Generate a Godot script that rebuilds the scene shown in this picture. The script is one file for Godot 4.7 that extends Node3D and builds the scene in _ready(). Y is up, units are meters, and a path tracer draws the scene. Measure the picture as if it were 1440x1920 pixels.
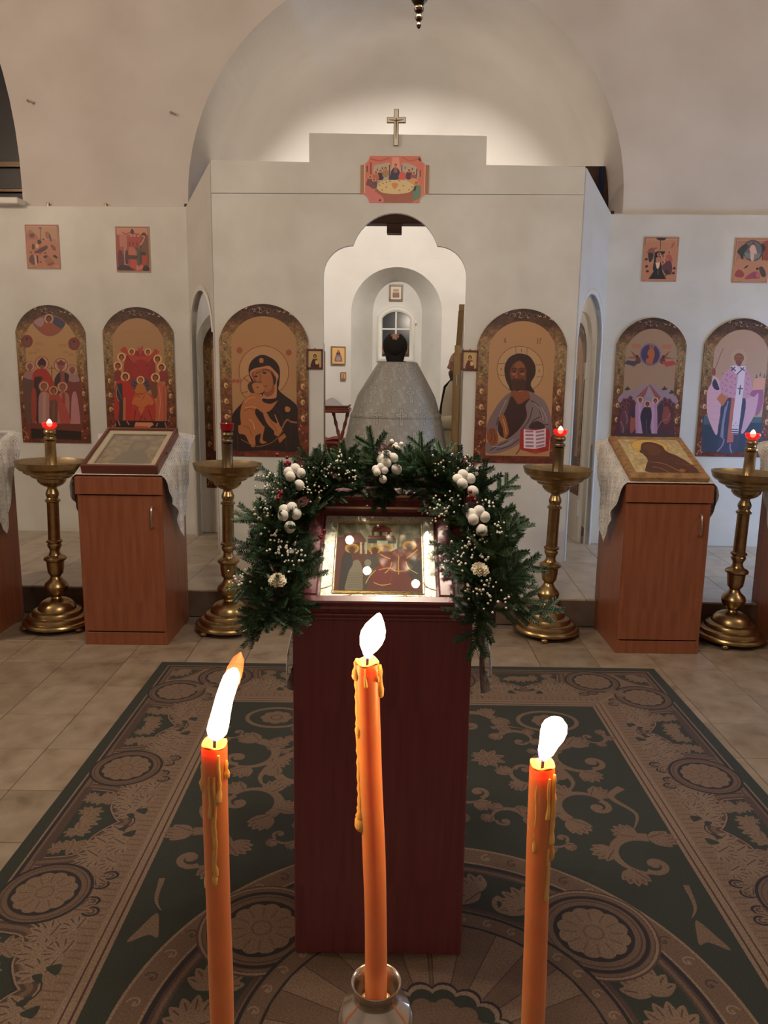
extends Node3D

const A := 0.04          # the screen of icons stands askew by this angle
var M := {}
var used := {}

func _ready():
	# ---- camera
	var cam := Camera3D.new()
	cam.name = "camera"
	cam.fov = rad_to_deg(2.0 * atan(960.0 / 1442.0))
	cam.near = 0.05
	cam.far = 60.0
	add_child(cam)
	cam.transform = Transform3D(Basis(Vector3.RIGHT, deg_to_rad(-10.3)) * Basis(Vector3.BACK, deg_to_rad(0.78)), Vector3(0, 1.6, 0))
	cam.current = true
	# ---- night outside, exposure
	var env := Environment.new()
	env.background_mode = Environment.BG_COLOR
	env.background_color = Color(0.012, 0.014, 0.02)
	env.tonemap_mode = Environment.TONE_MAPPER_LINEAR
	env.tonemap_exposure = EXPOSURE
	env.sdfgi_enabled = true
	env.ssao_enabled = true
	env.ssil_enabled = true
	var we := WorldEnvironment.new()
	we.name = "environment"
	we.environment = env
	add_child(we)
	# ---- build
	make_materials()
	build_lamps()
	build_shell()
	build_screen()
	build_icons()
	build_sanctuary()
	build_people()
	build_carpet()
	build_lecterns()
	build_candle_stands()
	build_festal_lectern()
	build_candles()

const EXPOSURE := 1.0
const CHANDELIER := 0.335
const SANCTUARY := 0.36
const COOL := 4.2
const WARM := 4.2
const FILL := 1.7
const SPOT := 4.0

# ---------------------------------------------------------------- geometry helpers
class MB:
	var st := SurfaceTool.new()
	var xf := Transform3D.IDENTITY
	var col := Color(1, 1, 1)
	var colored := false
	var grp := 1
	func _init(with_color = false):
		st.begin(Mesh.PRIMITIVE_TRIANGLES)
		colored = with_color
	func flat():
		st.set_smooth_group(0xFFFFFFFF)
	func smooth():
		grp += 1
		st.set_smooth_group(grp)
	func v(p, uv):
		if colored:
			st.set_color(col)
		st.set_uv(uv)
		st.add_vertex(xf * p)
	func tri(a, b, c, out, ua = Vector2.ZERO, ub = Vector2.ZERO, uc = Vector2.ZERO):
		if ((a - c).cross(a - b)).dot(out) < 0.0:
			v(a, ua); v(c, uc); v(b, ub)
		else:
			v(a, ua); v(b, ub); v(c, uc)
	func quad(a, b, c, d, out, ua = Vector2.ZERO, ub = Vector2.ZERO, uc = Vector2.ZERO, ud = Vector2.ZERO):
		tri(a, b, c, out, ua, ub, uc)
		tri(a, c, d, out, ua, uc, ud)
	# box with chamfered edges
	func box(c: Vector3, s: Vector3, b: float = 0.0):
		flat()
		var h := s * 0.5
		b = minf(b, minf(h.x, minf(h.y, h.z)) * 0.9)
		var ax := [Vector3.RIGHT, Vector3.UP, Vector3.BACK]
		for i in 3:
			var j := (i + 1) % 3
			var k := (i + 2) % 3
			for si in [-1.0, 1.0]:
				var o: Vector3 = ax[i] * si
				var p: Vector3 = c + o * h[i]
				var dj: Vector3 = ax[j] * (h[j] - b)
				var dk: Vector3 = ax[k] * (h[k] - b)
				quad(p - dj - dk, p + dj - dk, p + dj + dk, p - dj + dk, o)
				if b > 0.0:
					for sj in [-1.0, 1.0]:
						var oj: Vector3 = ax[j] * sj
						var a1: Vector3 = c + o * h[i] + oj * (h[j] - b)
						var a2: Vector3 = c + o * (h[i] - b) + oj * h[j]
						quad(a1 - dk, a1 + dk, a2 + dk, a2 - dk, o + oj)
						if i == 0:
							for sk in [-1.0, 1.0]:
								var ok: Vector3 = ax[k] * sk
								tri(c + o * h[0] + oj * (h[1] - b) + ok * (h[2] - b), c + o * (h[0] - b) + oj * h[1] + ok * (h[2] - b), c + o * (h[0] - b) + oj * (h[1] - b) + ok * h[2], o + oj + ok)
	# profile: Vector2(radius, height) from one end to the other
	func lathe(prof: Array, n: int = 32, sharp: float = 0.6, flute: float = 0.0, flutes: int = 0):
		smooth()
		for i in prof.size() - 1:
			var p: Vector2 = prof[i]
			var q: Vector2 = prof[i + 1]
			if p.distance_to(q) < 1e-6:
				continue
			if i > 0:
				var d0: Vector2 = (p - prof[i - 1]).normalized()
				var d1: Vector2 = (q - p).normalized()
				if absf(d0.angle_to(d1)) > sharp:
					smooth()
			var e: Vector2 = (q - p).normalized()
			var nr := Vector2(e.y, -e.x)
			for k in n:
				var a0 := TAU * k / n
				var a1 := TAU * (k + 1) / n
				var m0 := 1.0 + flute * absf(sin(a0 * flutes * 0.5))
				var m1 := 1.0 + flute * absf(sin(a1 * flutes * 0.5))
				var c0 := Vector3(cos(a0), 0, sin(a0))
				var c1 := Vector3(cos(a1), 0, sin(a1))
				var out := (c0 + c1) * 0.5 * nr.x + Vector3(0, nr.y, 0)
				var A0 := c0 * p.x * m0 + Vector3(0, p.y, 0)
				var B0 := c1 * p.x * m1 + Vector3(0, p.y, 0)
				var C0 := c1 * q.x * m1 + Vector3(0, q.y, 0)
				var D0 := c0 * q.x * m0 + Vector3(0, q.y, 0)
				if p.x < 1e-5:
					tri(A0, C0, D0, out)
				elif q.x < 1e-5:
					tri(A0, B0, C0, out)
				else:
					quad(A0, B0, C0, D0, out)
	func tube(path: Array, radii, n: int = 8, caps: bool = true):
		smooth()
		var m := path.size()
		var fr := []
		var t0: Vector3 = (path[1] - path[0]).normalized()
		var u := t0.cross(Vector3.UP)
		if u.length() < 0.1:
			u = t0.cross(Vector3.RIGHT)
		u = u.normalized()
		for i in m:
			var t: Vector3 = (path[mini(i + 1, m - 1)] - path[maxi(i - 1, 0)]).normalized()
			u = (u - t * u.dot(t)).normalized()
			fr.append([u, t.cross(u)])
		for i in m - 1:
			for k in n:
				var pts := []
				var outs := Vector3.ZERO
				for e in [[i, k], [i, k + 1], [i + 1, k + 1], [i + 1, k]]:
					var a: float = TAU * e[1] / n
					var r: float = radii[e[0]] if radii is Array else radii
					var dir: Vector3 = fr[e[0]][0] * cos(a) + fr[e[0]][1] * sin(a)
					outs += dir
					pts.append(path[e[0]] + dir * r)
				quad(pts[0], pts[1], pts[2], pts[3], outs)
		if caps:
			for e in [0, m - 1]:
				smooth()
				var r: float = radii[e] if radii is Array else radii
				var o: Vector3 = (path[e] - path[1 if e == 0 else m - 2]).normalized()
				for k in n:
					var a0 := TAU * k / n
					var a1 := TAU * (k + 1) / n
					tri(path[e], path[e] + (fr[e][0] * cos(a0) + fr[e][1] * sin(a0)) * r, path[e] + (fr[e][0] * cos(a1) + fr[e][1] * sin(a1)) * r, o)
	func ball(c: Vector3, r: Vector3, n: int = 12, m: int = 8):
		smooth()
		for i in m:
			for k in n:
				var pts := []
				for e in [[i, k], [i, k + 1], [i + 1, k + 1], [i + 1, k]]:
					var th: float = PI * e[0] / m
					var ph: float = TAU * e[1] / n
					pts.append(Vector3(sin(th) * cos(ph), cos(th), sin(th) * sin(ph)))
				var out: Vector3 = pts[0] + pts[1] + pts[2] + pts[3]
				if i == 0:
					tri(c + pts[0] * r, c + pts[2] * r, c + pts[3] * r, out)
				elif i == m - 1:
					tri(c + pts[0] * r, c + pts[1] * r, c + pts[2] * r, out)
				else:
					quad(c + pts[0] * r, c + pts[1] * r, c + pts[2] * r, c + pts[3] * r, out)
	# polygon in x, y pushed from z0 to z1; uv of the faces spans the rectangle r
	func prism(poly: PackedVector2Array, z0: float, z1: float, r: Rect2 = Rect2(0, 0, 1, 1), round_sides: bool = false):
		flat()
		var ids := Geometry2D.triangulate_polygon(poly)
		for s in [[z1, 1.0], [z0, -1.0]]:
			for i in range(0, ids.size(), 3):
				var p := [poly[ids[i]], poly[ids[i + 1]], poly[ids[i + 2]]]
				var uv := []
				for q in p:
					uv.append(Vector2((q.x - r.position.x) / r.size.x, 1.0 - (q.y - r.position.y) / r.size.y))
				tri(Vector3(p[0].x, p[0].y, s[0]), Vector3(p[1].x, p[1].y, s[0]), Vector3(p[2].x, p[2].y, s[0]), Vector3(0, 0, s[1]), uv[0], uv[1], uv[2])
		if round_sides:
			smooth()
		var ccw := Geometry2D.is_polygon_clockwise(poly)
		for i in poly.size():
			var a := poly[i]
			var b := poly[(i + 1) % poly.size()]
			var e := b - a
			var o := Vector3(e.y, -e.x, 0) * (-1.0 if ccw else 1.0)
			quad(Vector3(a.x, a.y, z0), Vector3(b.x, b.y, z0), Vector3(b.x, b.y, z1), Vector3(a.x, a.y, z1), o)
	# grid of points pts[i][j], uvs the same shape or none
	func grid(pts: Array, out_from: Vector3, uvs: Array = [], inward: bool = false):
		smooth()
		for i in pts.size() - 1:
			for j in pts[i].size() - 1:
				var a: Vector3 = pts[i][j]
				var b: Vector3 = pts[i + 1][j]
				var c: Vector3 = pts[i + 1][j + 1]
				var d: Vector3 = pts[i][j + 1]
				var o: Vector3 = (a + b + c + d) * 0.25 - out_from
				if inward:
					o = -o
				if uvs.is_empty():
					quad(a, b, c, d, o)
				else:
					quad(a, b, c, d, o, uvs[i][j], uvs[i + 1][j], uvs[i + 1][j + 1], uvs[i][j + 1])
	func done(mat: Material) -> ArrayMesh:
		st.generate_normals()
		st.index()
		var me := st.commit()
		me.surface_set_material(0, mat)
		return me

func numbered(called: String) -> String:
	used[called] = used.get(called, -1) + 1
	return called if used[called] == 0 else "%s_%03d" % [called, used[called]]

func tag(o, label, category, group = "", kind = ""):
	if label != "":
		o.set_meta("label", label)
	if category != "":
		o.set_meta("category", category)
	if group != "":
		o.set_meta("group", group)
	if kind != "":
		o.set_meta("kind", kind)
	return o

func thing(called, label, category, at = Vector3.ZERO, group = ""):
	var o := Node3D.new()
	o.name = numbered(called)
	add_child(o)
	o.position = at
	return tag(o, label, category, group)

func part(parent, called, me, mat = null, label = ""):
	var o := MeshInstance3D.new()
	o.name = called
	o.mesh = me.done(mat) if me is MB else me
	parent.add_child(o, true)
	if label != "":
		o.set_meta("label", label)
	return o

func single(called, me, mat, label, category, at = Vector3.ZERO, group = ""):
	var o := MeshInstance3D.new()
	o.name = numbered(called)
	o.mesh = me.done(mat) if me is MB else me
	add_child(o)
	o.position = at
	return tag(o, label, category, group)

func struct(called, me, mat):
	var o := MeshInstance3D.new()
	o.name = called
	o.mesh = me.done(mat)
	add_child(o)
	o.set_meta("kind", "structure")
	return o

func struct_node(called):
	var o := Node3D.new()
	o.name = called
	add_child(o)
	o.set_meta("kind", "structure")
	return o

# the screen of icons stands a little askew to the carpet: x along it, d away from the camera
func wf(o, x = 0.0, y = 0.0, d = 0.0, turn = 0.0):
	o.transform = Transform3D(Basis(Vector3.UP, -A), Vector3.ZERO) * Transform3D(Basis(Vector3.UP, turn), Vector3(x, y, -d))
	return o

func copy_of(o, label = "", group = ""):
	var c = o.duplicate()
	c.name = numbered(String(o.name).rstrip("0123456789").trim_suffix("_"))
	add_child(c)
	if label != "":
		c.set_meta("label", label)
	if group != "":
		c.set_meta("group", group)
	return c

func arch_poly(x0, x1, y0, shoulder, top, n = 24) -> PackedVector2Array:
	var w: float = (x1 - x0) * 0.5
	var s: float = top - shoulder
	var r: float = (w * w + s * s) / (2.0 * s)
	var cx: float = (x0 + x1) * 0.5
	var cy: float = top - r
	var half := asin(clampf(w / r, -1, 1))
	if cy > shoulder:
		half = PI - half
	var p := PackedVector2Array([Vector2(x0, y0), Vector2(x1, y0)])
	for i in n + 1:
		var a: float = lerpf(half, -half, float(i) / n)
		p.append(Vector2(cx + r * sin(a), cy + r * cos(a)))
	return p

func omni(parent, at, color, energy, size = 0.03, called = "light"):
	var l := OmniLight3D.new()
	l.name = called
	l.light_color = color
	l.light_energy = energy
	l.light_size = size
	l.omni_range = 30.0
	l.omni_attenuation = 2.0
	l.shadow_enabled = true
	parent.add_child(l, true)
	l.position = at
	return l

# ---------------------------------------------------------------- flat print: fills outlines into an image
class Painter:
	var im: Image
	var w: int
	var h: int
	var box := []        # left x at y0 and y1, right x at y0 and y1, y0, y1 of the sheet the coordinates were read from
	var gain := 1.0
	func _init(image: Image, frame: Array = []):
		im = image
		w = im.get_width()
		h = im.get_height()
		for q in frame:
			box.append(float(q))
	func at(xx, yy) -> Vector2:
		var x := float(xx)
		var y := float(yy)
		if box.is_empty():
			return Vector2(x, y)
		var t: float = (y - box[4]) / (box[5] - box[4])
		var l: float = lerpf(box[0], box[1], t)
		var r: float = lerpf(box[2], box[3], t)
		return Vector2((x - l) / (r - l) * w, t * h)
	func ink(c) -> Color:    # a printed colour read off the photograph, brought back to the sheet's own colour
		if c is Color:
			return c
		var k := Color(c[0] / 255.0, c[1] / 255.0, c[2] / 255.0).srgb_to_linear()
		return Color(minf(k.r * gain * 0.92, 0.9), minf(k.g * gain, 0.9), minf(k.b * gain, 0.9)).linear_to_srgb()
	func fill(pts: PackedVector2Array, col: Color):
		var lo := INF
		var hi := -INF
		for p in pts:
			lo = minf(lo, p.y)
			hi = maxf(hi, p.y)
		var n := pts.size()
		for y in range(maxi(0, int(lo)), mini(h - 1, int(hi)) + 1):
			var yy := y + 0.5
			var xs := []
			for i in n:
				var a := pts[i]
				var b := pts[(i + 1) % n]
				if (a.y <= yy) != (b.y <= yy):
					xs.append(a.x + (yy - a.y) / (b.y - a.y) * (b.x - a.x))
			xs.sort()
			for i in range(0, xs.size() - 1, 2):
				var x0 := maxi(0, int(round(xs[i])))
				var x1 := mini(w, int(round(xs[i + 1])))
				if x1 > x0:
					im.fill_rect(Rect2i(x0, y, x1 - x0, 1), col)
	func spline(pts: Array, closed: bool) -> PackedVector2Array:
		var out := PackedVector2Array()
		var n := pts.size()
		for i in (n if closed else n - 1):
			var p0: Vector2 = pts[(i - 1 + n) % n] if closed or i > 0 else pts[0]
			var p1: Vector2 = pts[i]
			var p2: Vector2 = pts[(i + 1) % n]
			var p3: Vector2 = pts[(i + 2) % n] if closed or i + 2 < n else pts[n - 1]
			for k in 5:
				out.append(p1.cubic_interpolate(p2, p0, p3, k / 5.0))
		if not closed:
			out.append(pts[n - 1])
		return out
	func pairs(a: Array) -> Array:
		var o := []
		for i in range(0, a.size(), 2):
			o.append(at(a[i], a[i + 1]))
		return o
	func blob(a: Array, c):
		fill(spline(pairs(a), true), ink(c))
	func poly(a: Array, c):
		fill(PackedVector2Array(pairs(a)), ink(c))
	func rect(x0, y0, x1, y1, c):
		poly([x0, y0, x1, y0, x1, y1, x0, y1], c)
	func oval(x, y, rx, ry, c):
		var p := PackedVector2Array()
		var big := at(x + rx, y).distance_to(at(x, y))
		var n := clampi(int(sqrt(absf(big)) * 6.0), 20, 200)
		for k in n:
			p.append(at(x + cos(TAU * k / n) * rx, y + sin(TAU * k / n) * ry))
		fill(p, ink(c))
	func ring(x, y, rx, ry, wd, c):
		var p := []
		for k in 33:
			p.append_array([x + cos(TAU * k / 32) * rx, y + sin(TAU * k / 32) * ry])
		line(p, wd, c)
	func line(a: Array, wd: float, c, taper: bool = false):
		var s := spline(pairs(a), false)
		var k: float = wd * (1.0 if box.is_empty() else w / (box[2] - box[0])) * 0.5
		var l := PackedVector2Array()
		var r := PackedVector2Array()
		for i in s.size():
			var d := (s[mini(i + 1, s.size() - 1)] - s[maxi(i - 1, 0)]).normalized()
			var t := float(i) / (s.size() - 1)
			var q: float = k * ((1.0 - t) * 0.9 + 0.1 if taper else 1.0)
			l.append(s[i] + Vector2(-d.y, d.x) * q)
			r.append(s[i] - Vector2(-d.y, d.x) * q)
		var col := ink(c)
		for i in l.size() - 1:
			fill(PackedVector2Array([l[i], l[i + 1], r[i + 1], r[i]]), col)
	func seg(a: Array, wd: float, c):     # straight strokes
		for i in range(0, a.size() - 2, 2):
			line([a[i], a[i + 1], (a[i] + a[i + 2]) * 0.5, (a[i + 1] + a[i + 3]) * 0.5, a[i + 2], a[i + 3]], wd, c)
	# a haloed head: halo, hair, face
	func head(x, y, r, halo, hair, face, rim = null):
		oval(x, y, r, r, halo)
		if rim != null:
			ring(x, y, r, r, r * 0.12, rim)
		oval(x, y, r * 0.62, r * 0.70, hair)
		oval(x, y + r * 0.14, r * 0.40, r * 0.52, face)
		rect(x - r * 0.2, y + r * 0.5, x + r * 0.2, y + r * 0.95, face)
	func script_lines(x0, y0, x1, rows, dy, c, seed_ = 1):   # rows of small written strokes
		var g := RandomNumberGenerator.new()
		g.seed = seed_
		for k in rows:
			var x: float = x0
			while x < x1:
				var q := g.randf_range(4, 9)
				line([x, y0 + k * dy, x + q * 0.5, y0 + k * dy + dy * 0.25, x + q * 0.4, y0 + k * dy + dy * 0.55], 3.0, c)
				x += q + 3.0

# ---------------------------------------------------------------- materials
func mat(color: Color, rough = 0.6, metal = 0.0) -> StandardMaterial3D:
	var m := StandardMaterial3D.new()
	m.albedo_color = color
	m.roughness = rough
	m.metallic = metal
	return m

func lin3(r, g, b) -> Color:   # a real-world base colour given as linear values
	return Color(r, g, b).linear_to_srgb()

func noise_image(w, h, freq, seed_, octaves = 4, type = FastNoiseLite.TYPE_SIMPLEX_SMOOTH) -> Image:
	var n := FastNoiseLite.new()
	n.seed = seed_
	n.frequency = freq
	n.noise_type = type
	n.fractal_octaves = octaves
	return n.get_seamless_image(w, h)

# colours blended by noise, stretched along y by sy
func noise_tex(w, h, freq, seed_, ramp: Array, sx = 1.0, sy = 1.0, octaves = 4) -> ImageTexture:
	var src := noise_image(maxi(16, int(w * sx)), maxi(16, int(h * sy)), freq, seed_, octaves)
	src.resize(w, h, Image.INTERPOLATE_CUBIC)
	var g := Gradient.new()
	g.offsets = PackedFloat32Array()
	g.colors = PackedColorArray()
	var lut := []
	for i in 256:
		var t: float = i / 255.0 * (ramp.size() - 1)
		var k := mini(int(t), ramp.size() - 2)
		lut.append(ramp[k].lerp(ramp[k + 1], t - k))
	var im := Image.create(w, h, false, Image.FORMAT_RGB8)
	var data := src.get_data()
	for y in h:
		for x in w:
			im.set_pixel(x, y, lut[data[y * w + x]])
	return ImageTexture.create_from_image(im)

func bump_tex(w, h, freq, seed_, strength, octaves = 4) -> ImageTexture:
	var im := noise_image(w, h, freq, seed_, octaves)
	im.convert(Image.FORMAT_RGB8)
	im.bump_map_to_normal_map(strength)
	return ImageTexture.create_from_image(im)

func tri_tex(m: StandardMaterial3D, tex, scale: Vector3, world = false, normal = null, nscale = 0.5):
	m.albedo_texture = tex
	m.uv1_triplanar = true
	m.uv1_world_triplanar = world
	m.uv1_scale = scale
	if normal:
		m.normal_enabled = true
		m.normal_texture = normal
		m.normal_scale = nscale
	return m

func make_materials():
	var wall_n := bump_tex(256, 256, 0.02, 5, 2.0)
	var fine_n := bump_tex(256, 256, 0.12, 8, 3.0)
	var blot := noise_tex(256, 256, 0.012, 3, [Color(0.93, 0.92, 0.91), Color(1, 1, 1)])
	M.plaster = tri_tex(mat(lin3(0.74, 0.708, 0.675), 0.85), blot, Vector3(0.35, 0.35, 0.35), true, wall_n, 0.12)
	M.screen = tri_tex(mat(lin3(0.745, 0.755, 0.715), 0.42), blot, Vector3(0.6, 0.6, 0.6), true, wall_n, 0.10)
	M.white_paint = mat(lin3(0.78, 0.76, 0.70), 0.4)
	M.niche = tri_tex(mat(lin3(0.76, 0.745, 0.71), 0.8), blot, Vector3(0.5, 0.5, 0.5), true, wall_n, 0.12)
	var stone := noise_tex(512, 512, 0.012, 21, [lin3(0.185, 0.138, 0.097), lin3(0.285, 0.223, 0.163), lin3(0.33, 0.265, 0.20), lin3(0.375, 0.313, 0.245)], 1.0, 1.0, 6)
	for k in 4:
		var s: float = [1.0, 0.94, 1.04, 0.98][k]
		var tm := mat(Color(s, s * 0.995, s * 0.98).clamp(), 0.34 + 0.02 * k)
		tri_tex(tm, stone, Vector3(0.9, 0.9, 0.9), true, fine_n, 0.08)
		tm.uv1_offset = Vector3(0.37 * k, 0.1 * k, 0.61 * k)
		M["tile%d" % k] = tm
	var stone2 := noise_tex(512, 512, 0.012, 22, [lin3(0.36, 0.30, 0.225), lin3(0.48, 0.41, 0.32), lin3(0.53, 0.465, 0.37)], 1.0, 1.0, 6)
	for k in 2:
		var pm := mat(Color(1, 1, 1) if k == 0 else Color(0.95, 0.95, 0.94), 0.34)
		tri_tex(pm, stone2, Vector3(0.9, 0.9, 0.9), true, fine_n, 0.08)
		M["pale_tile%d" % k] = pm
	M.grout = mat(lin3(0.18, 0.145, 0.115), 0.9)
	M.riser = tri_tex(mat(Color(1, 1, 1), 0.6), noise_tex(256, 256, 0.02, 9, [lin3(0.10, 0.066, 0.046), lin3(0.155, 0.105, 0.076)]), Vector3(1, 1, 1), true)
	# beech-coloured laminate of the cabinets, grain upright
	var grain := noise_tex(512, 512, 0.03, 33, [lin3(0.205, 0.062, 0.027), lin3(0.255, 0.082, 0.037), lin3(0.29, 0.10, 0.047)], 1.0, 0.08, 4)
	M.cabinet = tri_tex(mat(Color(1, 1, 1), 0.38), grain, Vector3(1.6, 1.6, 1.6))
	M.cabinet_dark = mat(lin3(0.05, 0.016, 0.008), 0.7)
	var dark_grain := noise_tex(512, 512, 0.03, 37, [lin3(0.155, 0.036, 0.043), lin3(0.195, 0.047, 0.056), lin3(0.215, 0.054, 0.064)], 1.0, 0.06, 4)
	M.mahogany = tri_tex(mat(Color(1, 1, 1), 0.27), dark_grain, Vector3(2, 2, 2))
	M.mahogany.clearcoat_enabled = true
	M.mahogany.clearcoat = 0.4
	M.mahogany.clearcoat_roughness = 0.15
	var case_grain := noise_tex(256, 256, 0.03, 39, [lin3(0.105, 0.026, 0.017), lin3(0.16, 0.042, 0.026)], 0.06, 1.0, 4)
	M.case_wood = tri_tex(mat(Color(1, 1, 1), 0.3), case_grain, Vector3(2, 2, 2))
	M.beam = tri_tex(mat(Color(1, 1, 1), 0.6), noise_tex(256, 256, 0.03, 41, [lin3(0.035, 0.012, 0.006), lin3(0.085, 0.032, 0.014)], 0.06, 1.0), Vector3(1, 1, 1))
	M.stand_wood = tri_tex(mat(Color(1, 1, 1), 0.4), noise_tex(256, 256, 0.03, 43, [lin3(0.20, 0.046, 0.022), lin3(0.29, 0.075, 0.035)], 1.0, 0.06), Vector3(3, 3, 3))
	M.brass = tri_tex(mat(Color(1, 1, 1), 0.3, 1.0), noise_tex(256, 256, 0.03, 51, [lin3(0.28, 0.19, 0.088), lin3(0.39, 0.275, 0.133), lin3(0.46, 0.335, 0.168)]), Vector3(3, 3, 3))
	M.dark_brass = mat(lin3(0.22, 0.155, 0.08), 0.35, 1.0)
	M.tray = tri_tex(mat(Color(1, 1, 1), 0.42, 1.0), noise_tex(256, 256, 0.03, 52, [lin3(0.34, 0.26, 0.15), lin3(0.48, 0.38, 0.23)]), Vector3(3, 3, 3))
	M.gold = mat(lin3(0.83, 0.57, 0.18), 0.22, 1.0)
	M.gold_paint = tri_tex(mat(Color(1, 1, 1), 0.45, 0.35), noise_tex(256, 256, 0.03, 55, [lin3(0.20, 0.125, 0.050), lin3(0.30, 0.195, 0.083)], 1.0, 0.1), Vector3(2, 2, 2))
	M.bronze_lamp = mat(lin3(0.10, 0.072, 0.048), 0.3, 1.0)
	M.steel = mat(lin3(0.55, 0.52, 0.48), 0.3, 1.0)
	M.black = mat(lin3(0.012, 0.011, 0.010), 0.7)
	M.red_glass = mat(lin3(0.55, 0.008, 0.012), 0.06)
	M.red_glass.transparency = BaseMaterial3D.TRANSPARENCY_ALPHA
	M.red_glass.albedo_color.a = 0.55
	M.red_glass_dull = mat(lin3(0.24, 0.006, 0.010), 0.12)
	M.lamp_flame = mat(Color(1, 0.75, 0.5), 0.5)
	M.lamp_flame.emission_enabled = true
	M.lamp_flame.emission = Color(1.0, 0.80, 0.62)
	M.lamp_flame.emission_energy_multiplier = 3.0
	M.pane = mat(Color(0.75, 0.8, 0.85, 0.14), 0.03)
	M.pane.transparency = BaseMaterial3D.TRANSPARENCY_ALPHA
	M.clear_glass = mat(Color(0.9, 0.9, 0.88, 0.01), 0.0)
	M.clear_glass.metallic_specular = 1.0
	M.clear_glass.transparency = BaseMaterial3D.TRANSPARENCY_ALPHA
	M.night = mat(lin3(0.035, 0.042, 0.055), 0.12)
	M.dark_void = mat(lin3(0.006, 0.006, 0.007), 0.4)
	M.skin = mat(lin3(0.44, 0.235, 0.16), 0.55)
	M.skin.subsurf_scatter_enabled = true
	M.skin.subsurf_scatter_strength = 0.15
	M.hair = mat(lin3(0.007, 0.005, 0.004), 0.85)
	M.grey_hair = mat(lin3(0.10, 0.08, 0.065), 0.6)
	M.cassock = mat(lin3(0.012, 0.011, 0.012), 0.8)
	M.cream_cloth = tri_tex(mat(Color(1, 1, 1), 0.75), noise_tex(256, 256, 0.05, 61, [lin3(0.50, 0.43, 0.30), lin3(0.62, 0.55, 0.41)]), Vector3(3, 3, 3))
	M.pattern_cloth = brocade_material()
	M.vestment = vestment_material()
	M.paper = mat(lin3(0.78, 0.77, 0.72), 0.8)
	M.red_cloth = mat(lin3(0.19, 0.014, 0.012), 0.8)
	M.blue_cloth = mat(lin3(0.015, 0.02, 0.07), 0.8)
	M.needle = tri_tex(mat(Color(1, 1, 1), 0.5), noise_tex(128, 128, 0.05, 71, [lin3(0.014, 0.038, 0.018), lin3(0.034, 0.075, 0.034), lin3(0.055, 0.105, 0.05)]), Vector3(9, 9, 9), true)
	M.needle_light = tri_tex(mat(Color(1, 1, 1), 0.5), noise_tex(128, 128, 0.05, 72, [lin3(0.035, 0.07, 0.03), lin3(0.075, 0.13, 0.055)]), Vector3(9, 9, 9), true)
	M.twig = mat(lin3(0.045, 0.028, 0.016), 0.8)
	M.cotton = tri_tex(mat(lin3(0.70, 0.68, 0.635), 0.9), blot, Vector3(20, 20, 20), false, fine_n, 0.5)
	M.cotton.rim_enabled = true
	M.cotton.rim = 0.4
	M.husk = mat(lin3(0.16, 0.055, 0.03), 0.8)
	M.petal = mat(lin3(0.80, 0.74, 0.58), 0.7)
	M.petal.backlight_enabled = true
	M.petal.backlight = Color(0.3, 0.28, 0.2)
	M.white_bud = mat(lin3(0.78, 0.74, 0.66), 0.7)
	M.tan_bud = mat(lin3(0.58, 0.47, 0.33), 0.7)
	M.red_berry = mat(lin3(0.21, 0.008, 0.016), 0.25)
	M.dark_red_leaf = mat(lin3(0.06, 0.008, 0.008), 0.5)
	# beeswax
	M.wax = tri_tex(mat(Color(1, 1, 1), 0.42), noise_tex(128, 256, 0.03, 81, [lin3(0.64, 0.28, 0.105), lin3(0.70, 0.315, 0.125)]), Vector3(6, 3, 6))
	M.wax.subsurf_scatter_enabled = true
	M.wax.subsurf_scatter_strength = 0.9
	M.drip_wax = mat(lin3(0.82, 0.47, 0.14), 0.4)
	M.drip_wax.subsurf_scatter_enabled = true
	M.drip_wax.subsurf_scatter_strength = 0.15
	M.wick = mat(lin3(0.01, 0.009, 0.009), 0.9)
	M.flame = mat(Color(1, 0.85, 0.6), 0.5)
	M.flame.emission_enabled = true
	M.flame.emission = Color(1.0, 0.90, 0.74)
	M.flame.emission_energy_multiplier = 6.0
	M.flame_tip = mat(Color(1, 0.5, 0.3, 0.28), 0.5)
	M.flame_tip.transparency = BaseMaterial3D.TRANSPARENCY_ALPHA
	M.flame_tip.emission_enabled = true
	M.flame_tip.emission = Color(1.0, 0.36, 0.22)
	M.flame_tip.emission_energy_multiplier = 0.55
	M.flame_root = mat(Color(0.35, 0.35, 0.9, 0.55), 0.5)
	M.flame_root.transparency = BaseMaterial3D.TRANSPARENCY_ALPHA
	M.flame_root.emission_enabled = true
	M.flame_root.emission = Color(0.35, 0.38, 0.95)
	M.flame_root.emission_energy_multiplier = 0.7
	M.bulb = mat(Color(1, 0.93, 0.8), 0.4)
	M.bulb.emission_enabled = true
	M.bulb.emission = Color(1.0, 0.94, 0.84)
	M.bulb.emission_energy_multiplier = 40.0
	M.white_globe = mat(Color(1, 0.97, 0.9), 0.4)
	M.white_globe.emission_enabled = true
	M.white_globe.emission = Color(1.0, 0.94, 0.84)
	M.white_globe.emission_energy_multiplier = 4.0
	M.silver_gilt = silver_material()

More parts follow.
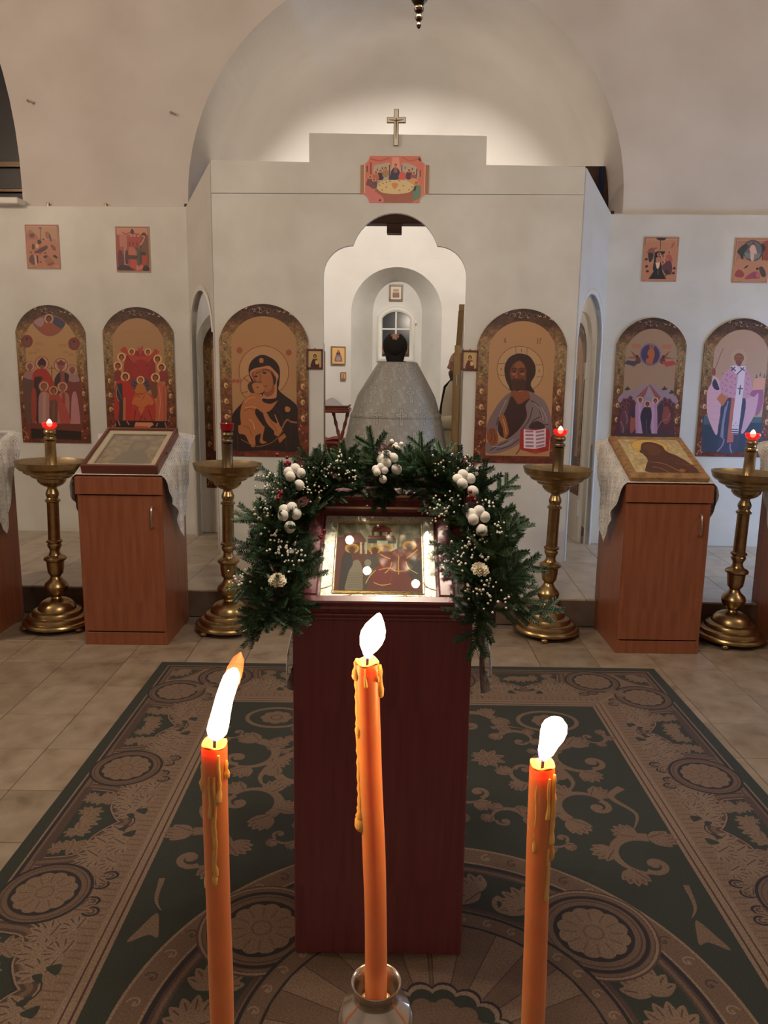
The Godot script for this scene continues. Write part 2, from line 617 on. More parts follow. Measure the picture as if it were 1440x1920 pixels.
# white brocade with woven crosses in rows
func brocade_material():
	var im := Image.create(512, 512, false, Image.FORMAT_RGB8)
	im.fill(lin3(0.66, 0.655, 0.63))
	var n := noise_image(512, 512, 0.05, 91)
	var dark := lin3(0.33, 0.325, 0.31)
	var lite := lin3(0.78, 0.775, 0.75)
	for gy in 4:
		for gx in 4:
			var x := gx * 128 + (64 if gy % 2 else 0)
			var y := gy * 128
			for o in [-512, 0]:
				var ox: int = x + o
				im.fill_rect(Rect2i(ox + 44, y + 14, 40, 100), dark)
				im.fill_rect(Rect2i(ox + 22, y + 38, 84, 34), dark)
				im.fill_rect(Rect2i(ox + 49, y + 19, 30, 90), lite)
				im.fill_rect(Rect2i(ox + 27, y + 43, 74, 24), lite)
				im.fill_rect(Rect2i(ox + 60, y + 30, 8, 68), dark)
				im.fill_rect(Rect2i(ox + 38, y + 52, 52, 7), dark)
				im.fill_rect(Rect2i(ox + 100, y + 84, 22, 22), lite)
				im.fill_rect(Rect2i(ox + 4, y + 84, 22, 22), lite)
	var nd := n.get_data()
	for y in 512:
		for x in 512:
			var c := im.get_pixel(x, y)
			im.set_pixel(x, y, c * (0.94 + 0.0004 * nd[y * 512 + x]))
	var m := mat(Color(1, 1, 1), 0.7)
	m.albedo_texture = ImageTexture.create_from_image(im)
	var hb := im.duplicate()
	hb.bump_map_to_normal_map(3.0)
	m.normal_enabled = true
	m.normal_texture = ImageTexture.create_from_image(hb)
	m.normal_scale = 0.25
	m.cull_mode = BaseMaterial3D.CULL_DISABLED
	m.rim_enabled = true
	m.rim = 0.3
	return m

# silvery grey brocade of the celebrant's robe
func vestment_material():
	var im := Image.create(512, 512, false, Image.FORMAT_RGB8)
	im.fill(lin3(0.345, 0.35, 0.325))
	var dark := lin3(0.19, 0.19, 0.16)
	var lite := lin3(0.42, 0.425, 0.40)
	var pale := lin3(0.50, 0.495, 0.465)
	for gy in 2:
		for gx in 2:
			var x := gx * 256
			var y := gy * 256
			var sh := 128 * gy
			for o in [0, -512]:
				var ox: int = x + sh + o
				for k in 3:   # woven blocks between the crosses
					im.fill_rect(Rect2i(ox + 140 + (k % 2) * 34, y + 20 + k * 74, 44, 44), lite)
					im.fill_rect(Rect2i(ox + 200 - (k % 2) * 34, y + 58 + k * 74, 40, 34), lite)
				var big: bool = gx == 0
				var c1: Color = pale if big else dark
				im.fill_rect(Rect2i(ox + 46, y + 20, 52, 200), c1)
				im.fill_rect(Rect2i(ox + 8, y + 68, 128, 52), c1)
				im.fill_rect(Rect2i(ox + 52, y + 26, 40, 188), dark if big else lite)
				im.fill_rect(Rect2i(ox + 14, y + 74, 116, 40), dark if big else lite)
				im.fill_rect(Rect2i(ox + 60, y + 34, 24, 172), lite)
				im.fill_rect(Rect2i(ox + 22, y + 82, 100, 24), lite)
				im.fill_rect(Rect2i(ox + 69, y + 48, 6, 130), dark)
				im.fill_rect(Rect2i(ox + 36, y + 92, 72, 5), dark)
	var nd := noise_image(512, 512, 0.06, 93).get_data()
	for y in 512:
		for x in 512:
			im.set_pixel(x, y, im.get_pixel(x, y) * (0.9 + 0.0007 * nd[y * 512 + x]))
	var m := mat(Color(1, 1, 1), 0.55)
	m.albedo_texture = ImageTexture.create_from_image(im)
	m.metallic = 0.1
	m.rim_enabled = true
	m.rim = 0.4
	return m

# chased silver-gilt border of the festal icon
func silver_material():
	var im := Image.create(512, 512, false, Image.FORMAT_RGB8)
	im.fill(lin3(0.86, 0.85, 0.70))
	var p := Painter.new(im)
	var dark := lin3(0.30, 0.31, 0.22)
	var r := RandomNumberGenerator.new()
	r.seed = 5
	for i in 260:
		var c := Vector2(r.randf() * 512, r.randf() * 512)
		var a0 := r.randf() * TAU
		var pts := []
		var rad := r.randf_range(9, 24)
		for k in 9:
			var t := k / 8.0
			pts.append_array([c.x + cos(a0 + t * 4.2) * rad * (1.0 - t * 0.7), c.y + sin(a0 + t * 4.2) * rad * (1.0 - t * 0.7)])
		p.line(pts, r.randf_range(2.0, 4.5), dark)
	var m := mat(Color(1, 1, 1), 0.4, 0.35)
	var t := ImageTexture.create_from_image(im)
	var nm := im.duplicate()
	nm.bump_map_to_normal_map(5.0)
	tri_tex(m, t, Vector3(7, 7, 7), false, ImageTexture.create_from_image(nm), 0.7)
	return m

# ---------------------------------------------------------------- printed icons
var border_sheet: Image

func icon_sheet() -> Image:
	if border_sheet == null:
		var w := 400
		var h := 720
		border_sheet = Image.create(w, h, false, Image.FORMAT_RGB8)
		var n1 := noise_image(w, h, 0.02, 101, 5).get_data()
		var n2 := noise_image(w, h, 0.06, 102, 3).get_data()
		var keys := [[0.0, Color8(72, 46, 38)], [0.08, Color8(86, 57, 44)], [0.17, Color8(140, 106, 70)], [0.25, Color8(158, 130, 92)], [0.42, Color8(150, 118, 78)], [0.55, Color8(134, 88, 54)], [0.68, Color8(118, 72, 45)], [0.8, Color8(116, 58, 37)], [1.0, Color8(120, 55, 36)]]
		for y in h:
			var t := float(y) / h
			var c := Color.BLACK
			for k in keys.size() - 1:
				if t >= keys[k][0] and t <= keys[k + 1][0]:
					c = keys[k][1].lerp(keys[k + 1][1], (t - keys[k][0]) / (keys[k + 1][0] - keys[k][0]))
			for x in w:
				var f: float = 0.66 + 0.50 * n1[y * w + x] / 255.0 + 0.42 * (n2[y * w + x] / 255.0 - 0.5)
				border_sheet.set_pixel(x, y, Color(c.r * f, c.g * f, c.b * f))
		var p := Painter.new(border_sheet)
		var g := RandomNumberGenerator.new()
		g.seed = 77
		for i in 90:   # scattered gilt scrolls of the printed frame
			var side := i % 2
			var x := g.randf_range(8, 46) if side == 0 else g.randf_range(354, 392)
			var y := g.randf_range(120, 700)
			if i > 60:
				x = g.randf_range(40, 360)
				y = g.randf_range(12, 50) if i % 3 else g.randf_range(690, 712)
			var l := g.randf_range(5, 11)
			var a := g.randf() * TAU
			p.line([x, y, x + cos(a) * l, y + sin(a) * l, x + cos(a + 0.9) * l * 1.4, y + sin(a + 0.9) * l * 1.4], 2.5, Color8(214, 176, 120) if i % 3 else Color8(70, 38, 28))
		for yy in [380, 455, 530]:
			for x in [26, 374]:
				p.oval(x, yy, 9, 13, Color8(216, 180, 128))
				p.oval(x + 3, yy + 3, 5, 7, Color8(150, 100, 60))
		for k in 5:
			p.oval(200 + (k - 2) * 26, 24 + absi(k - 2) * 5, 9, 10, Color8(64, 44, 46))
			p.ring(200 + (k - 2) * 26, 24 + absi(k - 2) * 5, 9, 10, 2, Color8(128, 104, 92))
	return border_sheet.duplicate()

func printed(im: Image, rough = 0.45) -> StandardMaterial3D:
	var m := mat(Color(1, 1, 1), rough)
	m.albedo_texture = ImageTexture.create_from_image(im)
	m.texture_repeat = false
	return m

func inner_field(p: Painter, c, inset = 0.135, shoulder = 0.235, top = 0.078, bottom = 0.955):
	var q := PackedVector2Array()
	for v2 in arch_poly(inset * p.w, (1.0 - inset) * p.w, (1.0 - bottom) * p.h, (1.0 - shoulder) * p.h, (1.0 - top) * p.h, 30):
		q.append(Vector2(v2.x, p.h - v2.y))
	p.fill(q, p.ink(c))

func icon_mother_and_child():
	var p := Painter.new(icon_sheet(), [33, 80, 1076, 1086, 55, 1845])
	p.gain = 1.8
	inner_field(p, [138, 101, 69])
	var red := [128, 62, 48]
	p.oval(283, 590, 34, 38, red)
	p.oval(853, 608, 34, 36, red)
	p.oval(218, 948, 22, 24, red)
	p.oval(265, 950, 22, 24, red)
	p.oval(565, 830, 285, 292, [146, 108, 76])
	p.ring(565, 830, 288, 295, 9, [112, 58, 34])
	p.oval(420, 1015, 128, 142, [142, 104, 72])
	p.ring(420, 1015, 128, 142, 9, [112, 58, 34])
	p.line([330, 905, 360, 935, 392, 958], 12, [112, 58, 34])
	p.line([312, 1088, 345, 1078, 380, 1070], 12, [112, 58, 34])
	# dark mantle
	p.blob([570, 640, 690, 700, 748, 800, 745, 960, 735, 1040, 800, 1105, 900, 1180, 955, 1260, 957, 1500, 957, 1768, 600, 1768, 200, 1768, 198, 1500, 200, 1350, 300, 1220, 380, 1140, 560, 1150, 430, 960, 388, 830, 410, 730, 480, 660], [36, 22, 20])
	p.poly([957, 1260, 957, 1768, 200, 1768, 200, 1360], [34, 21, 20])
	# lit hood hem, face
	p.blob([402, 850, 450, 800, 560, 775, 625, 765, 690, 820, 735, 880, 715, 960, 715, 1100, 690, 1145, 560, 1145, 560, 1060, 500, 1000, 430, 920], [150, 95, 66])
	p.blob([425, 850, 520, 805, 610, 800, 680, 850, 690, 960, 680, 1080, 600, 1130, 540, 1060, 480, 980, 435, 910], [112, 62, 38])
	p.blob([450, 850, 560, 812, 640, 850, 668, 940, 650, 1040, 600, 1070, 540, 1040, 490, 960], [132, 80, 50])
	p.line([470, 862, 500, 842, 540, 836], 9, [52, 28, 20])
	p.line([545, 828, 580, 812, 625, 822], 9, [52, 28, 20])
	p.oval(472, 890, 22, 11, [48, 28, 20])
	p.oval(572, 848, 24, 12, [48, 28, 20])
	p.line([522, 860, 528, 920, 515, 950, 545, 958], 9, [88, 46, 28])
	p.line([545, 1000, 580, 1008, 606, 996], 12, [104, 42, 30])
	p.blob([645, 830, 705, 900, 700, 970, 680, 985, 668, 900], [44, 25, 22])
	p.blob([512, 690, 535, 672, 560, 690, 555, 730, 520, 730], [146, 84, 58])
	p.blob([810, 1250, 840, 1238, 872, 1262, 860, 1300, 818, 1300], [140, 88, 46])
	# child
	p.blob([378, 1010, 400, 960, 450, 950, 520, 960, 570, 1040, 560, 1090, 470, 1095, 410, 1080], [60, 34, 24])
	p.blob([430, 985, 500, 960, 560, 1000, 568, 1060, 520, 1090, 460, 1080], [140, 88, 56])
	p.oval(492, 1020, 13, 7, [60, 34, 24])
	p.blob([370, 1130, 450, 1085, 520, 1120, 560, 1190, 640, 1210, 700, 1185, 725, 1170, 690, 1230, 640, 1290, 560, 1320, 480, 1270, 470, 1340, 555, 1470, 575, 1480, 540, 1560, 470, 1600, 470, 1700, 440, 1735, 400, 1690, 350, 1590, 280, 1570, 270, 1480, 300, 1460, 292, 1350, 310, 1230], [140, 84, 52])
	p.line([340, 1300, 400, 1270, 470, 1290], 8, [96, 50, 28])
	p.line([395, 1400, 440, 1440, 460, 1520], 8, [186, 130, 84])
	p.line([340, 1200, 400, 1150, 470, 1140], 7, [176, 120, 80])
	p.line([350, 1260, 430, 1250, 480, 1262], 7, [182, 128, 86])
	p.line([330, 1480, 390, 1500, 430, 1600], 8, [100, 54, 30])
	p.blob([545, 1500, 575, 1490, 555, 1600, 560, 1650, 600, 1670, 560, 1690, 520, 1670, 530, 1590], [140, 84, 50])
	# hand and cuff
	p.blob([555, 1310, 600, 1320, 650, 1400, 720, 1440, 690, 1345, 700, 1342, 745, 1450, 780, 1530, 740, 1590, 690, 1580, 680, 1530, 600, 1440], [142, 86, 54])
	p.line([640, 1420, 690, 1480, 720, 1540], 6, [100, 54, 32])
	p.poly([728, 1625, 800, 1560, 826, 1600, 750, 1680], [136, 80, 44])
	p.line([790, 1520, 700, 1640, 600, 1700, 470, 1720, 300, 1640], 12, [104, 66, 34])
	p.line([775, 1500, 830, 1400, 880, 1420, 950, 1430], 20, [122, 76, 44])
	p.line([262, 1580, 262, 1768], 4, [84, 54, 40])
	p.line([820, 1600, 825, 1768], 4, [84, 54, 40])
	p.line([700, 1250, 760, 1340, 800, 1470], 5, [64, 42, 38])
	p.line([840, 1340, 880, 1500, 870, 1700], 5, [62, 40, 36])
	return printed(p.im)

func icon_teacher():
	var p := Painter.new(icon_sheet(), [113, 32, 1162, 1026, 55, 1845])
	p.gain = 1.8
	inner_field(p, [146, 108, 74])
	p.oval(585, 745, 262, 262, [150, 116, 84])
	p.ring(585, 745, 266, 266, 6, [82, 52, 36])
	for e in [[535, 490, 540, 575], [668, 495, 664, 570], [330, 680, 420, 680], [330, 808, 420, 818], [760, 690, 845, 690], [770, 826, 840, 826]]:
		p.seg(e, 5, [86, 54, 38])
	p.seg([603, 505, 603, 540], 8, [86, 54, 38])
	p.seg([365, 730, 365, 760], 10, [96, 62, 44])
	p.seg([803, 740, 803, 775], 10, [96, 62, 44])
	for e in [[402, 390, 425, 430, 402, 440], [432, 385, 408, 412, 430, 436], [795, 385, 790, 445, 778, 440], [830, 390, 812, 440, 830, 440], [812, 392, 836, 388]]:
		p.line(e, 6, [82, 52, 36])
	# hair, face, beard
	p.blob([590, 562, 690, 590, 755, 690, 755, 800, 712, 880, 705, 930, 745, 1000, 720, 1010, 640, 985, 490, 1000, 450, 940, 412, 840, 405, 720, 450, 620, 520, 575], [42, 24, 18])
	p.blob([575, 640, 630, 680, 655, 760, 650, 860, 640, 960, 570, 990, 500, 970, 480, 870, 465, 780, 500, 690], [88, 46, 28])
	p.blob([480, 880, 520, 850, 590, 852, 648, 880, 640, 960, 570, 992, 505, 968], [54, 30, 22])
	p.blob([520, 690, 575, 650, 625, 690, 620, 730, 530, 730], [112, 62, 36])
	p.line([490, 742, 520, 730, 545, 745], 10, [40, 22, 18])
	p.line([572, 742, 600, 728, 632, 745], 10, [40, 22, 18])
	p.oval(515, 765, 20, 10, [38, 22, 18])
	p.oval(602, 765, 22, 11, [38, 22, 18])
	p.oval(510, 800, 28, 14, [128, 74, 48])
	p.oval(612, 798, 28, 14, [128, 74, 48])
	p.line([545, 750, 540, 820, 530, 838, 560, 842], 9, [128, 76, 52])
	p.line([520, 872, 560, 862, 600, 876], 8, [84, 36, 26])
	# neck, tunic, mantle
	p.blob([490, 990, 570, 1000, 650, 985, 690, 1020, 690, 1080, 560, 1150, 460, 1070], [108, 58, 34])
	p.blob([470, 1060, 560, 1150, 690, 1080, 720, 1200, 640, 1400, 560, 1560, 420, 1560, 330, 1500, 330, 1330], [46, 26, 24])
	p.blob([470, 1010, 460, 1080, 400, 1240, 330, 1340, 310, 1480, 250, 1500, 190, 1500, 172, 1580, 200, 1380, 280, 1220, 380, 1080], [98, 78, 78])
	p.blob([680, 1000, 760, 1030, 860, 1110, 915, 1250, 940, 1430, 920, 1520, 760, 1440, 640, 1540, 520, 1640, 350, 1720, 230, 1740, 170, 1700, 185, 1600, 250, 1620, 420, 1560, 560, 1440, 650, 1290, 640, 1160, 690, 1080], [104, 84, 84])
	p.blob([360, 1265, 400, 1290, 430, 1400, 440, 1500, 390, 1550, 370, 1420, 335, 1330], [124, 72, 40])
	p.line([375, 1320, 405, 1420, 410, 1500], 9, [172, 112, 68])
	p.blob([190, 1560, 200, 1480, 240, 1430, 290, 1450, 320, 1540, 300, 1620, 240, 1640], [110, 60, 34])
	p.line([225, 1450, 250, 1530, 225, 1600], 7, [60, 32, 20])
	p.line([262, 1440, 285, 1540, 270, 1620], 7, [60, 32, 20])
	for e in [[700, 1100, 780, 1160, 820, 1300], [720, 1180, 680, 1320, 600, 1440], [760, 1340, 830, 1380, 900, 1380], [300, 1690, 450, 1640, 560, 1560], [220, 1700, 320, 1640, 430, 1580], [400, 1130, 340, 1270, 300, 1400], [520, 1740, 560, 1680, 580, 1600], [700, 1380, 720, 1340, 800, 1290]]:
		p.line(e, 12, [58, 42, 46])
	for e in [[740, 1130, 800, 1200, 840, 1330], [420, 1100, 360, 1220, 330, 1300], [250, 1650, 380, 1640, 500, 1560], [820, 1180, 870, 1290, 880, 1360]]:
		p.line(e, 8, [142, 122, 122])
	p.blob([690, 1380, 770, 1340, 850, 1390, 830, 1430, 680, 1430], [50, 34, 36])
	# open book
	p.poly([575, 1440, 900, 1430, 910, 1500, 890, 1690, 740, 1730, 560, 1680], [134, 34, 32])
	p.poly([612, 1440, 742, 1452, 740, 1672, 608, 1664], [196, 164, 172])
	p.poly([742, 1452, 866, 1428, 856, 1640, 740, 1672], [188, 158, 168])
	for k in 5:
		p.rect(630, 1455 + k * 43, 722, 1478 + k * 43, [126, 96, 108])
		p.poly([750, 1462 + k * 43, 846, 1446 + k * 41, 846, 1468 + k * 41, 750, 1484 + k * 43], [126, 96, 108])
	for k in 7:
		p.line([700 + k * 14, 1690, 706 + k * 14, 1725, 700 + k * 15, 1745], 4, [150, 90, 50])
	p.poly([165, 1758, 930, 1758, 935, 1500, 960, 1500, 960, 1765, 165, 1765], [80, 40, 30])
	return printed(p.im)

func robe(p: Painter, x, y, wd, hgt, c, c2 = null):
	p.blob([x - wd * 0.2, y, x + wd * 0.2, y, x + wd * 0.46, y + hgt * 0.12, x + wd * 0.5, y + hgt * 0.5, x + wd * 0.42, y + hgt, x, y + hgt * 1.01, x - wd * 0.42, y + hgt, x - wd * 0.5, y + hgt * 0.5, x - wd * 0.46, y + hgt * 0.12], c)
	if c2 != null:
		p.blob([x - wd * 0.1, y + hgt * 0.05, x + wd * 0.12, y + hgt * 0.05, x + wd * 0.16, y + hgt * 0.5, x + wd * 0.1, y + hgt * 0.98, x - wd * 0.12, y + hgt * 0.98, x - wd * 0.14, y + hgt * 0.5], c2)

func icon_family():
	var p := Painter.new(icon_sheet(), [22, 168, 926, 1034, 68, 1845])
	p.gain = 1.9
	inner_field(p, [140, 106, 74])
	p.blob([275, 280, 380, 210, 480, 185, 590, 205, 695, 280, 660, 370, 580, 440, 490, 462, 400, 430, 310, 350], [104, 66, 62])
	p.blob([560, 215, 690, 285, 660, 360, 600, 340, 540, 290], [54, 50, 66])
	p.blob([290, 285, 400, 225, 420, 300, 380, 350], [128, 98, 98])
	p.blob([400, 330, 490, 290, 600, 340, 640, 380, 490, 455, 370, 400], [118, 62, 46])
	p.head(485, 240, 60, [150, 110, 92], [58, 34, 28], [92, 54, 40])
	for e in [[203, 530], [812, 555]]:
		p.oval(e[0], e[1], 76, 82, [102, 44, 38])
		p.oval(e[0], e[1] + 10, 38, 50, [84, 60, 60])
		p.oval(e[0], e[1] - 30, 14, 17, [52, 30, 28])
	for e in [[310, 545, 405], [620, 560, 710], [305, 630, 370], [222, 665, 340], [665, 645, 725], [742, 680, 800]]:
		p.script_lines(e[0], e[1], e[2], 2, 18, [100, 66, 48], int(e[0]))
	var halo := [152, 112, 92]
	var rim := [108, 62, 50]
	p.head(245, 850, 62, halo, [104, 70, 76], [104, 60, 52], rim)
	p.head(790, 890, 66, halo, [104, 70, 76], [104, 60, 52], rim)
	p.head(400, 810, 86, halo, [44, 26, 24], [104, 60, 46], rim)
	p.head(645, 830, 86, halo, [116, 84, 84], [110, 66, 58], rim)
	p.blob([345, 800, 400, 735, 450, 800, 440, 830, 350, 830], [50, 24, 26])
	p.poly([575, 775, 610, 795, 645, 755, 680, 795, 712, 775, 690, 830, 600, 830], [96, 46, 44])
	p.line([525, 840, 530, 940, 530, 1030], 10, [70, 44, 36])
	p.line([490, 872, 530, 870, 565, 872], 8, [70, 44, 36])
	# outer figures
	p.blob([160, 980, 200, 930, 290, 940, 310, 1040, 290, 1300, 300, 1570, 200, 1560, 180, 1400, 150, 1100], [74, 52, 46])
	p.blob([165, 990, 200, 920, 290, 930, 290, 1020], [122, 86, 84])
	p.blob([280, 960, 330, 890, 440, 880, 510, 960, 560, 1080, 520, 1180, 540, 1500, 330, 1560, 300, 1300, 290, 1100], [128, 40, 34])
	p.blob([300, 1020, 360, 980, 410, 1000, 380, 1100, 400, 1590, 340, 1590, 310, 1300], [46, 30, 34])
	p.blob([270, 1160, 330, 1180, 330, 1560, 280, 1550], [120, 46, 36])
	p.blob([590, 960, 640, 920, 720, 930, 760, 1010, 740, 1300, 600, 1300, 560, 1060], [50, 34, 40])
	p.poly([640, 920, 690, 920, 700, 1080, 640, 1100], [108, 58, 54])
	p.blob([740, 1030, 800, 960, 890, 1030, 925, 1200, 940, 1560, 800, 1590, 740, 1400, 720, 1150], [92, 44, 40])
	p.blob([745, 1020, 770, 950, 850, 950, 885, 1030, 800, 1045], [124, 92, 92])
	p.blob([795, 1200, 850, 1200, 900, 1560, 870, 1610, 790, 1610, 780, 1400], [142, 94, 100])
	# children in front
	p.head(428, 1105, 66, [156, 108, 80], [92, 62, 54], [112, 66, 52], rim)
	p.head(668, 1110, 68, [156, 108, 80], [92, 62, 54], [112, 66, 52], rim)
	robe(p, 435, 1180, 150, 430, [128, 92, 90], [142, 104, 98])
	robe(p, 680, 1180, 160, 430, [132, 84, 80], [124, 44, 38])
	p.blob([500, 1240, 560, 1210, 640, 1240, 680, 1400, 660, 1560, 640, 1480, 600, 1320, 540, 1290, 500, 1330], [128, 52, 40])
	p.head(552, 1160, 62, [160, 108, 70], [70, 40, 30], [116, 66, 48], rim)
	robe(p, 555, 1280, 110, 330, [82, 50, 40], [92, 58, 48])
	p.blob([610, 1340, 690, 1330, 760, 1500, 760, 1620, 660, 1620], [132, 56, 46])
	p.poly([200, 1590, 920, 1590, 920, 1690, 200, 1690], [86, 40, 32])
	p.poly([270, 1660, 912, 1690, 915, 1805, 272, 1790], [32, 20, 18])
	return printed(p.im)

func icon_assembly():
	var p := Painter.new(icon_sheet(), [24, 150, 956, 1010, 68, 1872])
	p.gain = 1.9
	inner_field(p, [136, 102, 72])
	p.script_lines(305, 378, 460, 2, 20, [142, 78, 58], 3)
	p.script_lines(578, 388, 716, 2, 18, [142, 84, 62], 4)
	var halo := [178, 134, 92]
	p.blob([360, 700, 430, 650, 540, 620, 660, 660, 720, 720, 740, 900, 720, 1100, 560, 1160, 380, 1100, 330, 880], [120, 36, 34])
	# wings rising at the top
	p.blob([285, 612, 340, 578, 370, 612, 400, 660, 540, 700, 690, 660, 730, 600, 785, 640, 730, 690, 640, 820, 545, 830, 450, 800, 370, 680, 310, 650], [142, 52, 40])
	p.blob([505, 560, 535, 600, 575, 556, 568, 640, 548, 690, 525, 650], [140, 56, 44])
	p.blob([470, 780, 545, 740, 640, 780, 640, 960, 545, 1000, 450, 950], [128, 36, 38])
	p.line([370, 690, 430, 770, 500, 830], 8, [70, 30, 26])
	p.line([720, 690, 660, 780, 610, 830], 8, [70, 30, 26])
	for e in [[430, 640, 45], [640, 640, 46], [300, 710, 56], [765, 730, 56], [255, 825, 58], [815, 835, 58]]:
		p.head(e[0], e[1], e[2], halo, [76, 34, 28], [122, 64, 46])
	p.blob([215, 900, 290, 890, 300, 1000, 210, 1020], [104, 40, 38])
	p.blob([790, 900, 870, 890, 890, 1000, 800, 1020], [112, 42, 38])
	# ring with child
	p.oval(548, 1080, 125, 115, [74, 56, 62])
	for k in 12:
		var a := TAU * k / 12
		p.line([548 + cos(a) * 60, 1080 + sin(a) * 55, 548 + cos(a) * 110, 1080 + sin(a) * 100], 12, [36, 30, 36])
	p.blob([548, 1040, 600, 1080, 625, 1160, 548, 1190, 475, 1160, 500, 1080], [146, 84, 44])
	p.head(548, 1005, 52, halo, [86, 46, 32], [140, 82, 54])
	# the two who hold it
	p.blob([250, 1030, 340, 1000, 420, 1070, 480, 1160, 460, 1300, 440, 1540, 250, 1550, 220, 1440, 215, 1250, 225, 1100], [140, 36, 32])
	p.blob([245, 1080, 310, 1060, 320, 1200, 330, 1400, 330, 1530, 275, 1530, 280, 1350, 240, 1200], [46, 38, 38])
	p.poly([330, 1240, 362, 1240, 362, 1540, 330, 1540], [150, 84, 56])
	p.line([250, 1090, 240, 1200, 280, 1300], 10, [120, 106, 100])
	p.line([255, 1110, 290, 1200, 310, 1260], 7, [92, 84, 80])
	p.head(352, 965, 60, halo, [66, 34, 28], [122, 64, 46])
	p.blob([680, 1050, 760, 1030, 780, 1200, 720, 1250, 690, 1180], [92, 54, 40])
	p.blob([760, 1050, 840, 1045, 880, 1130, 880, 1350, 870, 1580, 790, 1590, 745, 1500, 740, 1300, 770, 1180], [148, 74, 52])
	p.line([790, 1100, 800, 1300, 780, 1560], 9, [170, 104, 76])
	p.line([840, 1090, 850, 1300, 850, 1560], 9, [118, 46, 38])
	p.head(738, 970, 60, halo, [74, 38, 32], [122, 64, 46])
	# flames below
	p.blob([450, 1210, 560, 1180, 680, 1190, 735, 1300, 740, 1540, 690, 1560, 440, 1560, 440, 1350], [142, 44, 34])
	p.blob([440, 1320, 480, 1210, 560, 1200, 640, 1180, 715, 1280, 690, 1340, 640, 1330, 590, 1400, 570, 1480, 530, 1400, 500, 1340], [156, 82, 46])
	for e in [[470, 1330, 500, 1370, 540, 1360], [600, 1360, 640, 1360, 690, 1330], [480, 1230, 520, 1210, 540, 1240], [600, 1200, 590, 1230, 570, 1260]]:
		p.line(e, 8, [108, 44, 30])
	for e in [[490, 1400, 480, 1470, 470, 1540], [580, 1440, 560, 1500, 530, 1560], [600, 1500, 620, 1540, 640, 1580], [650, 1400, 680, 1470, 700, 1540]]:
		p.line(e, 10, [64, 28, 24])
	p.poly([245, 1545, 890, 1545, 890, 1650, 245, 1640], [30, 22, 22])
	p.poly([490, 1565, 700, 1565, 720, 1590, 650, 1645, 470, 1640], [170, 108, 78])
	p.poly([478, 1610, 650, 1615, 650, 1645, 470, 1640], [150, 66, 48])
	for e in [[270, 1550, 295, 1610], [380, 1550, 410, 1600], [770, 1570, 750, 1615], [860, 1560, 880, 1630]]:
		p.seg(e, 16, [150, 86, 58])
	p.poly([150, 1650, 1005, 1650, 1010, 1690, 150, 1690], [70, 36, 30])
	return printed(p.im)

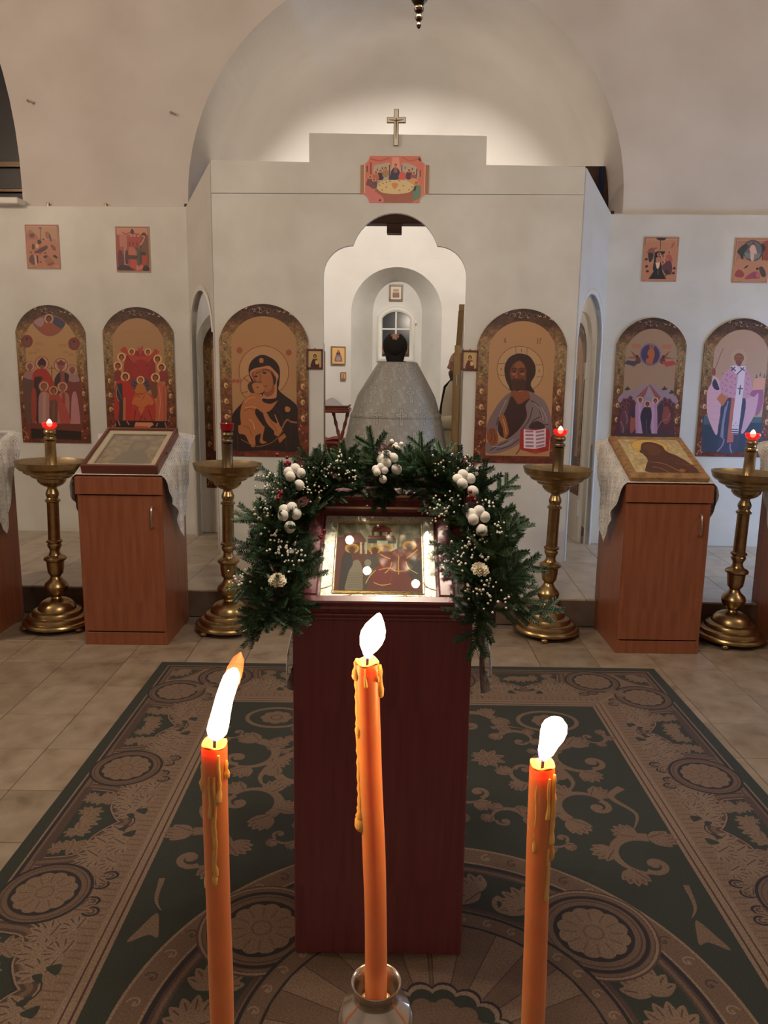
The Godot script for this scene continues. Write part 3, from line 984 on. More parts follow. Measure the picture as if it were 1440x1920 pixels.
func icon_ascending():
	var p := Painter.new(icon_sheet(), [140, -2, 1200, 992, 65, 2117])
	p.gain = 1.75
	inner_field(p, [138, 108, 86])
	p.rect(345, 450, 470, 515, [152, 92, 70])
	p.rect(792, 452, 930, 516, [152, 92, 70])
	p.oval(612, 602, 160, 168, [112, 88, 108])
	p.oval(612, 602, 138, 146, [62, 50, 74])
	p.blob([600, 520, 660, 520, 680, 600, 655, 680, 640, 740, 560, 730, 545, 680, 590, 640, 570, 590], [152, 78, 42])
	p.head(635, 482, 34, [154, 104, 76], [80, 44, 34], [128, 72, 48])
	# flying pair
	for s in [1, -1]:
		var cx := 612
		var q := func(a): 
			var o := []
			for i in range(0, a.size(), 2):
				o.append_array([cx + s * (a[i] - cx), a[i + 1]])
			return o
		p.poly(q.call([440, 640, 310, 538, 360, 620, 420, 660]), [122, 66, 52])
		p.poly(q.call([430, 660, 230, 662, 330, 640, 400, 630]), [124, 68, 54])
		p.blob(q.call([460, 660, 420, 620, 400, 660, 390, 700, 430, 740, 470, 710]), [92, 48, 44])
		p.poly(q.call([440, 700, 350, 700, 270, 690, 220, 740, 300, 760, 380, 780, 340, 800, 420, 740]), [64, 52, 64] if s == 1 else [150, 58, 52])
		p.oval(cx + s * (415 - cx), 632, 20, 22, [60, 36, 36])
	# mountains
	p.blob([180, 1190, 300, 1150, 430, 1120, 490, 1030, 530, 1070, 610, 1040, 680, 1035, 740, 1110, 860, 1130, 955, 1190, 960, 1330, 180, 1330], [130, 106, 116])
	p.poly([600, 1040, 760, 1230, 720, 1300, 600, 1100, 460, 1300, 400, 1230], [126, 66, 58])
	p.poly([590, 1050, 680, 1240, 520, 1240], [134, 112, 122])
	for e in [[270, 1110], [820, 1100], [925, 1150]]:
		p.blob([e[0] - 45, e[1] + 20, e[0] - 20, e[1] - 10, e[0], e[1] - 35, e[0] + 20, e[1] - 10, e[0] + 45, e[1], e[0] + 10, e[1] + 25], [62, 50, 46])
	# crowd left and right
	p.blob([180, 1300, 260, 1260, 380, 1300, 400, 1500, 400, 1830, 100, 1830, 130, 1500], [70, 38, 44])
	p.blob([740, 1310, 860, 1260, 945, 1330, 945, 1600, 930, 1830, 640, 1830, 650, 1560], [72, 38, 42])
	for e in [[220, 1290], [310, 1250], [195, 1380], [820, 1265], [885, 1285], [940, 1340], [270, 1350], [770, 1350]]:
		p.oval(e[0], e[1], 34, 38, [98, 60, 62])
		p.oval(e[0] + 3, e[1] + 6, 18, 24, [66, 34, 32])
	p.blob([330, 1480, 400, 1420, 410, 1600, 370, 1720, 310, 1780, 300, 1650], [132, 68, 54])
	p.blob([320, 1460, 390, 1380, 385, 1530, 330, 1540], [54, 40, 50])
	p.blob([190, 1420, 270, 1390, 280, 1640, 180, 1780, 150, 1620], [84, 48, 54])
	p.blob([780, 1400, 870, 1380, 900, 1560, 820, 1640, 770, 1540], [118, 56, 48])
	p.blob([650, 1500, 730, 1350, 790, 1330, 780, 1500, 700, 1680], [58, 42, 52])
	for e in [[230, 1450, 260, 1560, 250, 1640], [860, 1540, 880, 1500, 900, 1470], [700, 1720, 760, 1600, 860, 1560], [160, 1600, 200, 1700, 190, 1800]]:
		p.line(e, 12, [124, 92, 98])
	# middle figure between two in pale robes
	robe(p, 445, 1300, 130, 520, [150, 108, 132], [160, 120, 142])
	robe(p, 640, 1300, 130, 500, [150, 108, 132], [160, 120, 142])
	p.head(456, 1275, 48, [184, 138, 122], [66, 40, 36], [116, 66, 50])
	p.head(678, 1282, 48, [184, 138, 122], [66, 40, 36], [116, 66, 50])
	p.blob([560, 1380, 610, 1400, 622, 1520, 600, 1680, 610, 1800, 500, 1800, 470, 1650, 455, 1520, 500, 1400], [46, 36, 48])
	p.line([545, 1560, 540, 1680, 545, 1790], 14, [70, 62, 70])
	p.head(562, 1335, 50, [178, 132, 108], [52, 34, 40], [110, 62, 48])
	p.poly([100, 1780, 960, 1780, 955, 2010, 90, 2010], [60, 44, 44])
	return printed(p.im)

func icon_bishop():
	var p := Painter.new(icon_sheet(), [215, 42, 1128, 990, 65, 1835])
	p.gain = 1.75
	inner_field(p, [150, 120, 104])
	p.script_lines(440, 325, 475, 2, 18, [166, 118, 110], 8)
	p.script_lines(745, 335, 825, 2, 18, [166, 118, 110], 9)
	p.oval(608, 560, 104, 118, [154, 126, 106])
	p.ring(608, 560, 104, 118, 3, [146, 112, 88])
	p.poly([140, 1310, 905, 1310, 905, 1770, 130, 1770], [42, 50, 66])
	p.poly([160, 1310, 900, 1310, 900, 1380, 155, 1420], [62, 76, 84])
	# robes
	p.blob([290, 770, 260, 880, 205, 1000, 200, 1250, 240, 1400, 320, 1555, 350, 1400, 380, 1180, 380, 980, 360, 850, 310, 800], [176, 134, 148])
	p.blob([700, 1070, 840, 1000, 860, 1100, 800, 1300, 700, 1480, 645, 1530, 640, 1400, 690, 1200], [172, 130, 145])
	p.blob([470, 1070, 380, 1180, 370, 1400, 350, 1600, 330, 1770, 560, 1770, 640, 1500, 690, 1070], [54, 52, 74])
	for e in [[470, 1110, 420, 1350, 400, 1600], [440, 1180, 400, 1400, 380, 1580], [420, 1600, 400, 1680, 330, 1770], [500, 1660, 500, 1720, 520, 1780]]:
		p.line(e, 18, [112, 108, 128])
	p.poly([515, 1060, 560, 1060, 540, 1640, 455, 1650], [158, 84, 74])
	p.blob([540, 660, 620, 640, 700, 690, 750, 800, 780, 960, 740, 1060, 690, 1070, 540, 1070, 440, 1040, 370, 950, 370, 850, 440, 740], [164, 118, 136])
	p.poly([600, 660, 690, 660, 670, 900, 640, 1200, 600, 1540, 510, 1540, 550, 1150, 590, 850], [182, 164, 174])
	p.poly([500, 660, 600, 650, 620, 780, 560, 760], [182, 164, 174])
	for k in 26:
		var x: float = [400, 460, 520, 705, 560, 440, 500, 720][k % 8]
		var y: float = 760 + int(k / 4.0) * 45 + (k % 3) * 14
		p.seg([x - 10, y, x + 10, y], 5, [112, 66, 104])
		p.seg([x, y - 10, x, y + 10], 5, [112, 66, 104])
	for k in 20:
		p.oval(230 + (k % 4) * 36, 1010 + int(k / 4.0) * 85, 4, 6, [150, 104, 134])
	for e in [[510, 675, 565, 725], [560, 672, 510, 722], [620, 680, 680, 720], [672, 676, 580, 770], [627, 900, 615, 1025], [595, 948, 660, 948]]:
		p.seg(e, 13, [58, 54, 76])
	for k in 3:
		p.seg([515, 1475 + k * 28, 600, 1475 + k * 28], 13, [60, 54, 78])
	for e in [[570, 1390], [545, 1425], [590, 1425]]:
		p.oval(e[0], e[1], 7, 7, [110, 98, 124])
	p.poly([325, 1080, 380, 1010, 470, 1070, 400, 1180], [158, 92, 66])
	p.blob([275, 870, 310, 830, 350, 920, 358, 965, 310, 965, 275, 920], [48, 46, 66])
	# sword, hand, veil, church
	p.line([290, 740, 340, 620, 375, 520, 412, 440], 8, [98, 76, 68])
	p.blob([268, 770, 270, 710, 300, 690, 315, 740, 300, 790], [120, 62, 50])
	p.blob([745, 1020, 800, 960, 905, 950, 915, 1100, 880, 1240, 820, 1290, 850, 1100, 850, 1000, 800, 1050], [134, 76, 108])
	p.poly([790, 860, 820, 805, 930, 805, 940, 860, 910, 955, 780, 965], [178, 124, 108])
	for e in [[828, 785], [875, 760], [925, 780]]:
		p.seg([e[0], e[1] - 20, e[0], e[1] + 20], 8, [74, 54, 62])
		p.seg([e[0] - 14, e[1] + 20, e[0] + 14, e[1] + 20], 10, [74, 54, 62])
	# head
	p.oval(606, 560, 62, 60, [104, 62, 52])
	p.blob([560, 540, 600, 515, 650, 540, 648, 600, 625, 655, 590, 655, 562, 605], [124, 72, 54])
	p.blob([566, 600, 604, 590, 642, 600, 625, 660, 590, 660], [104, 64, 56])
	p.oval(588, 566, 8, 5, [66, 38, 34])
	p.oval(622, 566, 8, 5, [66, 38, 34])
	return printed(p.im)

func feast(painter: Callable, frame: Array, ground, gain = 1.75):
	var im := Image.create(256, 340, false, Image.FORMAT_RGB8)
	var p := Painter.new(im, frame)
	p.gain = gain
	im.fill(p.ink([150, 112, 96]))
	im.fill_rect(Rect2i(6, 6, 244, 328), p.ink([128, 76, 64]))
	im.fill_rect(Rect2i(12, 12, 232, 316), p.ink([166, 122, 104]))
	im.fill_rect(Rect2i(16, 20, 226, 302), p.ink(ground))
	painter.call(p)
	return printed(im)

func feast_cave(p: Painter):
	p.blob([250, 700, 420, 560, 640, 600, 900, 640, 1080, 620, 1240, 720, 1300, 1480, 320, 1480], [150, 96, 76])
	p.blob([330, 320, 480, 420, 620, 560, 560, 640, 300, 640, 240, 500], [144, 84, 70])
	p.blob([320, 500, 400, 440, 500, 470, 480, 560, 380, 580], [74, 62, 60])
	p.poly([635, 250, 745, 250, 715, 290, 670, 290], [50, 40, 38])
	p.poly([680, 280, 712, 280, 722, 680, 690, 680], [110, 66, 70])
	p.blob([860, 400, 980, 400, 1010, 560, 960, 620, 880, 560], [134, 74, 62])
	p.blob([980, 480, 1020, 470, 1080, 680, 1020, 660], [56, 48, 54])
	p.oval(800, 630, 34, 24, [52, 30, 28])
	p.blob([600, 680, 660, 640, 740, 720, 680, 800, 620, 760], [40, 28, 30])
	p.blob([420, 820, 470, 780, 520, 860, 500, 960, 430, 950], [76, 44, 48])
	p.blob([540, 820, 620, 800, 640, 900, 580, 920], [176, 132, 112])
	p.blob([500, 1080, 600, 980, 800, 870, 920, 830, 940, 920, 820, 1020, 680, 1080], [72, 40, 42])
	p.blob([480, 1030, 620, 940, 700, 860, 760, 830, 720, 900, 600, 1000], [148, 72, 68])
	p.blob([640, 1100, 720, 1060, 780, 1080, 700, 1130], [152, 52, 48])
	p.blob([1050, 820, 1180, 860, 1230, 980, 1130, 980], [96, 60, 58])
	p.oval(1080, 840, 34, 40, [84, 50, 40])
	p.oval(390, 1060, 36, 26, [80, 44, 30])
	p.oval(870, 1080, 36, 26, [52, 28, 26])
	p.blob([340, 1260, 420, 1130, 490, 1200, 530, 1450, 460, 1460, 350, 1360], [76, 50, 54])
	p.blob([570, 1180, 630, 1180, 650, 1400, 600, 1400], [60, 30, 26])
	p.blob([520, 1200, 570, 1180, 600, 1440, 550, 1450], [170, 126, 104])
	p.blob([800, 1210, 890, 1150, 980, 1200, 900, 1250], [38, 30, 34])
	p.blob([960, 1180, 1100, 1280, 1160, 1400, 960, 1440, 850, 1340], [128, 84, 60])
	p.blob([930, 1470, 1080, 1380, 1180, 1410, 1060, 1490], [112, 50, 52])
	p.blob([1120, 1170, 1200, 1140, 1290, 1250, 1180, 1230], [38, 26, 28])
	p.oval(720, 1375, 36, 22, [44, 20, 20])

func feast_temple(p: Painter):
	p.rect(200, 420, 1260, 1560, [132, 60, 50])
	p.blob([1040, 400, 1200, 420, 1260, 900, 1260, 1400, 1050, 1100], [96, 62, 50])
	p.poly([300, 430, 550, 430, 560, 1400, 470, 1400, 440, 800, 320, 800], [156, 96, 86])
	p.line([400, 330, 500, 390, 640, 360, 800, 380, 960, 400], 40, [140, 62, 56])
	p.blob([720, 225, 790, 330, 730, 400, 660, 330], [42, 40, 38])
	p.poly([600, 440, 990, 440, 990, 780, 600, 780], [140, 56, 54])
	for x in [640, 750, 880]:
		p.rect(x - 18, 650, x + 18, 770, [96, 24, 34])
	for x in [690, 800, 930]:
		p.rect(x - 35, 436, x + 35, 470, [184, 136, 110])
	p.blob([1010, 420, 1080, 360, 1160, 410, 1100, 430], [38, 30, 28])
	p.line([1040, 450, 1120, 480, 1060, 640, 980, 740], 26, [186, 132, 116])
	p.poly([600, 820, 760, 800, 930, 1060, 600, 1060], [156, 86, 64])
	p.blob([790, 810, 960, 880, 990, 1340, 930, 1380, 880, 1200, 860, 900], [62, 66, 58])
	p.poly([560, 1060, 900, 1090, 900, 1200, 560, 1190], [62, 44, 38])
	p.poly([980, 760, 1020, 760, 1030, 1350, 990, 1350], [46, 36, 30])
	p.oval(1090, 1015, 70, 62, [44, 28, 34])
	p.blob([1040, 1100, 1200, 1100, 1180, 1340, 1060, 1420], [148, 50, 44])
	p.poly([665, 1200, 850, 1210, 880, 1480, 665, 1480], [156, 60, 54])
	p.blob([270, 950, 360, 920, 440, 1080, 440, 1380, 280, 1400], [78, 38, 46])
	p.blob([500, 950, 580, 930, 600, 1180, 580, 1350, 500, 1300], [60, 40, 44])
	p.oval(360, 860, 50, 52, [128, 76, 66])
	p.oval(570, 880, 42, 46, [116, 70, 64])
	p.blob([260, 1540, 340, 1380, 560, 1400, 700, 1480, 780, 1550], [32, 32, 44])
	p.blob([1070, 1550, 1100, 1430, 1160, 1380, 1260, 1440, 1270, 1560], [34, 34, 40])
	p.blob([860, 1380, 940, 1420, 1060, 1370, 1040, 1500, 860, 1550], [164, 96, 84])

func feast_river(p: Painter):
	p.blob([240, 400, 500, 300, 900, 320, 1240, 440, 1180, 1000, 1140, 1460, 140, 1460, 180, 900], [160, 106, 82])
	p.blob([590, 170, 880, 170, 820, 240, 660, 240], [50, 34, 44])
	p.line([712, 250, 705, 400, 692, 540], 24, [80, 66, 42])
	p.poly([520, 620, 620, 580, 850, 580, 790, 690, 700, 720, 740, 1200, 850, 1430, 310, 1430, 470, 1200, 450, 1100, 490, 900], [28, 26, 28])
	p.blob([300, 640, 350, 520, 480, 470, 530, 640, 440, 650], [124, 66, 66])
	p.blob([330, 640, 470, 650, 480, 760, 400, 900, 340, 880], [40, 44, 38])
	p.line([500, 540, 560, 480, 600, 490], 30, [104, 58, 48])
	p.head(660, 675, 60, [180, 130, 108], [70, 36, 30], [128, 64, 50])
	p.blob([560, 800, 640, 740, 700, 800, 690, 920, 570, 920], [160, 98, 82])
	p.poly([535, 920, 680, 920, 660, 1020, 620, 1120, 570, 1100], [196, 164, 140])
	p.line([600, 1110, 610, 1200, 600, 1300], 20, [84, 90, 84])
	for e in [[780, 730], [960, 620], [860, 860], [760, 920]]:
		p.head(e[0], e[1], 56, [184, 126, 104], [56, 32, 28], [140, 80, 62])
	p.blob([880, 700, 1000, 680, 1060, 860, 960, 880, 880, 800], [152, 72, 62])
	p.blob([740, 1020, 900, 880, 1000, 880, 1040, 1040, 1000, 1280, 830, 1270, 740, 1120], [80, 46, 54])
	p.blob([820, 1150, 900, 1160, 940, 1270, 830, 1270], [44, 36, 40])
	for e in [[260, 820], [260, 1040], [280, 1190], [1100, 1090], [1070, 1240]]:
		p.blob([e[0] - 50, e[1] + 30, e[0] - 20, e[1] - 20, e[0] + 20, e[1] - 40, e[0] + 50, e[1] + 10, e[0] + 10, e[1] + 40], [58, 30, 28])
	p.blob([1100, 300, 1140, 340, 1060, 470, 1020, 460], [146, 76, 62])
	p.oval(840, 1310, 30, 26, [92, 46, 38])

func feast_mountain(p: Painter):
	p.blob([360, 950, 800, 1000, 1400, 960, 1400, 1640, 260, 1640], [156, 106, 82])
	p.blob([1180, 400, 1420, 300, 1440, 900, 1200, 900], [120, 56, 48])
	p.oval(880, 620, 310, 350, [86, 80, 84])
	p.ring(880, 620, 310, 350, 26, [44, 34, 36])
	p.blob([370, 660, 520, 470, 690, 400, 700, 560, 600, 700, 560, 920, 500, 900, 440, 760], [36, 38, 42])
	p.poly([600, 700, 1140, 720, 1080, 860, 880, 960, 640, 860], [98, 104, 104])
	p.poly([760, 480, 1060, 460, 1080, 700, 700, 700], [84, 78, 86])
	p.blob([820, 470, 900, 420, 970, 520, 1010, 720, 930, 740, 900, 960, 820, 960, 800, 700, 770, 580], [186, 142, 128])
	p.oval(900, 370, 44, 52, [92, 44, 42])
	p.oval(755, 490, 40, 46, [84, 42, 40])
	p.blob([1160, 380, 1220, 400, 1300, 520, 1230, 660, 1180, 640], [42, 34, 34])
	p.line([1160, 720, 1190, 850, 1200, 970], 34, [82, 36, 32])
	p.blob([570, 1250, 640, 1170, 720, 1120, 690, 1200], [48, 28, 26])
	p.blob([270, 1500, 380, 1290, 520, 1330, 590, 1470, 480, 1560], [128, 54, 54])
	p.blob([600, 1600, 800, 1410, 980, 1340, 1080, 1460, 1100, 1580, 860, 1600], [132, 54, 72])
	p.poly([860, 1460, 940, 1440, 960, 1560, 860, 1590], [96, 62, 88])
	p.blob([1080, 1200, 1200, 1190, 1300, 1400, 1280, 1520, 1180, 1530, 1110, 1400], [62, 48, 46])
	p.oval(1025, 1250, 44, 48, [54, 30, 28])
	p.blob([980, 1420, 1080, 1380, 1110, 1520, 1010, 1560], [152, 82, 80])

func icon_supper():
	var im := Image.create(448, 310, false, Image.FORMAT_RGB8)
	var p := Painter.new(im, [112, 112, 1075, 1075, 752, 1410])
	p.gain = 1.3
	im.fill(p.ink([206, 122, 104]))
	p.rect(112, 870, 170, 1270, [164, 122, 92])
	p.rect(1022, 870, 1076, 1280, [156, 112, 82])
	p.rect(164, 860, 178, 1270, [222, 178, 150])
	p.rect(1012, 860, 1024, 1280, [222, 178, 150])
	p.rect(180, 760, 1012, 1410, [208, 118, 102])
	p.poly([560, 770, 650, 770, 680, 1000, 540, 1000], [222, 148, 132])
	p.blob([300, 900, 420, 862, 530, 860, 530, 1080, 330, 1100], [186, 166, 150])
	p.blob([690, 862, 820, 870, 910, 930, 910, 1080, 700, 1080], [186, 166, 150])
	for e in [[206, 890, 205, 980], [258, 840, 258, 1010], [522, 875, 522, 1060], [692, 875, 692, 980], [902, 930, 902, 1050], [952, 950, 952, 1040], [348, 930, 348, 960], [420, 910, 420, 940], [738, 905, 738, 930], [840, 920, 840, 950]]:
		p.seg(e, 14, [92, 58, 60])
	p.line([250, 790, 380, 820, 520, 780], 18, [176, 96, 84])
	p.line([700, 770, 800, 820, 930, 790], 18, [184, 104, 88])
	p.poly([930, 770, 965, 800, 950, 830, 915, 800], [84, 60, 48])
	# table
	p.blob([420, 1110, 600, 1080, 780, 1105, 880, 1180, 800, 1260, 600, 1285, 400, 1260, 325, 1180], [216, 188, 140])
	p.blob([330, 1210, 420, 1265, 600, 1288, 790, 1265, 870, 1215, 850, 1400, 330, 1400], [164, 94, 78])
	p.blob([550, 1140, 600, 1125, 645, 1145, 615, 1205, 580, 1205], [214, 138, 84])
	for e in [[480, 1190], [720, 1170], [665, 1235], [430, 1135], [480, 1120], [380, 1160], [800, 1225], [840, 1185], [530, 1105], [660, 1100], [420, 1230]]:
		p.oval(e[0], e[1], 15, 10, [182, 132, 92])
	# diners
	p.blob([545, 960, 600, 905, 660, 960, 670, 1060, 620, 1085, 510, 1082, 530, 1030], [62, 60, 82])
	p.poly([585, 915, 625, 915, 635, 985, 580, 985], [150, 98, 92])
	p.head(605, 880, 34, [228, 178, 124], [90, 56, 46], [186, 124, 96])
	for e in [[395, 965, [62, 54, 70]], [330, 985, [190, 104, 92]], [465, 925, [166, 128, 92]], [795, 955, [104, 54, 76]], [860, 990, [140, 92, 108]], [250, 1050, [116, 72, 86]], [305, 1085, [80, 92, 96]]]:
		p.blob([e[0] - 45, e[1] + 70, e[0] - 30, e[1] + 20, e[0] + 30, e[1] + 20, e[0] + 45, e[1] + 70, e[0] + 30, e[1] + 120, e[0] - 35, e[1] + 120], e[2])
		p.head(e[0], e[1], 28, [222, 164, 112], [96, 60, 48], [184, 118, 92])
	p.blob([670, 980, 740, 990, 740, 1080, 650, 1070], [206, 92, 84])
	p.blob([800, 1100, 840, 1060, 910, 1080, 900, 1120, 840, 1140], [218, 152, 96])
	p.blob([200, 1120, 260, 1090, 330, 1190, 290, 1200, 200, 1180], [130, 74, 84])
	p.blob([865, 1190, 905, 1160, 960, 1180, 960, 1320, 900, 1370, 850, 1350], [104, 132, 108])
	p.blob([865, 1195, 900, 1170, 890, 1230, 865, 1240], [58, 62, 62])
	p.head(900, 1130, 30, [222, 164, 112], [110, 62, 46], [190, 120, 90])
	p.blob([180, 1180, 240, 1180, 360, 1280, 420, 1320, 440, 1400, 250, 1400, 200, 1300], [206, 118, 112])
	p.blob([370, 1385, 395, 1355, 405, 1385], [84, 48, 48])
	return printed(im)

func small_sheet(bg: Color, robe_c: Color, face: Color, halo: Color, kind = 0):
	var im := Image.create(128, 160, false, Image.FORMAT_RGB8)
	im.fill(bg)
	var p := Painter.new(im)
	if kind == 0:      # half figure
		p.blob([64, 60, 92, 92, 104, 160, 24, 160, 36, 96], robe_c)
		p.head(64, 52, 30, halo, robe_c.darkened(0.4), face)
		p.blob([72, 92, 96, 100, 96, 130, 70, 128], halo.lightened(0.1))
	elif kind == 1:    # robed figure, cone-shaped
		p.blob([64, 24, 84, 60, 104, 134, 64, 140, 24, 134, 44, 60], robe_c)
		p.poly([54, 36, 74, 36, 86, 70, 42, 70], robe_c.darkened(0.45))
		p.oval(64, 44, 9, 12, face)
		p.blob([50, 92, 78, 92, 86, 128, 42, 128], robe_c.lightened(0.25))
	else:              # three standing figures
		p.rect(30, 34, 98, 62, robe_c.lightened(0.3))
		for x in [38, 64, 90]:
			p.blob([x - 14, 86, x, 74, x + 14, 86, x + 13, 134, x - 13, 134], robe_c)
			p.oval(x, 72, 9, 11, halo)
			p.oval(x, 73, 6, 8, face)
	return printed(im)

func icon_old_board():      # darkened icon on the cabinet by the left wall
	var im := Image.create(256, 300, false, Image.FORMAT_RGB8)
	var n := noise_image(256, 300, 0.02, 131, 5).get_data()
	for y in 300:
		for x in 256:
			var f: float = 0.75 + 0.5 * n[y * 256 + x] / 255.0
			im.set_pixel(x, y, Color(0.52 * f, 0.46 * f, 0.345 * f))
	var p := Painter.new(im)
	p.blob([120, 60, 175, 50, 200, 90, 190, 140, 215, 200, 210, 292, 70, 292, 80, 210, 110, 150, 105, 100], Color(0.40, 0.37, 0.30))
	p.blob([130, 80, 170, 75, 180, 115, 160, 145, 130, 140], Color(0.50, 0.43, 0.31))
	p.line([30, 60, 80, 50, 110, 70], 3, Color(0.44, 0.38, 0.28))
	p.line([210, 130, 190, 160, 215, 190], 3, Color(0.62, 0.55, 0.42))
	return printed(im, 0.6)

func icon_old_mother():     # darkened icon on the cabinet by the right wall
	var im := Image.create(320, 360, false, Image.FORMAT_RGB8)
	var n := noise_image(320, 360, 0.03, 133, 5).get_data()
	for y in 360:
		for x in 320:
			var f: float = 0.85 + 0.3 * n[y * 320 + x] / 255.0
			im.set_pixel(x, y, Color(0.76 * f, 0.68 * f, 0.50 * f))
	var p := Painter.new(im)
	p.oval(150, 80, 96, 78, Color(0.86, 0.70, 0.36))
	p.ring(150, 80, 96, 78, 3, Color(0.58, 0.42, 0.20))
	p.oval(92, 132, 38, 34, Color(0.80, 0.66, 0.38))
	p.blob([128, 36, 180, 30, 220, 70, 224, 130, 270, 190, 310, 280, 318, 360, 70, 360, 66, 300, 96, 230, 90, 150, 100, 90], Color(0.33, 0.175, 0.115))
	p.blob([120, 70, 170, 50, 200, 90, 195, 140, 150, 180, 112, 160], Color(0.40, 0.22, 0.125))
	p.oval(104, 140, 24, 26, Color(0.34, 0.185, 0.11))
	p.line([110, 250, 170, 270, 220, 340], 5, Color(0.72, 0.50, 0.26))
	p.line([100, 300, 140, 320, 170, 360], 5, Color(0.66, 0.44, 0.24))
	p.line([220, 200, 270, 250, 290, 330], 4, Color(0.50, 0.26, 0.16))
	p.poly([215, 340, 240, 315, 262, 330, 236, 358], Color(0.62, 0.36, 0.20))
	p.poly([228, 255, 320, 275, 320, 290, 226, 268], Color(0.46, 0.21, 0.14))
	for e in [[18, 20], [250, 16], [30, 210], [52, 240], [16, 260]]:
		p.script_lines(e[0], e[1], e[0] + 50, 3, 9, Color(0.45, 0.36, 0.24), int(e[0]))
	return printed(im, 0.5)

func icon_feast_main():     # painting inside the silver-gilt border of the festal icon
	var im := Image.create(480, 480, false, Image.FORMAT_RGB8)
	var p := Painter.new(im, [222, 190, 1050, 1060, 180, 868])
	p.gain = 1.0
	im.fill(p.ink([126, 120, 92]))
	p.rect(190, 330, 1060, 870, [112, 56, 40])
	p.poly([440, 200, 830, 200, 830, 460, 440, 460], [166, 160, 128])
	p.poly([300, 290, 445, 280, 500, 360, 480, 400, 240, 400, 240, 350], [118, 62, 44])
	p.rect(250, 380, 480, 870, [104, 50, 36])
	for x in [450, 500, 560, 760, 800]:
		p.rect(x - 11, 380, x + 11, 500, [206, 200, 160])
	p.blob([535, 300, 580, 215, 660, 198, 740, 225, 775, 300, 770, 330, 535, 330], [142, 52, 38])
	p.rect(540, 270, 770, 310, [196, 186, 146])
	for x in [570, 650, 730]:
		p.rect(x - 14, 262, x + 14, 310, [60, 56, 40])
	p.poly([520, 340, 800, 330, 800, 390, 520, 390], [70, 68, 48])
	p.poly([610, 360, 720, 360, 720, 420, 610, 420], [210, 206, 176])
	p.poly([840, 290, 960, 270, 990, 340, 990, 460, 810, 460, 820, 340], [92, 88, 66])
	# pale stone, dark figures
	p.blob([320, 700, 350, 600, 420, 560, 465, 640, 470, 780, 460, 860, 300, 860], [142, 132, 108])
	for k in 7:
		p.line([315, 700 + k * 22, 390, 690 + k * 22, 465, 705 + k * 22], 5, [104, 96, 76])
	p.blob([265, 540, 300, 480, 350, 500, 370, 600, 330, 680, 280, 860, 230, 860, 250, 660], [52, 46, 44])
	p.blob([480, 560, 560, 520, 640, 540, 640, 640, 560, 700, 500, 860, 470, 860, 490, 700], [74, 72, 60])
	p.oval(520, 590, 34, 36, [146, 140, 116])
	p.oval(530, 660, 46, 24, [124, 116, 92])
	p.blob([560, 760, 620, 600, 700, 520, 780, 560, 800, 700, 760, 800, 640, 805], [128, 46, 40])
	p.blob([740, 500, 830, 440, 940, 470, 950, 600, 900, 700, 980, 800, 900, 866, 740, 866, 770, 700], [116, 50, 36])
	p.blob([930, 560, 1040, 520, 1050, 760, 960, 740], [62, 64, 60])
	for e in [[630, 660, 700, 640, 770, 640], [580, 780, 660, 805, 750, 790], [640, 500, 700, 530, 745, 548], [830, 520, 826, 600, 828, 700], [760, 580, 740, 640, 690, 690], [905, 540, 960, 500, 1020, 450], [900, 570, 930, 640, 1020, 690], [780, 660, 830, 670, 880, 660], [500, 790, 540, 720, 600, 660]]:
		p.line(e, 9, [230, 184, 92])
	for e in [[360, 445, 66, 46], [590, 455, 58, 38], [700, 440, 60, 34], [938, 408, 64, 42]]:
		p.oval(e[0], e[1], e[2] + 6, e[3] + 4, [214, 160, 58])
		p.oval(e[0], e[1], e[2] - 14, e[3] - 10, [156, 112, 44])
		p.blob([e[0] - 30, e[1] + 5, e[0], e[1] - 22, e[0] + 30, e[1] + 5, e[0] + 20, e[1] + 46, e[0] - 20, e[1] + 46], [88, 48, 34])
	p.rect(190, 855, 1060, 870, [92, 70, 44])
	var m = printed(im, 0.75)
	return m

func icon_door_figure(tall = false):       # standing figure on a deacon's door
	var im := icon_sheet()
	var p := Painter.new(im)
	p.gain = 2.4
	inner_field(p, Color8(176, 138, 106), 0.135, 0.2, 0.075, 0.96)
	if tall:
		p.poly([54, 560, 346, 560, 346, 690, 54, 690], Color8(64, 52, 44))
		p.blob([200, 190, 250, 280, 262, 440, 258, 690, 142, 690, 138, 440, 150, 280], Color8(86, 72, 68))
		p.blob([150, 240, 110, 240, 95, 420, 110, 560, 140, 470], Color8(134, 92, 64))
		p.blob([250, 240, 290, 240, 305, 420, 290, 560, 260, 470], Color8(134, 92, 64))
		p.blob([180, 330, 222, 330, 226, 420, 178, 420], Color8(150, 116, 108))
	else:
		p.rect(54, 560, 346, 690, Color8(36, 34, 32))
		p.blob([130, 250, 90, 240, 76, 380, 100, 520, 130, 560, 140, 400], Color8(74, 42, 32))
		p.blob([270, 250, 310, 240, 324, 380, 300, 520, 270, 560, 260, 400], Color8(74, 42, 32))
		p.blob([200, 240, 264, 290, 280, 460, 260, 680, 140, 680, 122, 460, 136, 290], Color8(150, 70, 50))
		p.blob([190, 280, 230, 290, 240, 470, 220, 676, 180, 676, 176, 470], Color8(190, 150, 110))
	p.head(200, 196, 46, Color8(226, 184, 130), Color8(70, 44, 36), Color8(150, 96, 68), Color8(150, 90, 60))
	return printed(im)

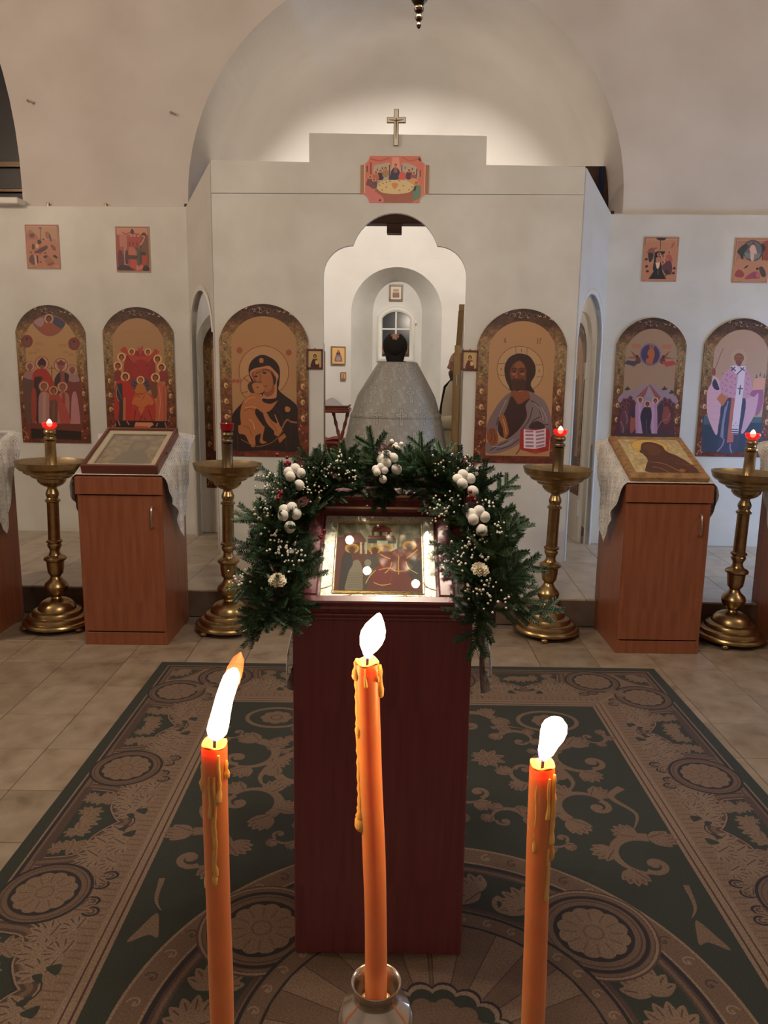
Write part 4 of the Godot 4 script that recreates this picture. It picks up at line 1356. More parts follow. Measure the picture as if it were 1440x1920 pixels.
# ---------------------------------------------------------------- carpet: a quarter of the woven design, in metres from the middle
func curl(p: Painter, cx, cy, r, a0, turns, wd, c, flip = 1.0):
	var pts := []
	var n := 14
	for k in n + 1:
		var t := float(k) / n
		var a: float = a0 + flip * t * turns * TAU
		var q: float = r * (1.0 - 0.82 * t)
		pts.append_array([cx + cos(a) * q, cy + sin(a) * q])
	p.line(pts, wd, c)
	p.oval(cx, cy, wd * 0.75, wd * 0.75, c)

func frond(p: Painter, x, y, ang, l, n, c, edge, spread = 1.0):    # acanthus-like spray of lobes
	for k in n:
		var t: float = (k + 0.5) / n - 0.5
		var a: float = ang + t * 2.2 * spread
		var q: float = l * (1.0 - 0.9 * t * t)
		var w: float = l * 0.22
		var d := Vector2(cos(a), sin(a))
		var s := Vector2(-d.y, d.x)
		var m := Vector2(x, y)
		var p1 := m + d * q * 0.45 + s * w
		var p2 := m + d * q
		var p3 := m + d * q * 0.45 - s * w
		p.blob([x, y, p1.x, p1.y, p2.x, p2.y, p3.x, p3.y], c)
		p.line([x, y, (x + p2.x) * 0.5, (y + p2.y) * 0.5, p2.x * 0.85 + x * 0.15, p2.y * 0.85 + y * 0.15], 0.0042, edge)

func scroll(p: Painter, cx, cy, r, a0, flip, c, edge):   # big leafy C-scroll
	var pts := []
	for k in 11:
		var t := k / 10.0
		var a: float = a0 + flip * t * 3.9
		pts.append_array([cx + cos(a) * r * (1.0 - 0.35 * t), cy + sin(a) * r * (1.0 - 0.35 * t)])
	p.line(pts, r * 0.40, c, true)
	curl(p, cx + cos(a0 + flip * 3.9) * r * 0.35, cy + sin(a0 + flip * 3.9) * r * 0.35, r * 0.40, a0 + flip * 3.9 - flip * 1.2, 0.9, r * 0.19, c, flip)
	for k in [1, 4, 7]:
		var t: float = k / 10.0
		var a: float = a0 + flip * t * 3.9
		frond(p, cx + cos(a) * r * (1.0 - 0.35 * t), cy + sin(a) * r * (1.0 - 0.35 * t), a + flip * 0.7, r * 0.72, 5, c, edge, 0.75)
	frond(p, cx + cos(a0) * r, cy + sin(a0) * r, a0 - flip * 1.3, r * 0.85, 5, c, edge, 0.6)

func roundel(p: Painter, x, y, r, K):
	p.oval(x, y, r, r, K.ink)
	p.oval(x, y, r * 0.93, r * 0.93, K.tan)
	p.ring(x, y, r * 0.86, r * 0.86, r * 0.03, K.brown)
	p.oval(x, y, r * 0.74, r * 0.74, K.ink)
	for k in 12:
		var a := TAU * k / 12.0 + 0.2
		p.oval(x + cos(a) * r * 0.48, y + sin(a) * r * 0.48, r * 0.19, r * 0.19, K.beige)
	p.oval(x, y, r * 0.50, r * 0.50, K.beige)
	p.ring(x, y, r * 0.18, r * 0.18, r * 0.04, K.tan)
	for k in 12:
		var a := TAU * k / 12.0 + 0.46
		p.line([x + cos(a) * r * 0.3, y + sin(a) * r * 0.3, x + cos(a) * r * 0.42, y + sin(a) * r * 0.42, x + cos(a) * r * 0.55, y + sin(a) * r * 0.55], r * 0.035, K.tan)

func carpet_texture() -> ImageTexture:
	var im := Image.create(1128, 2040, false, Image.FORMAT_RGB8)
	var K := {"green": lin3(0.024, 0.030, 0.019), "beige": lin3(0.225, 0.143, 0.090), "tan": lin3(0.155, 0.091, 0.055), "brown": lin3(0.078, 0.039, 0.028), "ink": lin3(0.018, 0.011, 0.013), "lite": lin3(0.27, 0.178, 0.115), "red": lin3(0.065, 0.024, 0.018)}
	im.fill(K.green)
	var p := Painter.new(im, [0, 0, 1.355, 1.355, 0, 2.45])
	# frame border
	p.rect(0, 0, 1.307, 2.402, K.lite)
	p.rect(0, 0, 1.300, 2.395, K.ink)
	p.rect(0, 0, 1.286, 2.381, K.tan)
	p.rect(0, 0, 1.27, 2.365, K.brown)
	p.rect(0, 0, 1.262, 2.357, K.beige)
	p.rect(0, 0, 0.945, 2.005, K.lite)
	p.rect(0, 0, 0.930, 1.990, K.red)
	p.rect(0, 0, 0.925, 1.985, K.lite)
	p.rect(0, 0, 0.905, 1.965, K.red)
	p.rect(0, 0, 0.899, 1.959, K.lite)
	p.rect(0, 0, 0.885, 1.945, K.green)
	# ticks along the inner side of the border
	for k in 70:
		var y := 0.02 + k * 0.0285
		p.seg([0.953, y, 0.99 + 0.012 * (k % 3), y + 0.003], 0.006, K.tan)
		if y < 0.94:
			p.seg([y, 2.013, y + 0.003, 2.04 + 0.012 * (k % 3)], 0.006, K.tan)
	# brackets between medallions; T turns a run along the side into a run along the end
	var runs := [[2.06, 1.303, 0], [1.303, 0.546, 0], [0.546, -0.211, 0], [0.965, 0.208, 1], [0.208, -0.208, 1]]
	for rn in runs:
		var m0: float = rn[0]
		var m1: float = rn[1]
		var mid := (m0 + m1) * 0.5
		var half := absf(m0 - m1) * 0.5
		var T := func(a: Array) -> Array:
			var o := []
			for i in range(0, a.size(), 2):
				var yy: float = mid + a[i + 1] * half
				if rn[2] == 0:
					o.append_array([a[i], yy])
				else:
					o.append_array([yy, a[i] + 1.095])
			return o
		var shape := [1.262, -0.62, 1.20, -0.60, 1.145, -0.56, 1.115, -0.44, 1.11, -0.26, 1.075, -0.10, 1.045, 0.0, 1.075, 0.10, 1.11, 0.26, 1.115, 0.44, 1.145, 0.56, 1.20, 0.60, 1.262, 0.62]
		p.poly(T.call(shape), K.green)
		p.line(T.call(shape), 0.062, K.ink)
		p.line(T.call(shape), 0.052, K.lite)
		p.line(T.call(shape), 0.040, K.brown)
		p.line(T.call(shape), 0.016, K.tan)
		p.seg(T.call([1.262, -0.6, 1.262, 0.6]), 0.03, K.brown)
		for s in [-1.0, 1.0]:
			for e in [[1.20, 0.16, 0.5, 0.055], [1.18, 0.38, -0.4, 0.06], [1.225, 0.42, 1.2, 0.045]]:
				var q = T.call([e[0], e[1] * s])
				frond(p, q[0], q[1], (e[2] * s if rn[2] == 0 else PI / 2 - e[2] * s) + PI, e[3], 5, K.beige, K.tan, 1.3)
				frond(p, q[0], q[1], e[2] * s, e[3] * 0.8, 4, K.beige, K.tan, 1.1)
		var c0 = T.call([1.21, 0.0])
		frond(p, c0[0], c0[1], PI if rn[2] == 0 else -PI / 2, 0.075, 6, K.beige, K.tan, 1.4)
		# leaves on the pale side
		for s in [-1.0, 1.0]:
			for e in [[1.03, 0.16, 0.085], [1.065, 0.34, 0.085], [1.075, 0.52, 0.075], [1.01, 0.34, 0.07], [1.01, 0.60, 0.06]]:
				var q = T.call([e[0], e[1] * s])
				var a: float = (s * 0.6) if rn[2] == 0 else PI / 2 - s * 0.6
				frond(p, q[0], q[1], a, e[2], 6, K.beige.lightened(0.05), K.brown, 1.3)
			for e in [[1.00, 0.13, 1.035, 0.20, 1.0, 0.235, 0.992, 0.17], [1.03, 0.05, 1.06, 0.12, 1.035, 0.14]]:
				var f := []
				for i in range(0, e.size(), 2):
					f.append_array([e[i], e[i + 1] * s])
				p.blob(T.call(f), K.green)
			for e in [[0.998, 0.78], [1.012, 0.90]]:
				var q = T.call([e[0], e[1] * s])
				p.ring(q[0], q[1], 0.023, 0.018, 0.008, K.ink)
				p.ring(q[0], q[1], 0.010, 0.008, 0.006, K.brown)
			var g = T.call([1.045, 0.80 * s])
			frond(p, g[0], g[1], 2.0 * s if rn[2] == 0 else PI / 2 + 1.0 * s, 0.06, 5, K.beige, K.brown, 1.4)
	for e in [[1.17, 2.06], [1.17, 1.303], [1.17, 0.546], [0.965, 2.255], [0.208, 2.255]]:
		roundel(p, e[0], e[1], 0.142, K)
	# corner panel
	p.poly([1.255, 2.35, 1.10, 2.35, 1.13, 2.29, 1.19, 2.22, 1.255, 2.20], K.brown)
	p.poly([1.245, 2.34, 1.125, 2.34, 1.15, 2.295, 1.20, 2.235, 1.245, 2.22], K.green)
	frond(p, 1.235, 2.33, -2.3, 0.09, 6, K.beige, K.tan, 1.0)
	p.seg([0.94, 2.0, 1.0, 2.06, 1.03, 2.09], 0.012, K.lite)
	frond(p, 1.04, 2.10, 0.8, 0.07, 5, K.beige, K.brown, 1.6)
	# field scrolls
	var c = K.beige.lerp(K.tan, 0.45)
	var e2 = K.brown
	p.ring(0.63, 1.78, 0.135, 0.10, 0.02, c)
	for k in 8:
		var a := TAU * k / 8.0
		p.oval(0.63 + cos(a) * 0.048, 1.78 + sin(a) * 0.042, 0.026, 0.024, c)
	p.oval(0.63, 1.78, 0.028, 0.026, c)
	p.ring(0.63, 1.78, 0.026, 0.024, 0.006, e2)
	scroll(p, 0.28, 1.76, 0.11, 0.4, 1.0, c, e2)
	scroll(p, 0.46, 1.60, 0.08, 2.6, -1.0, c, e2)
	scroll(p, 0.12, 1.62, 0.09, 3.4, 1.0, c, e2)
	scroll(p, 0.70, 1.42, 0.13, 1.8, 1.0, c, e2)
	scroll(p, 0.46, 1.30, 0.10, -0.4, -1.0, c, e2)
	frond(p, 0.30, 1.42, 0.3, 0.085, 7, c, e2, 2.2)
	frond(p, 0.30, 1.42, PI + 0.3, 0.07, 5, c, e2, 1.6)
	scroll(p, 0.20, 1.16, 0.10, 2.2, 1.0, c, e2)
	scroll(p, 0.05, 1.30, 0.10, 1.0, -1.0, c, e2)
	scroll(p, 0.63, 1.06, 0.12, 3.9, -1.0, c, e2)
	scroll(p, 0.75, 0.76, 0.12, 1.2, 1.0, c, e2)
	scroll(p, 0.32, 0.98, 0.07, 0.2, 1.0, c, e2)
	scroll(p, 0.80, 1.62, 0.06, 0.5, -1.0, c, e2)
	scroll(p, 0.47, 0.86, 0.06, 2.5, 1.0, c, e2)
	scroll(p, 0.08, 0.95, 0.07, 0.9, -1.0, c, e2)
	scroll(p, 0.56, 1.52, 0.055, 4.0, 1.0, c, e2)
	p.line([0.80, 1.20, 0.74, 1.13, 0.80, 1.02, 0.76, 0.92], 0.035, c, true)
	p.line([0.50, 1.44, 0.58, 1.36, 0.62, 1.24, 0.58, 1.16], 0.045, c, true)
	p.line([0.36, 1.70, 0.42, 1.72, 0.50, 1.70], 0.03, c, true)
	p.line([0.83, 0.62, 0.82, 0.52, 0.79, 0.47], 0.02, c, true)
	p.blob([0.80, 0.46, 0.83, 0.40, 0.85, 0.34, 0.80, 0.37, 0.77, 0.36, 0.78, 0.41], c)
	# round centrepiece
	p.oval(0, 0, 0.815, 0.815, K.lite)
	p.oval(0, 0, 0.806, 0.806, K.tan)
	p.oval(0, 0, 0.738, 0.738, K.lite)
	p.oval(0, 0, 0.730, 0.730, K.ink)
	p.oval(0, 0, 0.715, 0.715, K.brown)
	p.ring(0, 0, 0.700, 0.700, 0.012, K.tan)
	p.oval(0, 0, 0.685, 0.685, K.green)
	for k in 44:
		var a := PI / 2 * (k + 0.5) / 14.0
		curl(p, cos(a) * 0.772, sin(a) * 0.772, 0.021, a, 0.9, 0.006, K.lite if k % 2 else K.brown)
	for a in [0.10, 0.30, 1.02, 1.28, 1.5]:
		frond(p, cos(a) * 0.60, sin(a) * 0.60, a + 1.4, 0.10, 7, K.beige, K.brown, 1.3)
	curl(p, cos(0.36) * 0.60, sin(0.36) * 0.60, 0.045, 0.5, 1.2, 0.016, K.beige)
	curl(p, cos(1.12) * 0.57, sin(1.12) * 0.57, 0.045, 2.0, 1.2, 0.016, K.beige)
	p.oval(0, 0, 0.520, 0.520, K.brown)
	p.oval(0, 0, 0.505, 0.505, K.tan)
	for a in [0.70, -0.70]:
		p.oval(cos(a) * 0.628, sin(a) * 0.628, 0.185, 0.185, K.brown)
		p.ring(cos(a) * 0.628, sin(a) * 0.628, 0.175, 0.175, 0.008, K.lite)
		p.ring(cos(a) * 0.628, sin(a) * 0.628, 0.163, 0.163, 0.010, K.tan)
		roundel(p, cos(a) * 0.628, sin(a) * 0.628, 0.155, K)
	p.oval(0, 0, 0.500, 0.500, K.ink)
	p.oval(0, 0, 0.490, 0.490, K.tan)
	for k in 30:
		var a := PI / 2 * (k + 0.5) / 10.0
		curl(p, cos(a) * 0.466, sin(a) * 0.466, 0.017, a, 0.9, 0.006, K.lite)
	p.oval(0, 0, 0.440, 0.440, K.ink)
	# fan
	for k in 14:
		var a0 := TAU / 28.0 * k - 0.02
		var a1 := TAU / 28.0 * (k + 1) - 0.02
		var f: Color = K.beige if k % 2 == 0 else K.tan
		p.poly([0, 0, cos(a0) * 0.432, sin(a0) * 0.432, cos((a0 + a1) * 0.5) * 0.434, sin((a0 + a1) * 0.5) * 0.434, cos(a1) * 0.432, sin(a1) * 0.432], f)
		p.seg([cos(a0) * 0.2, sin(a0) * 0.2, cos(a0) * 0.43, sin(a0) * 0.43], 0.003, K.brown)
	for pass_ in [[0.205, 0.046, K.ink], [0.198, 0.044, K.lite], [0.186, 0.040, K.green]]:
		p.oval(0, 0, pass_[0] - 0.02, pass_[0] - 0.02, pass_[2])
		for k in 18:
			var a := TAU * k / 18.0
			p.oval(cos(a) * (pass_[0] - 0.028), sin(a) * (pass_[0] - 0.028), pass_[1] * 0.8, pass_[1] * 0.8, pass_[2])
	p.oval(0, 0, 0.145, 0.145, K.tan)
	for k in 14:
		var a := TAU * k / 14.0
		p.oval(cos(a) * 0.135, sin(a) * 0.135, 0.026, 0.026, K.tan)
	p.oval(0, 0, 0.08, 0.08, K.brown)
	# pile: fine speckle of the wool
	var sp := Image.create(256, 256, false, Image.FORMAT_RGBA8)
	var nd := noise_image(256, 256, 0.16, 140, 2).get_data()
	for y in 256:
		for x in 256:
			sp.set_pixel(x, y, Color(0.02, 0.015, 0.01, 0.34 * nd[y * 256 + x] / 255.0))
	im.convert(Image.FORMAT_RGBA8)
	for y in 8:
		for x in 5:
			im.blend_rect(sp, Rect2i(0, 0, 256, 256), Vector2i(x * 256, y * 256))
	im.convert(Image.FORMAT_RGB8)
	im.generate_mipmaps()
	return ImageTexture.create_from_image(im)

# ---------------------------------------------------------------- bodies as one smooth surface
# bones: [a, b, ra, rb]; balls: [centre, radii]; returns the surface where the joined distance is zero
func body_mesh(mb: MB, bones: Array, cell: float, k: float, pad = 0.03):
	var lo := Vector3.INF
	var hi := -Vector3.INF
	for b in bones:
		for e in [[b[0], b[2]], [b[1], b[3]]]:
			lo = lo.min(e[0] - Vector3.ONE * (e[1] + pad))
			hi = hi.max(e[0] + Vector3.ONE * (e[1] + pad))
	var n := Vector3i(((hi - lo) / cell).ceil()) + Vector3i.ONE
	var f := PackedFloat32Array()
	f.resize(n.x * n.y * n.z)
	f.fill(0.2)
	var nxy := n.x * n.y
	for b in bones:
		var a: Vector3 = b[0]
		var d: Vector3 = b[1] - b[0]
		var l2 := maxf(d.length_squared(), 1e-9)
		var rm: float = maxf(b[2], b[3]) + k + cell * 2.0
		var i0 := Vector3i(((a.min(b[1]) - Vector3.ONE * rm - lo) / cell).floor()).clamp(Vector3i.ZERO, n - Vector3i.ONE)
		var i1 := Vector3i(((a.max(b[1]) + Vector3.ONE * rm - lo) / cell).ceil()).clamp(Vector3i.ZERO, n - Vector3i.ONE)
		for z in range(i0.z, i1.z + 1):
			for y in range(i0.y, i1.y + 1):
				var at := z * nxy + y * n.x
				for x in range(i0.x, i1.x + 1):
					var q := lo + Vector3(x, y, z) * cell - a
					var t := clampf(q.dot(d) / l2, 0.0, 1.0)
					var g: float = (q - d * t).length() - lerpf(b[2], b[3], t)
					var o := f[at + x]
					var h := maxf(k - absf(o - g), 0.0) / k
					f[at + x] = minf(o, g) - h * h * k * 0.25
	var ids := {}
	var vs := []
	var off := [0, 1, n.x, n.x + 1, nxy, nxy + 1, nxy + n.x, nxy + n.x + 1]
	for z in n.z - 1:
		for y in n.y - 1:
			for x in n.x - 1:
				var at := z * nxy + y * n.x + x
				var inside := 0
				for o in off:
					if f[at + o] < 0.0:
						inside += 1
				if inside == 0 or inside == 8:
					continue
				var s := Vector3.ZERO
				var c := 0
				for e in [[0, 1], [2, 3], [4, 5], [6, 7], [0, 2], [1, 3], [4, 6], [5, 7], [0, 4], [1, 5], [2, 6], [3, 7]]:
					var fa := f[at + off[e[0]]]
					var fb := f[at + off[e[1]]]
					if (fa < 0.0) != (fb < 0.0):
						var t := fa / (fa - fb)
						var pa := Vector3(e[0] & 1, (e[0] >> 1) & 1, (e[0] >> 2) & 1)
						var pb := Vector3(e[1] & 1, (e[1] >> 1) & 1, (e[1] >> 2) & 1)
						s += pa.lerp(pb, t)
						c += 1
				ids[at] = vs.size()
				vs.append(lo + (Vector3(x, y, z) + s / c) * cell)
	mb.smooth()
	var steps := [1, n.x, nxy]
	for at in ids:
		for ax in 3:
			var u: int = steps[(ax + 1) % 3]
			var w: int = steps[(ax + 2) % 3]
			if (f[at] < 0.0) == (f[at + steps[ax]] < 0.0):
				continue
			if not (ids.has(at - u) and ids.has(at - w) and ids.has(at - u - w)):
				continue
			var out := Vector3.ZERO
			out[ax] = 1.0 if f[at] < 0.0 else -1.0
			mb.quad(vs[ids[at]], vs[ids[at - u]], vs[ids[at - u - w]], vs[ids[at - w]], out)

func head_bones(c: Vector3, face: Vector3) -> Array:     # c: middle of the head, face: where it looks
	var fw := face.normalized()
	var sd := fw.cross(Vector3.UP).normalized()
	var up := sd.cross(fw)
	var P := func(x, y, z): return c + sd * x + up * y + fw * z
	return [
		[P.call(0, 0.035, -0.015), P.call(0, 0.03, -0.035), 0.082, 0.080],
		[P.call(0, 0.03, 0.02), P.call(0, -0.02, 0.03), 0.070, 0.062],
		[P.call(0, -0.03, 0.03), P.call(0, -0.085, 0.05), 0.052, 0.034],
		[P.call(0.03, -0.06, 0.02), P.call(-0.03, -0.06, 0.02), 0.036, 0.036],
		[P.call(0, 0.015, 0.09), P.call(0, -0.022, 0.108), 0.010, 0.015],
		[P.call(0.035, 0.022, 0.075), P.call(-0.035, 0.022, 0.075), 0.014, 0.014],
		[P.call(0.02, -0.055, 0.082), P.call(-0.02, -0.055, 0.082), 0.010, 0.010],
		[P.call(0.086, 0.02, -0.012), P.call(0.086, -0.03, -0.012), 0.016, 0.012],
		[P.call(-0.086, 0.02, -0.012), P.call(-0.086, -0.03, -0.012), 0.016, 0.012],
		[P.call(0, -0.06, -0.02), P.call(0, -0.16, -0.035), 0.056, 0.060],
	]

func hand_bones(wrist: Vector3, along: Vector3, palm: Vector3) -> Array:    # relaxed, half closed hand
	var f := along.normalized()
	var p := (palm - f * palm.dot(f)).normalized()
	var s := f.cross(p)
	var P := func(x, y, z): return wrist + s * x + f * y + p * z
	var b := [[P.call(-0.02, 0.02, 0), P.call(-0.025, 0.085, 0), 0.022, 0.018], [P.call(0.02, 0.02, 0), P.call(0.025, 0.085, 0), 0.022, 0.018], [P.call(0, -0.03, 0), P.call(0, 0.05, 0), 0.026, 0.024]]
	for k in 4:
		var x: float = -0.032 + 0.021 * k
		var l: float = [0.034, 0.040, 0.038, 0.030][k]
		b.append([P.call(x, 0.088, 0.0), P.call(x, 0.088 + l, 0.016), 0.0095, 0.0088])
		b.append([P.call(x, 0.088 + l, 0.016), P.call(x, 0.088 + l * 1.35, 0.042), 0.0088, 0.0082])
		b.append([P.call(x, 0.088 + l * 1.35, 0.042), P.call(x, 0.088 + l * 1.15, 0.062), 0.0080, 0.0072])
	b.append([P.call(0.03, 0.02, 0.008), P.call(0.056, 0.055, 0.022), 0.013, 0.011])
	b.append([P.call(0.056, 0.055, 0.022), P.call(0.056, 0.088, 0.034), 0.0105, 0.0088])
	return b

func trunk_bones(h: float) -> Array:      # standing torso and legs for height h, feet at y = 0
	var s := h / 1.75
	var b := []
	b.append([Vector3(0, 1.42, 0) * s, Vector3(0, 1.20, 0.0) * s, 0.10 * s, 0.125 * s])
	for q in [-1.0, 1.0]:
		b.append([Vector3(0.09 * q, 1.32, 0) * s, Vector3(0.07 * q, 1.0, 0) * s, 0.10 * s, 0.11 * s])
		b.append([Vector3(0.135 * q, 1.37, 0) * s, Vector3(0.05 * q, 1.43, 0) * s, 0.056 * s, 0.055 * s])
		b.append([Vector3(0.09 * q, 0.93, 0) * s, Vector3(0.10 * q, 0.50, 0.0) * s, 0.088 * s, 0.058 * s])
		b.append([Vector3(0.10 * q, 0.50, 0) * s, Vector3(0.10 * q, 0.09, 0.03) * s, 0.055 * s, 0.038 * s])
		b.append([Vector3(0.10 * q, 0.045, 0.02) * s, Vector3(0.115 * q, 0.035, -0.17) * s, 0.042 * s, 0.034 * s])
	return b

# robe: rings of [height, half width, half depth, x shift, z shift]
func robe_mesh(rings: Array, n: int, folds: float, nfold: int, us: float, vs: float) -> MB:
	var mb := MB.new()
	var pts := []
	var uvs := []
	for i in rings.size():
		var r = rings[i]
		var row := []
		var urow := []
		for k in n + 1:
			var a := TAU * k / n + PI / 2
			var t := float(i) / rings.size()
			var f: float = 1.0 + folds * t * sin(a * nfold + sin(a * 3.0) * 1.5)
			row.append(Vector3(cos(a) * r[1] * f + r[3], r[0], sin(a) * r[2] * f + r[4]))
			urow.append(Vector2(float(k) / n * us, -r[0] * vs))
		pts.append(row)
		uvs.append(urow)
	mb.smooth()
	for i in pts.size() - 1:
		for k in n:
			var c := Vector3(rings[i][3], pts[i][k].y, rings[i][4])
			var o: Vector3 = (pts[i][k] + pts[i][k + 1]) * 0.5 - c
			if o.length() < 0.001:
				o = Vector3.UP
			mb.quad(pts[i][k], pts[i + 1][k], pts[i + 1][k + 1], pts[i][k + 1], o + Vector3(0, 0.02, 0), uvs[i][k], uvs[i + 1][k], uvs[i + 1][k + 1], uvs[i][k + 1])
	return mb

# ---------------------------------------------------------------- lamps of the room
func build_lamps():
	# brass chandelier above the festal lectern; only the tip of its pendant hangs into view
	var c = thing("chandelier", "dark bronze chandelier pendant with beaded tip hanging at the top", "chandelier", Vector3(0.069, 2.430, -2.07))
	var mb := MB.new()
	mb.lathe([Vector2(0, 0), Vector2(0.004, 0.003), Vector2(0.006, 0.009), Vector2(0.004, 0.014), Vector2(0.003, 0.016), Vector2(0.008, 0.021), Vector2(0.009, 0.026), Vector2(0.007, 0.031), Vector2(0.005, 0.034), Vector2(0.011, 0.040), Vector2(0.012, 0.046), Vector2(0.009, 0.052), Vector2(0.013, 0.055), Vector2(0.019, 0.063), Vector2(0.0225, 0.073), Vector2(0.023, 0.079), Vector2(0.019, 0.083), Vector2(0.024, 0.088), Vector2(0.029, 0.097), Vector2(0.0295, 0.106), Vector2(0.024, 0.112), Vector2(0.016, 0.12), Vector2(0.014, 0.16)], 28, 0.5, -0.10, 14)
	part(c, "pendant", mb, M.bronze_lamp)
	mb = MB.new()
	mb.lathe([Vector2(0.014, 0.16), Vector2(0.05, 0.20), Vector2(0.09, 0.26), Vector2(0.10, 0.31), Vector2(0.08, 0.37), Vector2(0.03, 0.42), Vector2(0.02, 0.50), Vector2(0.035, 0.54), Vector2(0.02, 0.58), Vector2(0.012, 0.70), Vector2(0, 0.71)], 32)
	part(c, "body", mb, M.bronze_lamp)
	mb = MB.new()
	mb.tube([Vector3(0, 0.70, 0), Vector3(0, 2.2, 0), Vector3(0, 3.77, 0)], 0.008, 8)
	part(c, "hanging_rod", mb, M.bronze_lamp)
	for k in 8:
		var a := TAU * k / 8.0 + 0.25
		var rr: float = 0.24 if k % 2 == 0 else 0.17
		var d := Vector3(cos(a), 0, sin(a))
		mb = MB.new()
		mb.tube([d * 0.09 + Vector3(0, 0.34, 0), d * rr * 0.62 + Vector3(0, 0.43, 0), d * rr * 0.85 + Vector3(0, 0.45, 0), d * rr + Vector3(0, 0.435, 0), d * rr + Vector3(0, 0.40, 0)], 0.006, 8)
		part(c, "arm", mb, M.bronze_lamp)
		mb = MB.new()
		mb.xf = Transform3D(Basis.IDENTITY, d * rr)
		mb.lathe([Vector2(0, 0.41), Vector2(0.012, 0.408), Vector2(0.016, 0.385), Vector2(0.024, 0.365), Vector2(0.022, 0.364), Vector2(0.012, 0.376), Vector2(0, 0.38)], 16)
		part(c, "lamp_cup", mb, M.bronze_lamp)
		mb = MB.new()
		mb.xf = Transform3D(Basis.IDENTITY, d * rr)
		mb.lathe([Vector2(0, 0.375), Vector2(0.011, 0.37), Vector2(0.016, 0.356), Vector2(0.020, 0.338), Vector2(0.016, 0.320), Vector2(0.006, 0.312), Vector2(0, 0.311)], 16, 3.0)
		part(c, "bulb", mb, M.bulb)
		omni(c, d * rr + Vector3(0, 0.337, 0), Color(1.0, 0.93, 0.84), CHANDELIER, 0.018, "bulb_light")
	# white globe lamp on the back of the tie beam, lighting the sanctuary
	var g = thing("globe_lamp", "white glass globe lamp behind the dark beam in the sanctuary", "lamp")
	wf(g, -0.2, 3.27, 7.33)
	mb = MB.new()
	mb.ball(Vector3.ZERO, Vector3.ONE * 0.08, 20, 12)
	part(g, "globe", mb, M.white_globe)
	mb = MB.new()
	mb.tube([Vector3(0, 0, 0.07), Vector3(0, -0.01, 0.12), Vector3(0, -0.01, 0.186)], 0.012, 8)
	part(g, "bracket", mb, M.steel)
	omni(g, Vector3.ZERO, Color(1.0, 0.94, 0.86), SANCTUARY, 0.08, "globe_light")
	# shaded spot lamp beside it, aimed down at the apse wall
	var sl = thing("spot_lamp", "white spot lamp behind the beam aimed at the apse", "lamp")
	wf(sl, -0.2, 3.42, 7.28)
	mb = MB.new()
	mb.xf = Transform3D(Basis(Vector3.RIGHT, 1.05), Vector3.ZERO)
	mb.lathe([Vector2(0.02, 0.07), Vector2(0.03, 0.06), Vector2(0.075, -0.04), Vector2(0.071, -0.04), Vector2(0.027, 0.055)], 24)
	part(sl, "shade", mb, M.white_paint)
	mb = MB.new()
	mb.ball(Vector3.ZERO, Vector3.ONE * 0.028, 14, 10)
	part(sl, "bulb", mb, M.bulb)
	mb = MB.new()
	mb.tube([Vector3(0, 0.06, 0.04), Vector3(0, 0.0, 0.10), Vector3(0, -0.10, 0.135)], 0.01, 8)
	part(sl, "bracket", mb, M.steel)
	var sp := SpotLight3D.new()
	sp.name = "spot_light"
	sp.light_color = Color(1.0, 0.965, 0.915)
	sp.light_energy = SPOT
	sp.light_size = 0.05
	sp.spot_angle = 70.0
	sp.spot_angle_attenuation = 0.6
	sp.spot_range = 20.0
	sp.shadow_enabled = true
	sl.add_child(sp)
	sp.basis = Basis.looking_at(Vector3(0, -0.50, -1).normalized(), Vector3.UP)
	sp.position = Vector3(0, -0.035, -0.05)
	# tube lamp on the right-hand wall, cool; sconce on the left-hand wall, warm
	var t = thing("tube_lamp", "cool white tube lamp on the right-hand nave wall", "lamp", Vector3(4.52, 1.1, -5.0))
	mb = MB.new()
	mb.box(Vector3(0.04, 0, 0), Vector3(0.06, 0.16, 1.3), 0.01)
	part(t, "housing", mb, M.white_paint)
	mb = MB.new()
	mb.box(Vector3(0.0, 0, 0), Vector3(0.02, 0.10, 1.2), 0.004)
	var em := mat(Color(0.9, 0.95, 1.0), 0.4)
	em.emission_enabled = true
	em.emission = Color(0.74, 0.86, 1.0)
	em.emission_energy_multiplier = 3.0
	part(t, "diffuser", mb, em)
	area(t, Vector3(-0.02, 0, 0), Vector3(-1, 0, 0), Vector2(1.2, 0.12), Color(0.62, 0.78, 1.0), COOL)
	for e in [[-4.62, "warm white glass sconce on the left-hand nave wall", 1.0, WARM, Color(1.0, 0.885, 0.775)], [4.52, "white glass sconce high on the right-hand nave wall", -1.0, FILL, Color(1.0, 0.92, 0.84)]]:
		var s = thing("wall_lamp", e[1], "lamp", Vector3(e[0], 3.8, -2.6), "glass sconces on the nave walls")
		mb = MB.new()
		mb.box(Vector3(-0.05 * e[2], 0, 0), Vector3(0.05, 0.2, 0.2), 0.01)
		part(s, "backplate", mb, M.bronze_lamp)
		mb = MB.new()
		mb.ball(Vector3(0.06 * e[2], 0, 0), Vector3.ONE * 0.09, 20, 12)
		part(s, "glass_shade", mb, M.white_globe)
		omni(s, Vector3(0.06 * e[2], 0, 0), e[4], e[3], 0.09, "sconce_light")

func area(parent, at, dir, size, color, energy):
	var l := AreaLight3D.new()
	l.name = "area_light"
	l.light_color = color
	l.light_energy = energy
	l.area_size = size
	l.area_range = 30.0
	l.shadow_enabled = true
	parent.add_child(l)
	l.position = at
	l.basis = Basis.looking_at(dir, Vector3.UP)
	return l

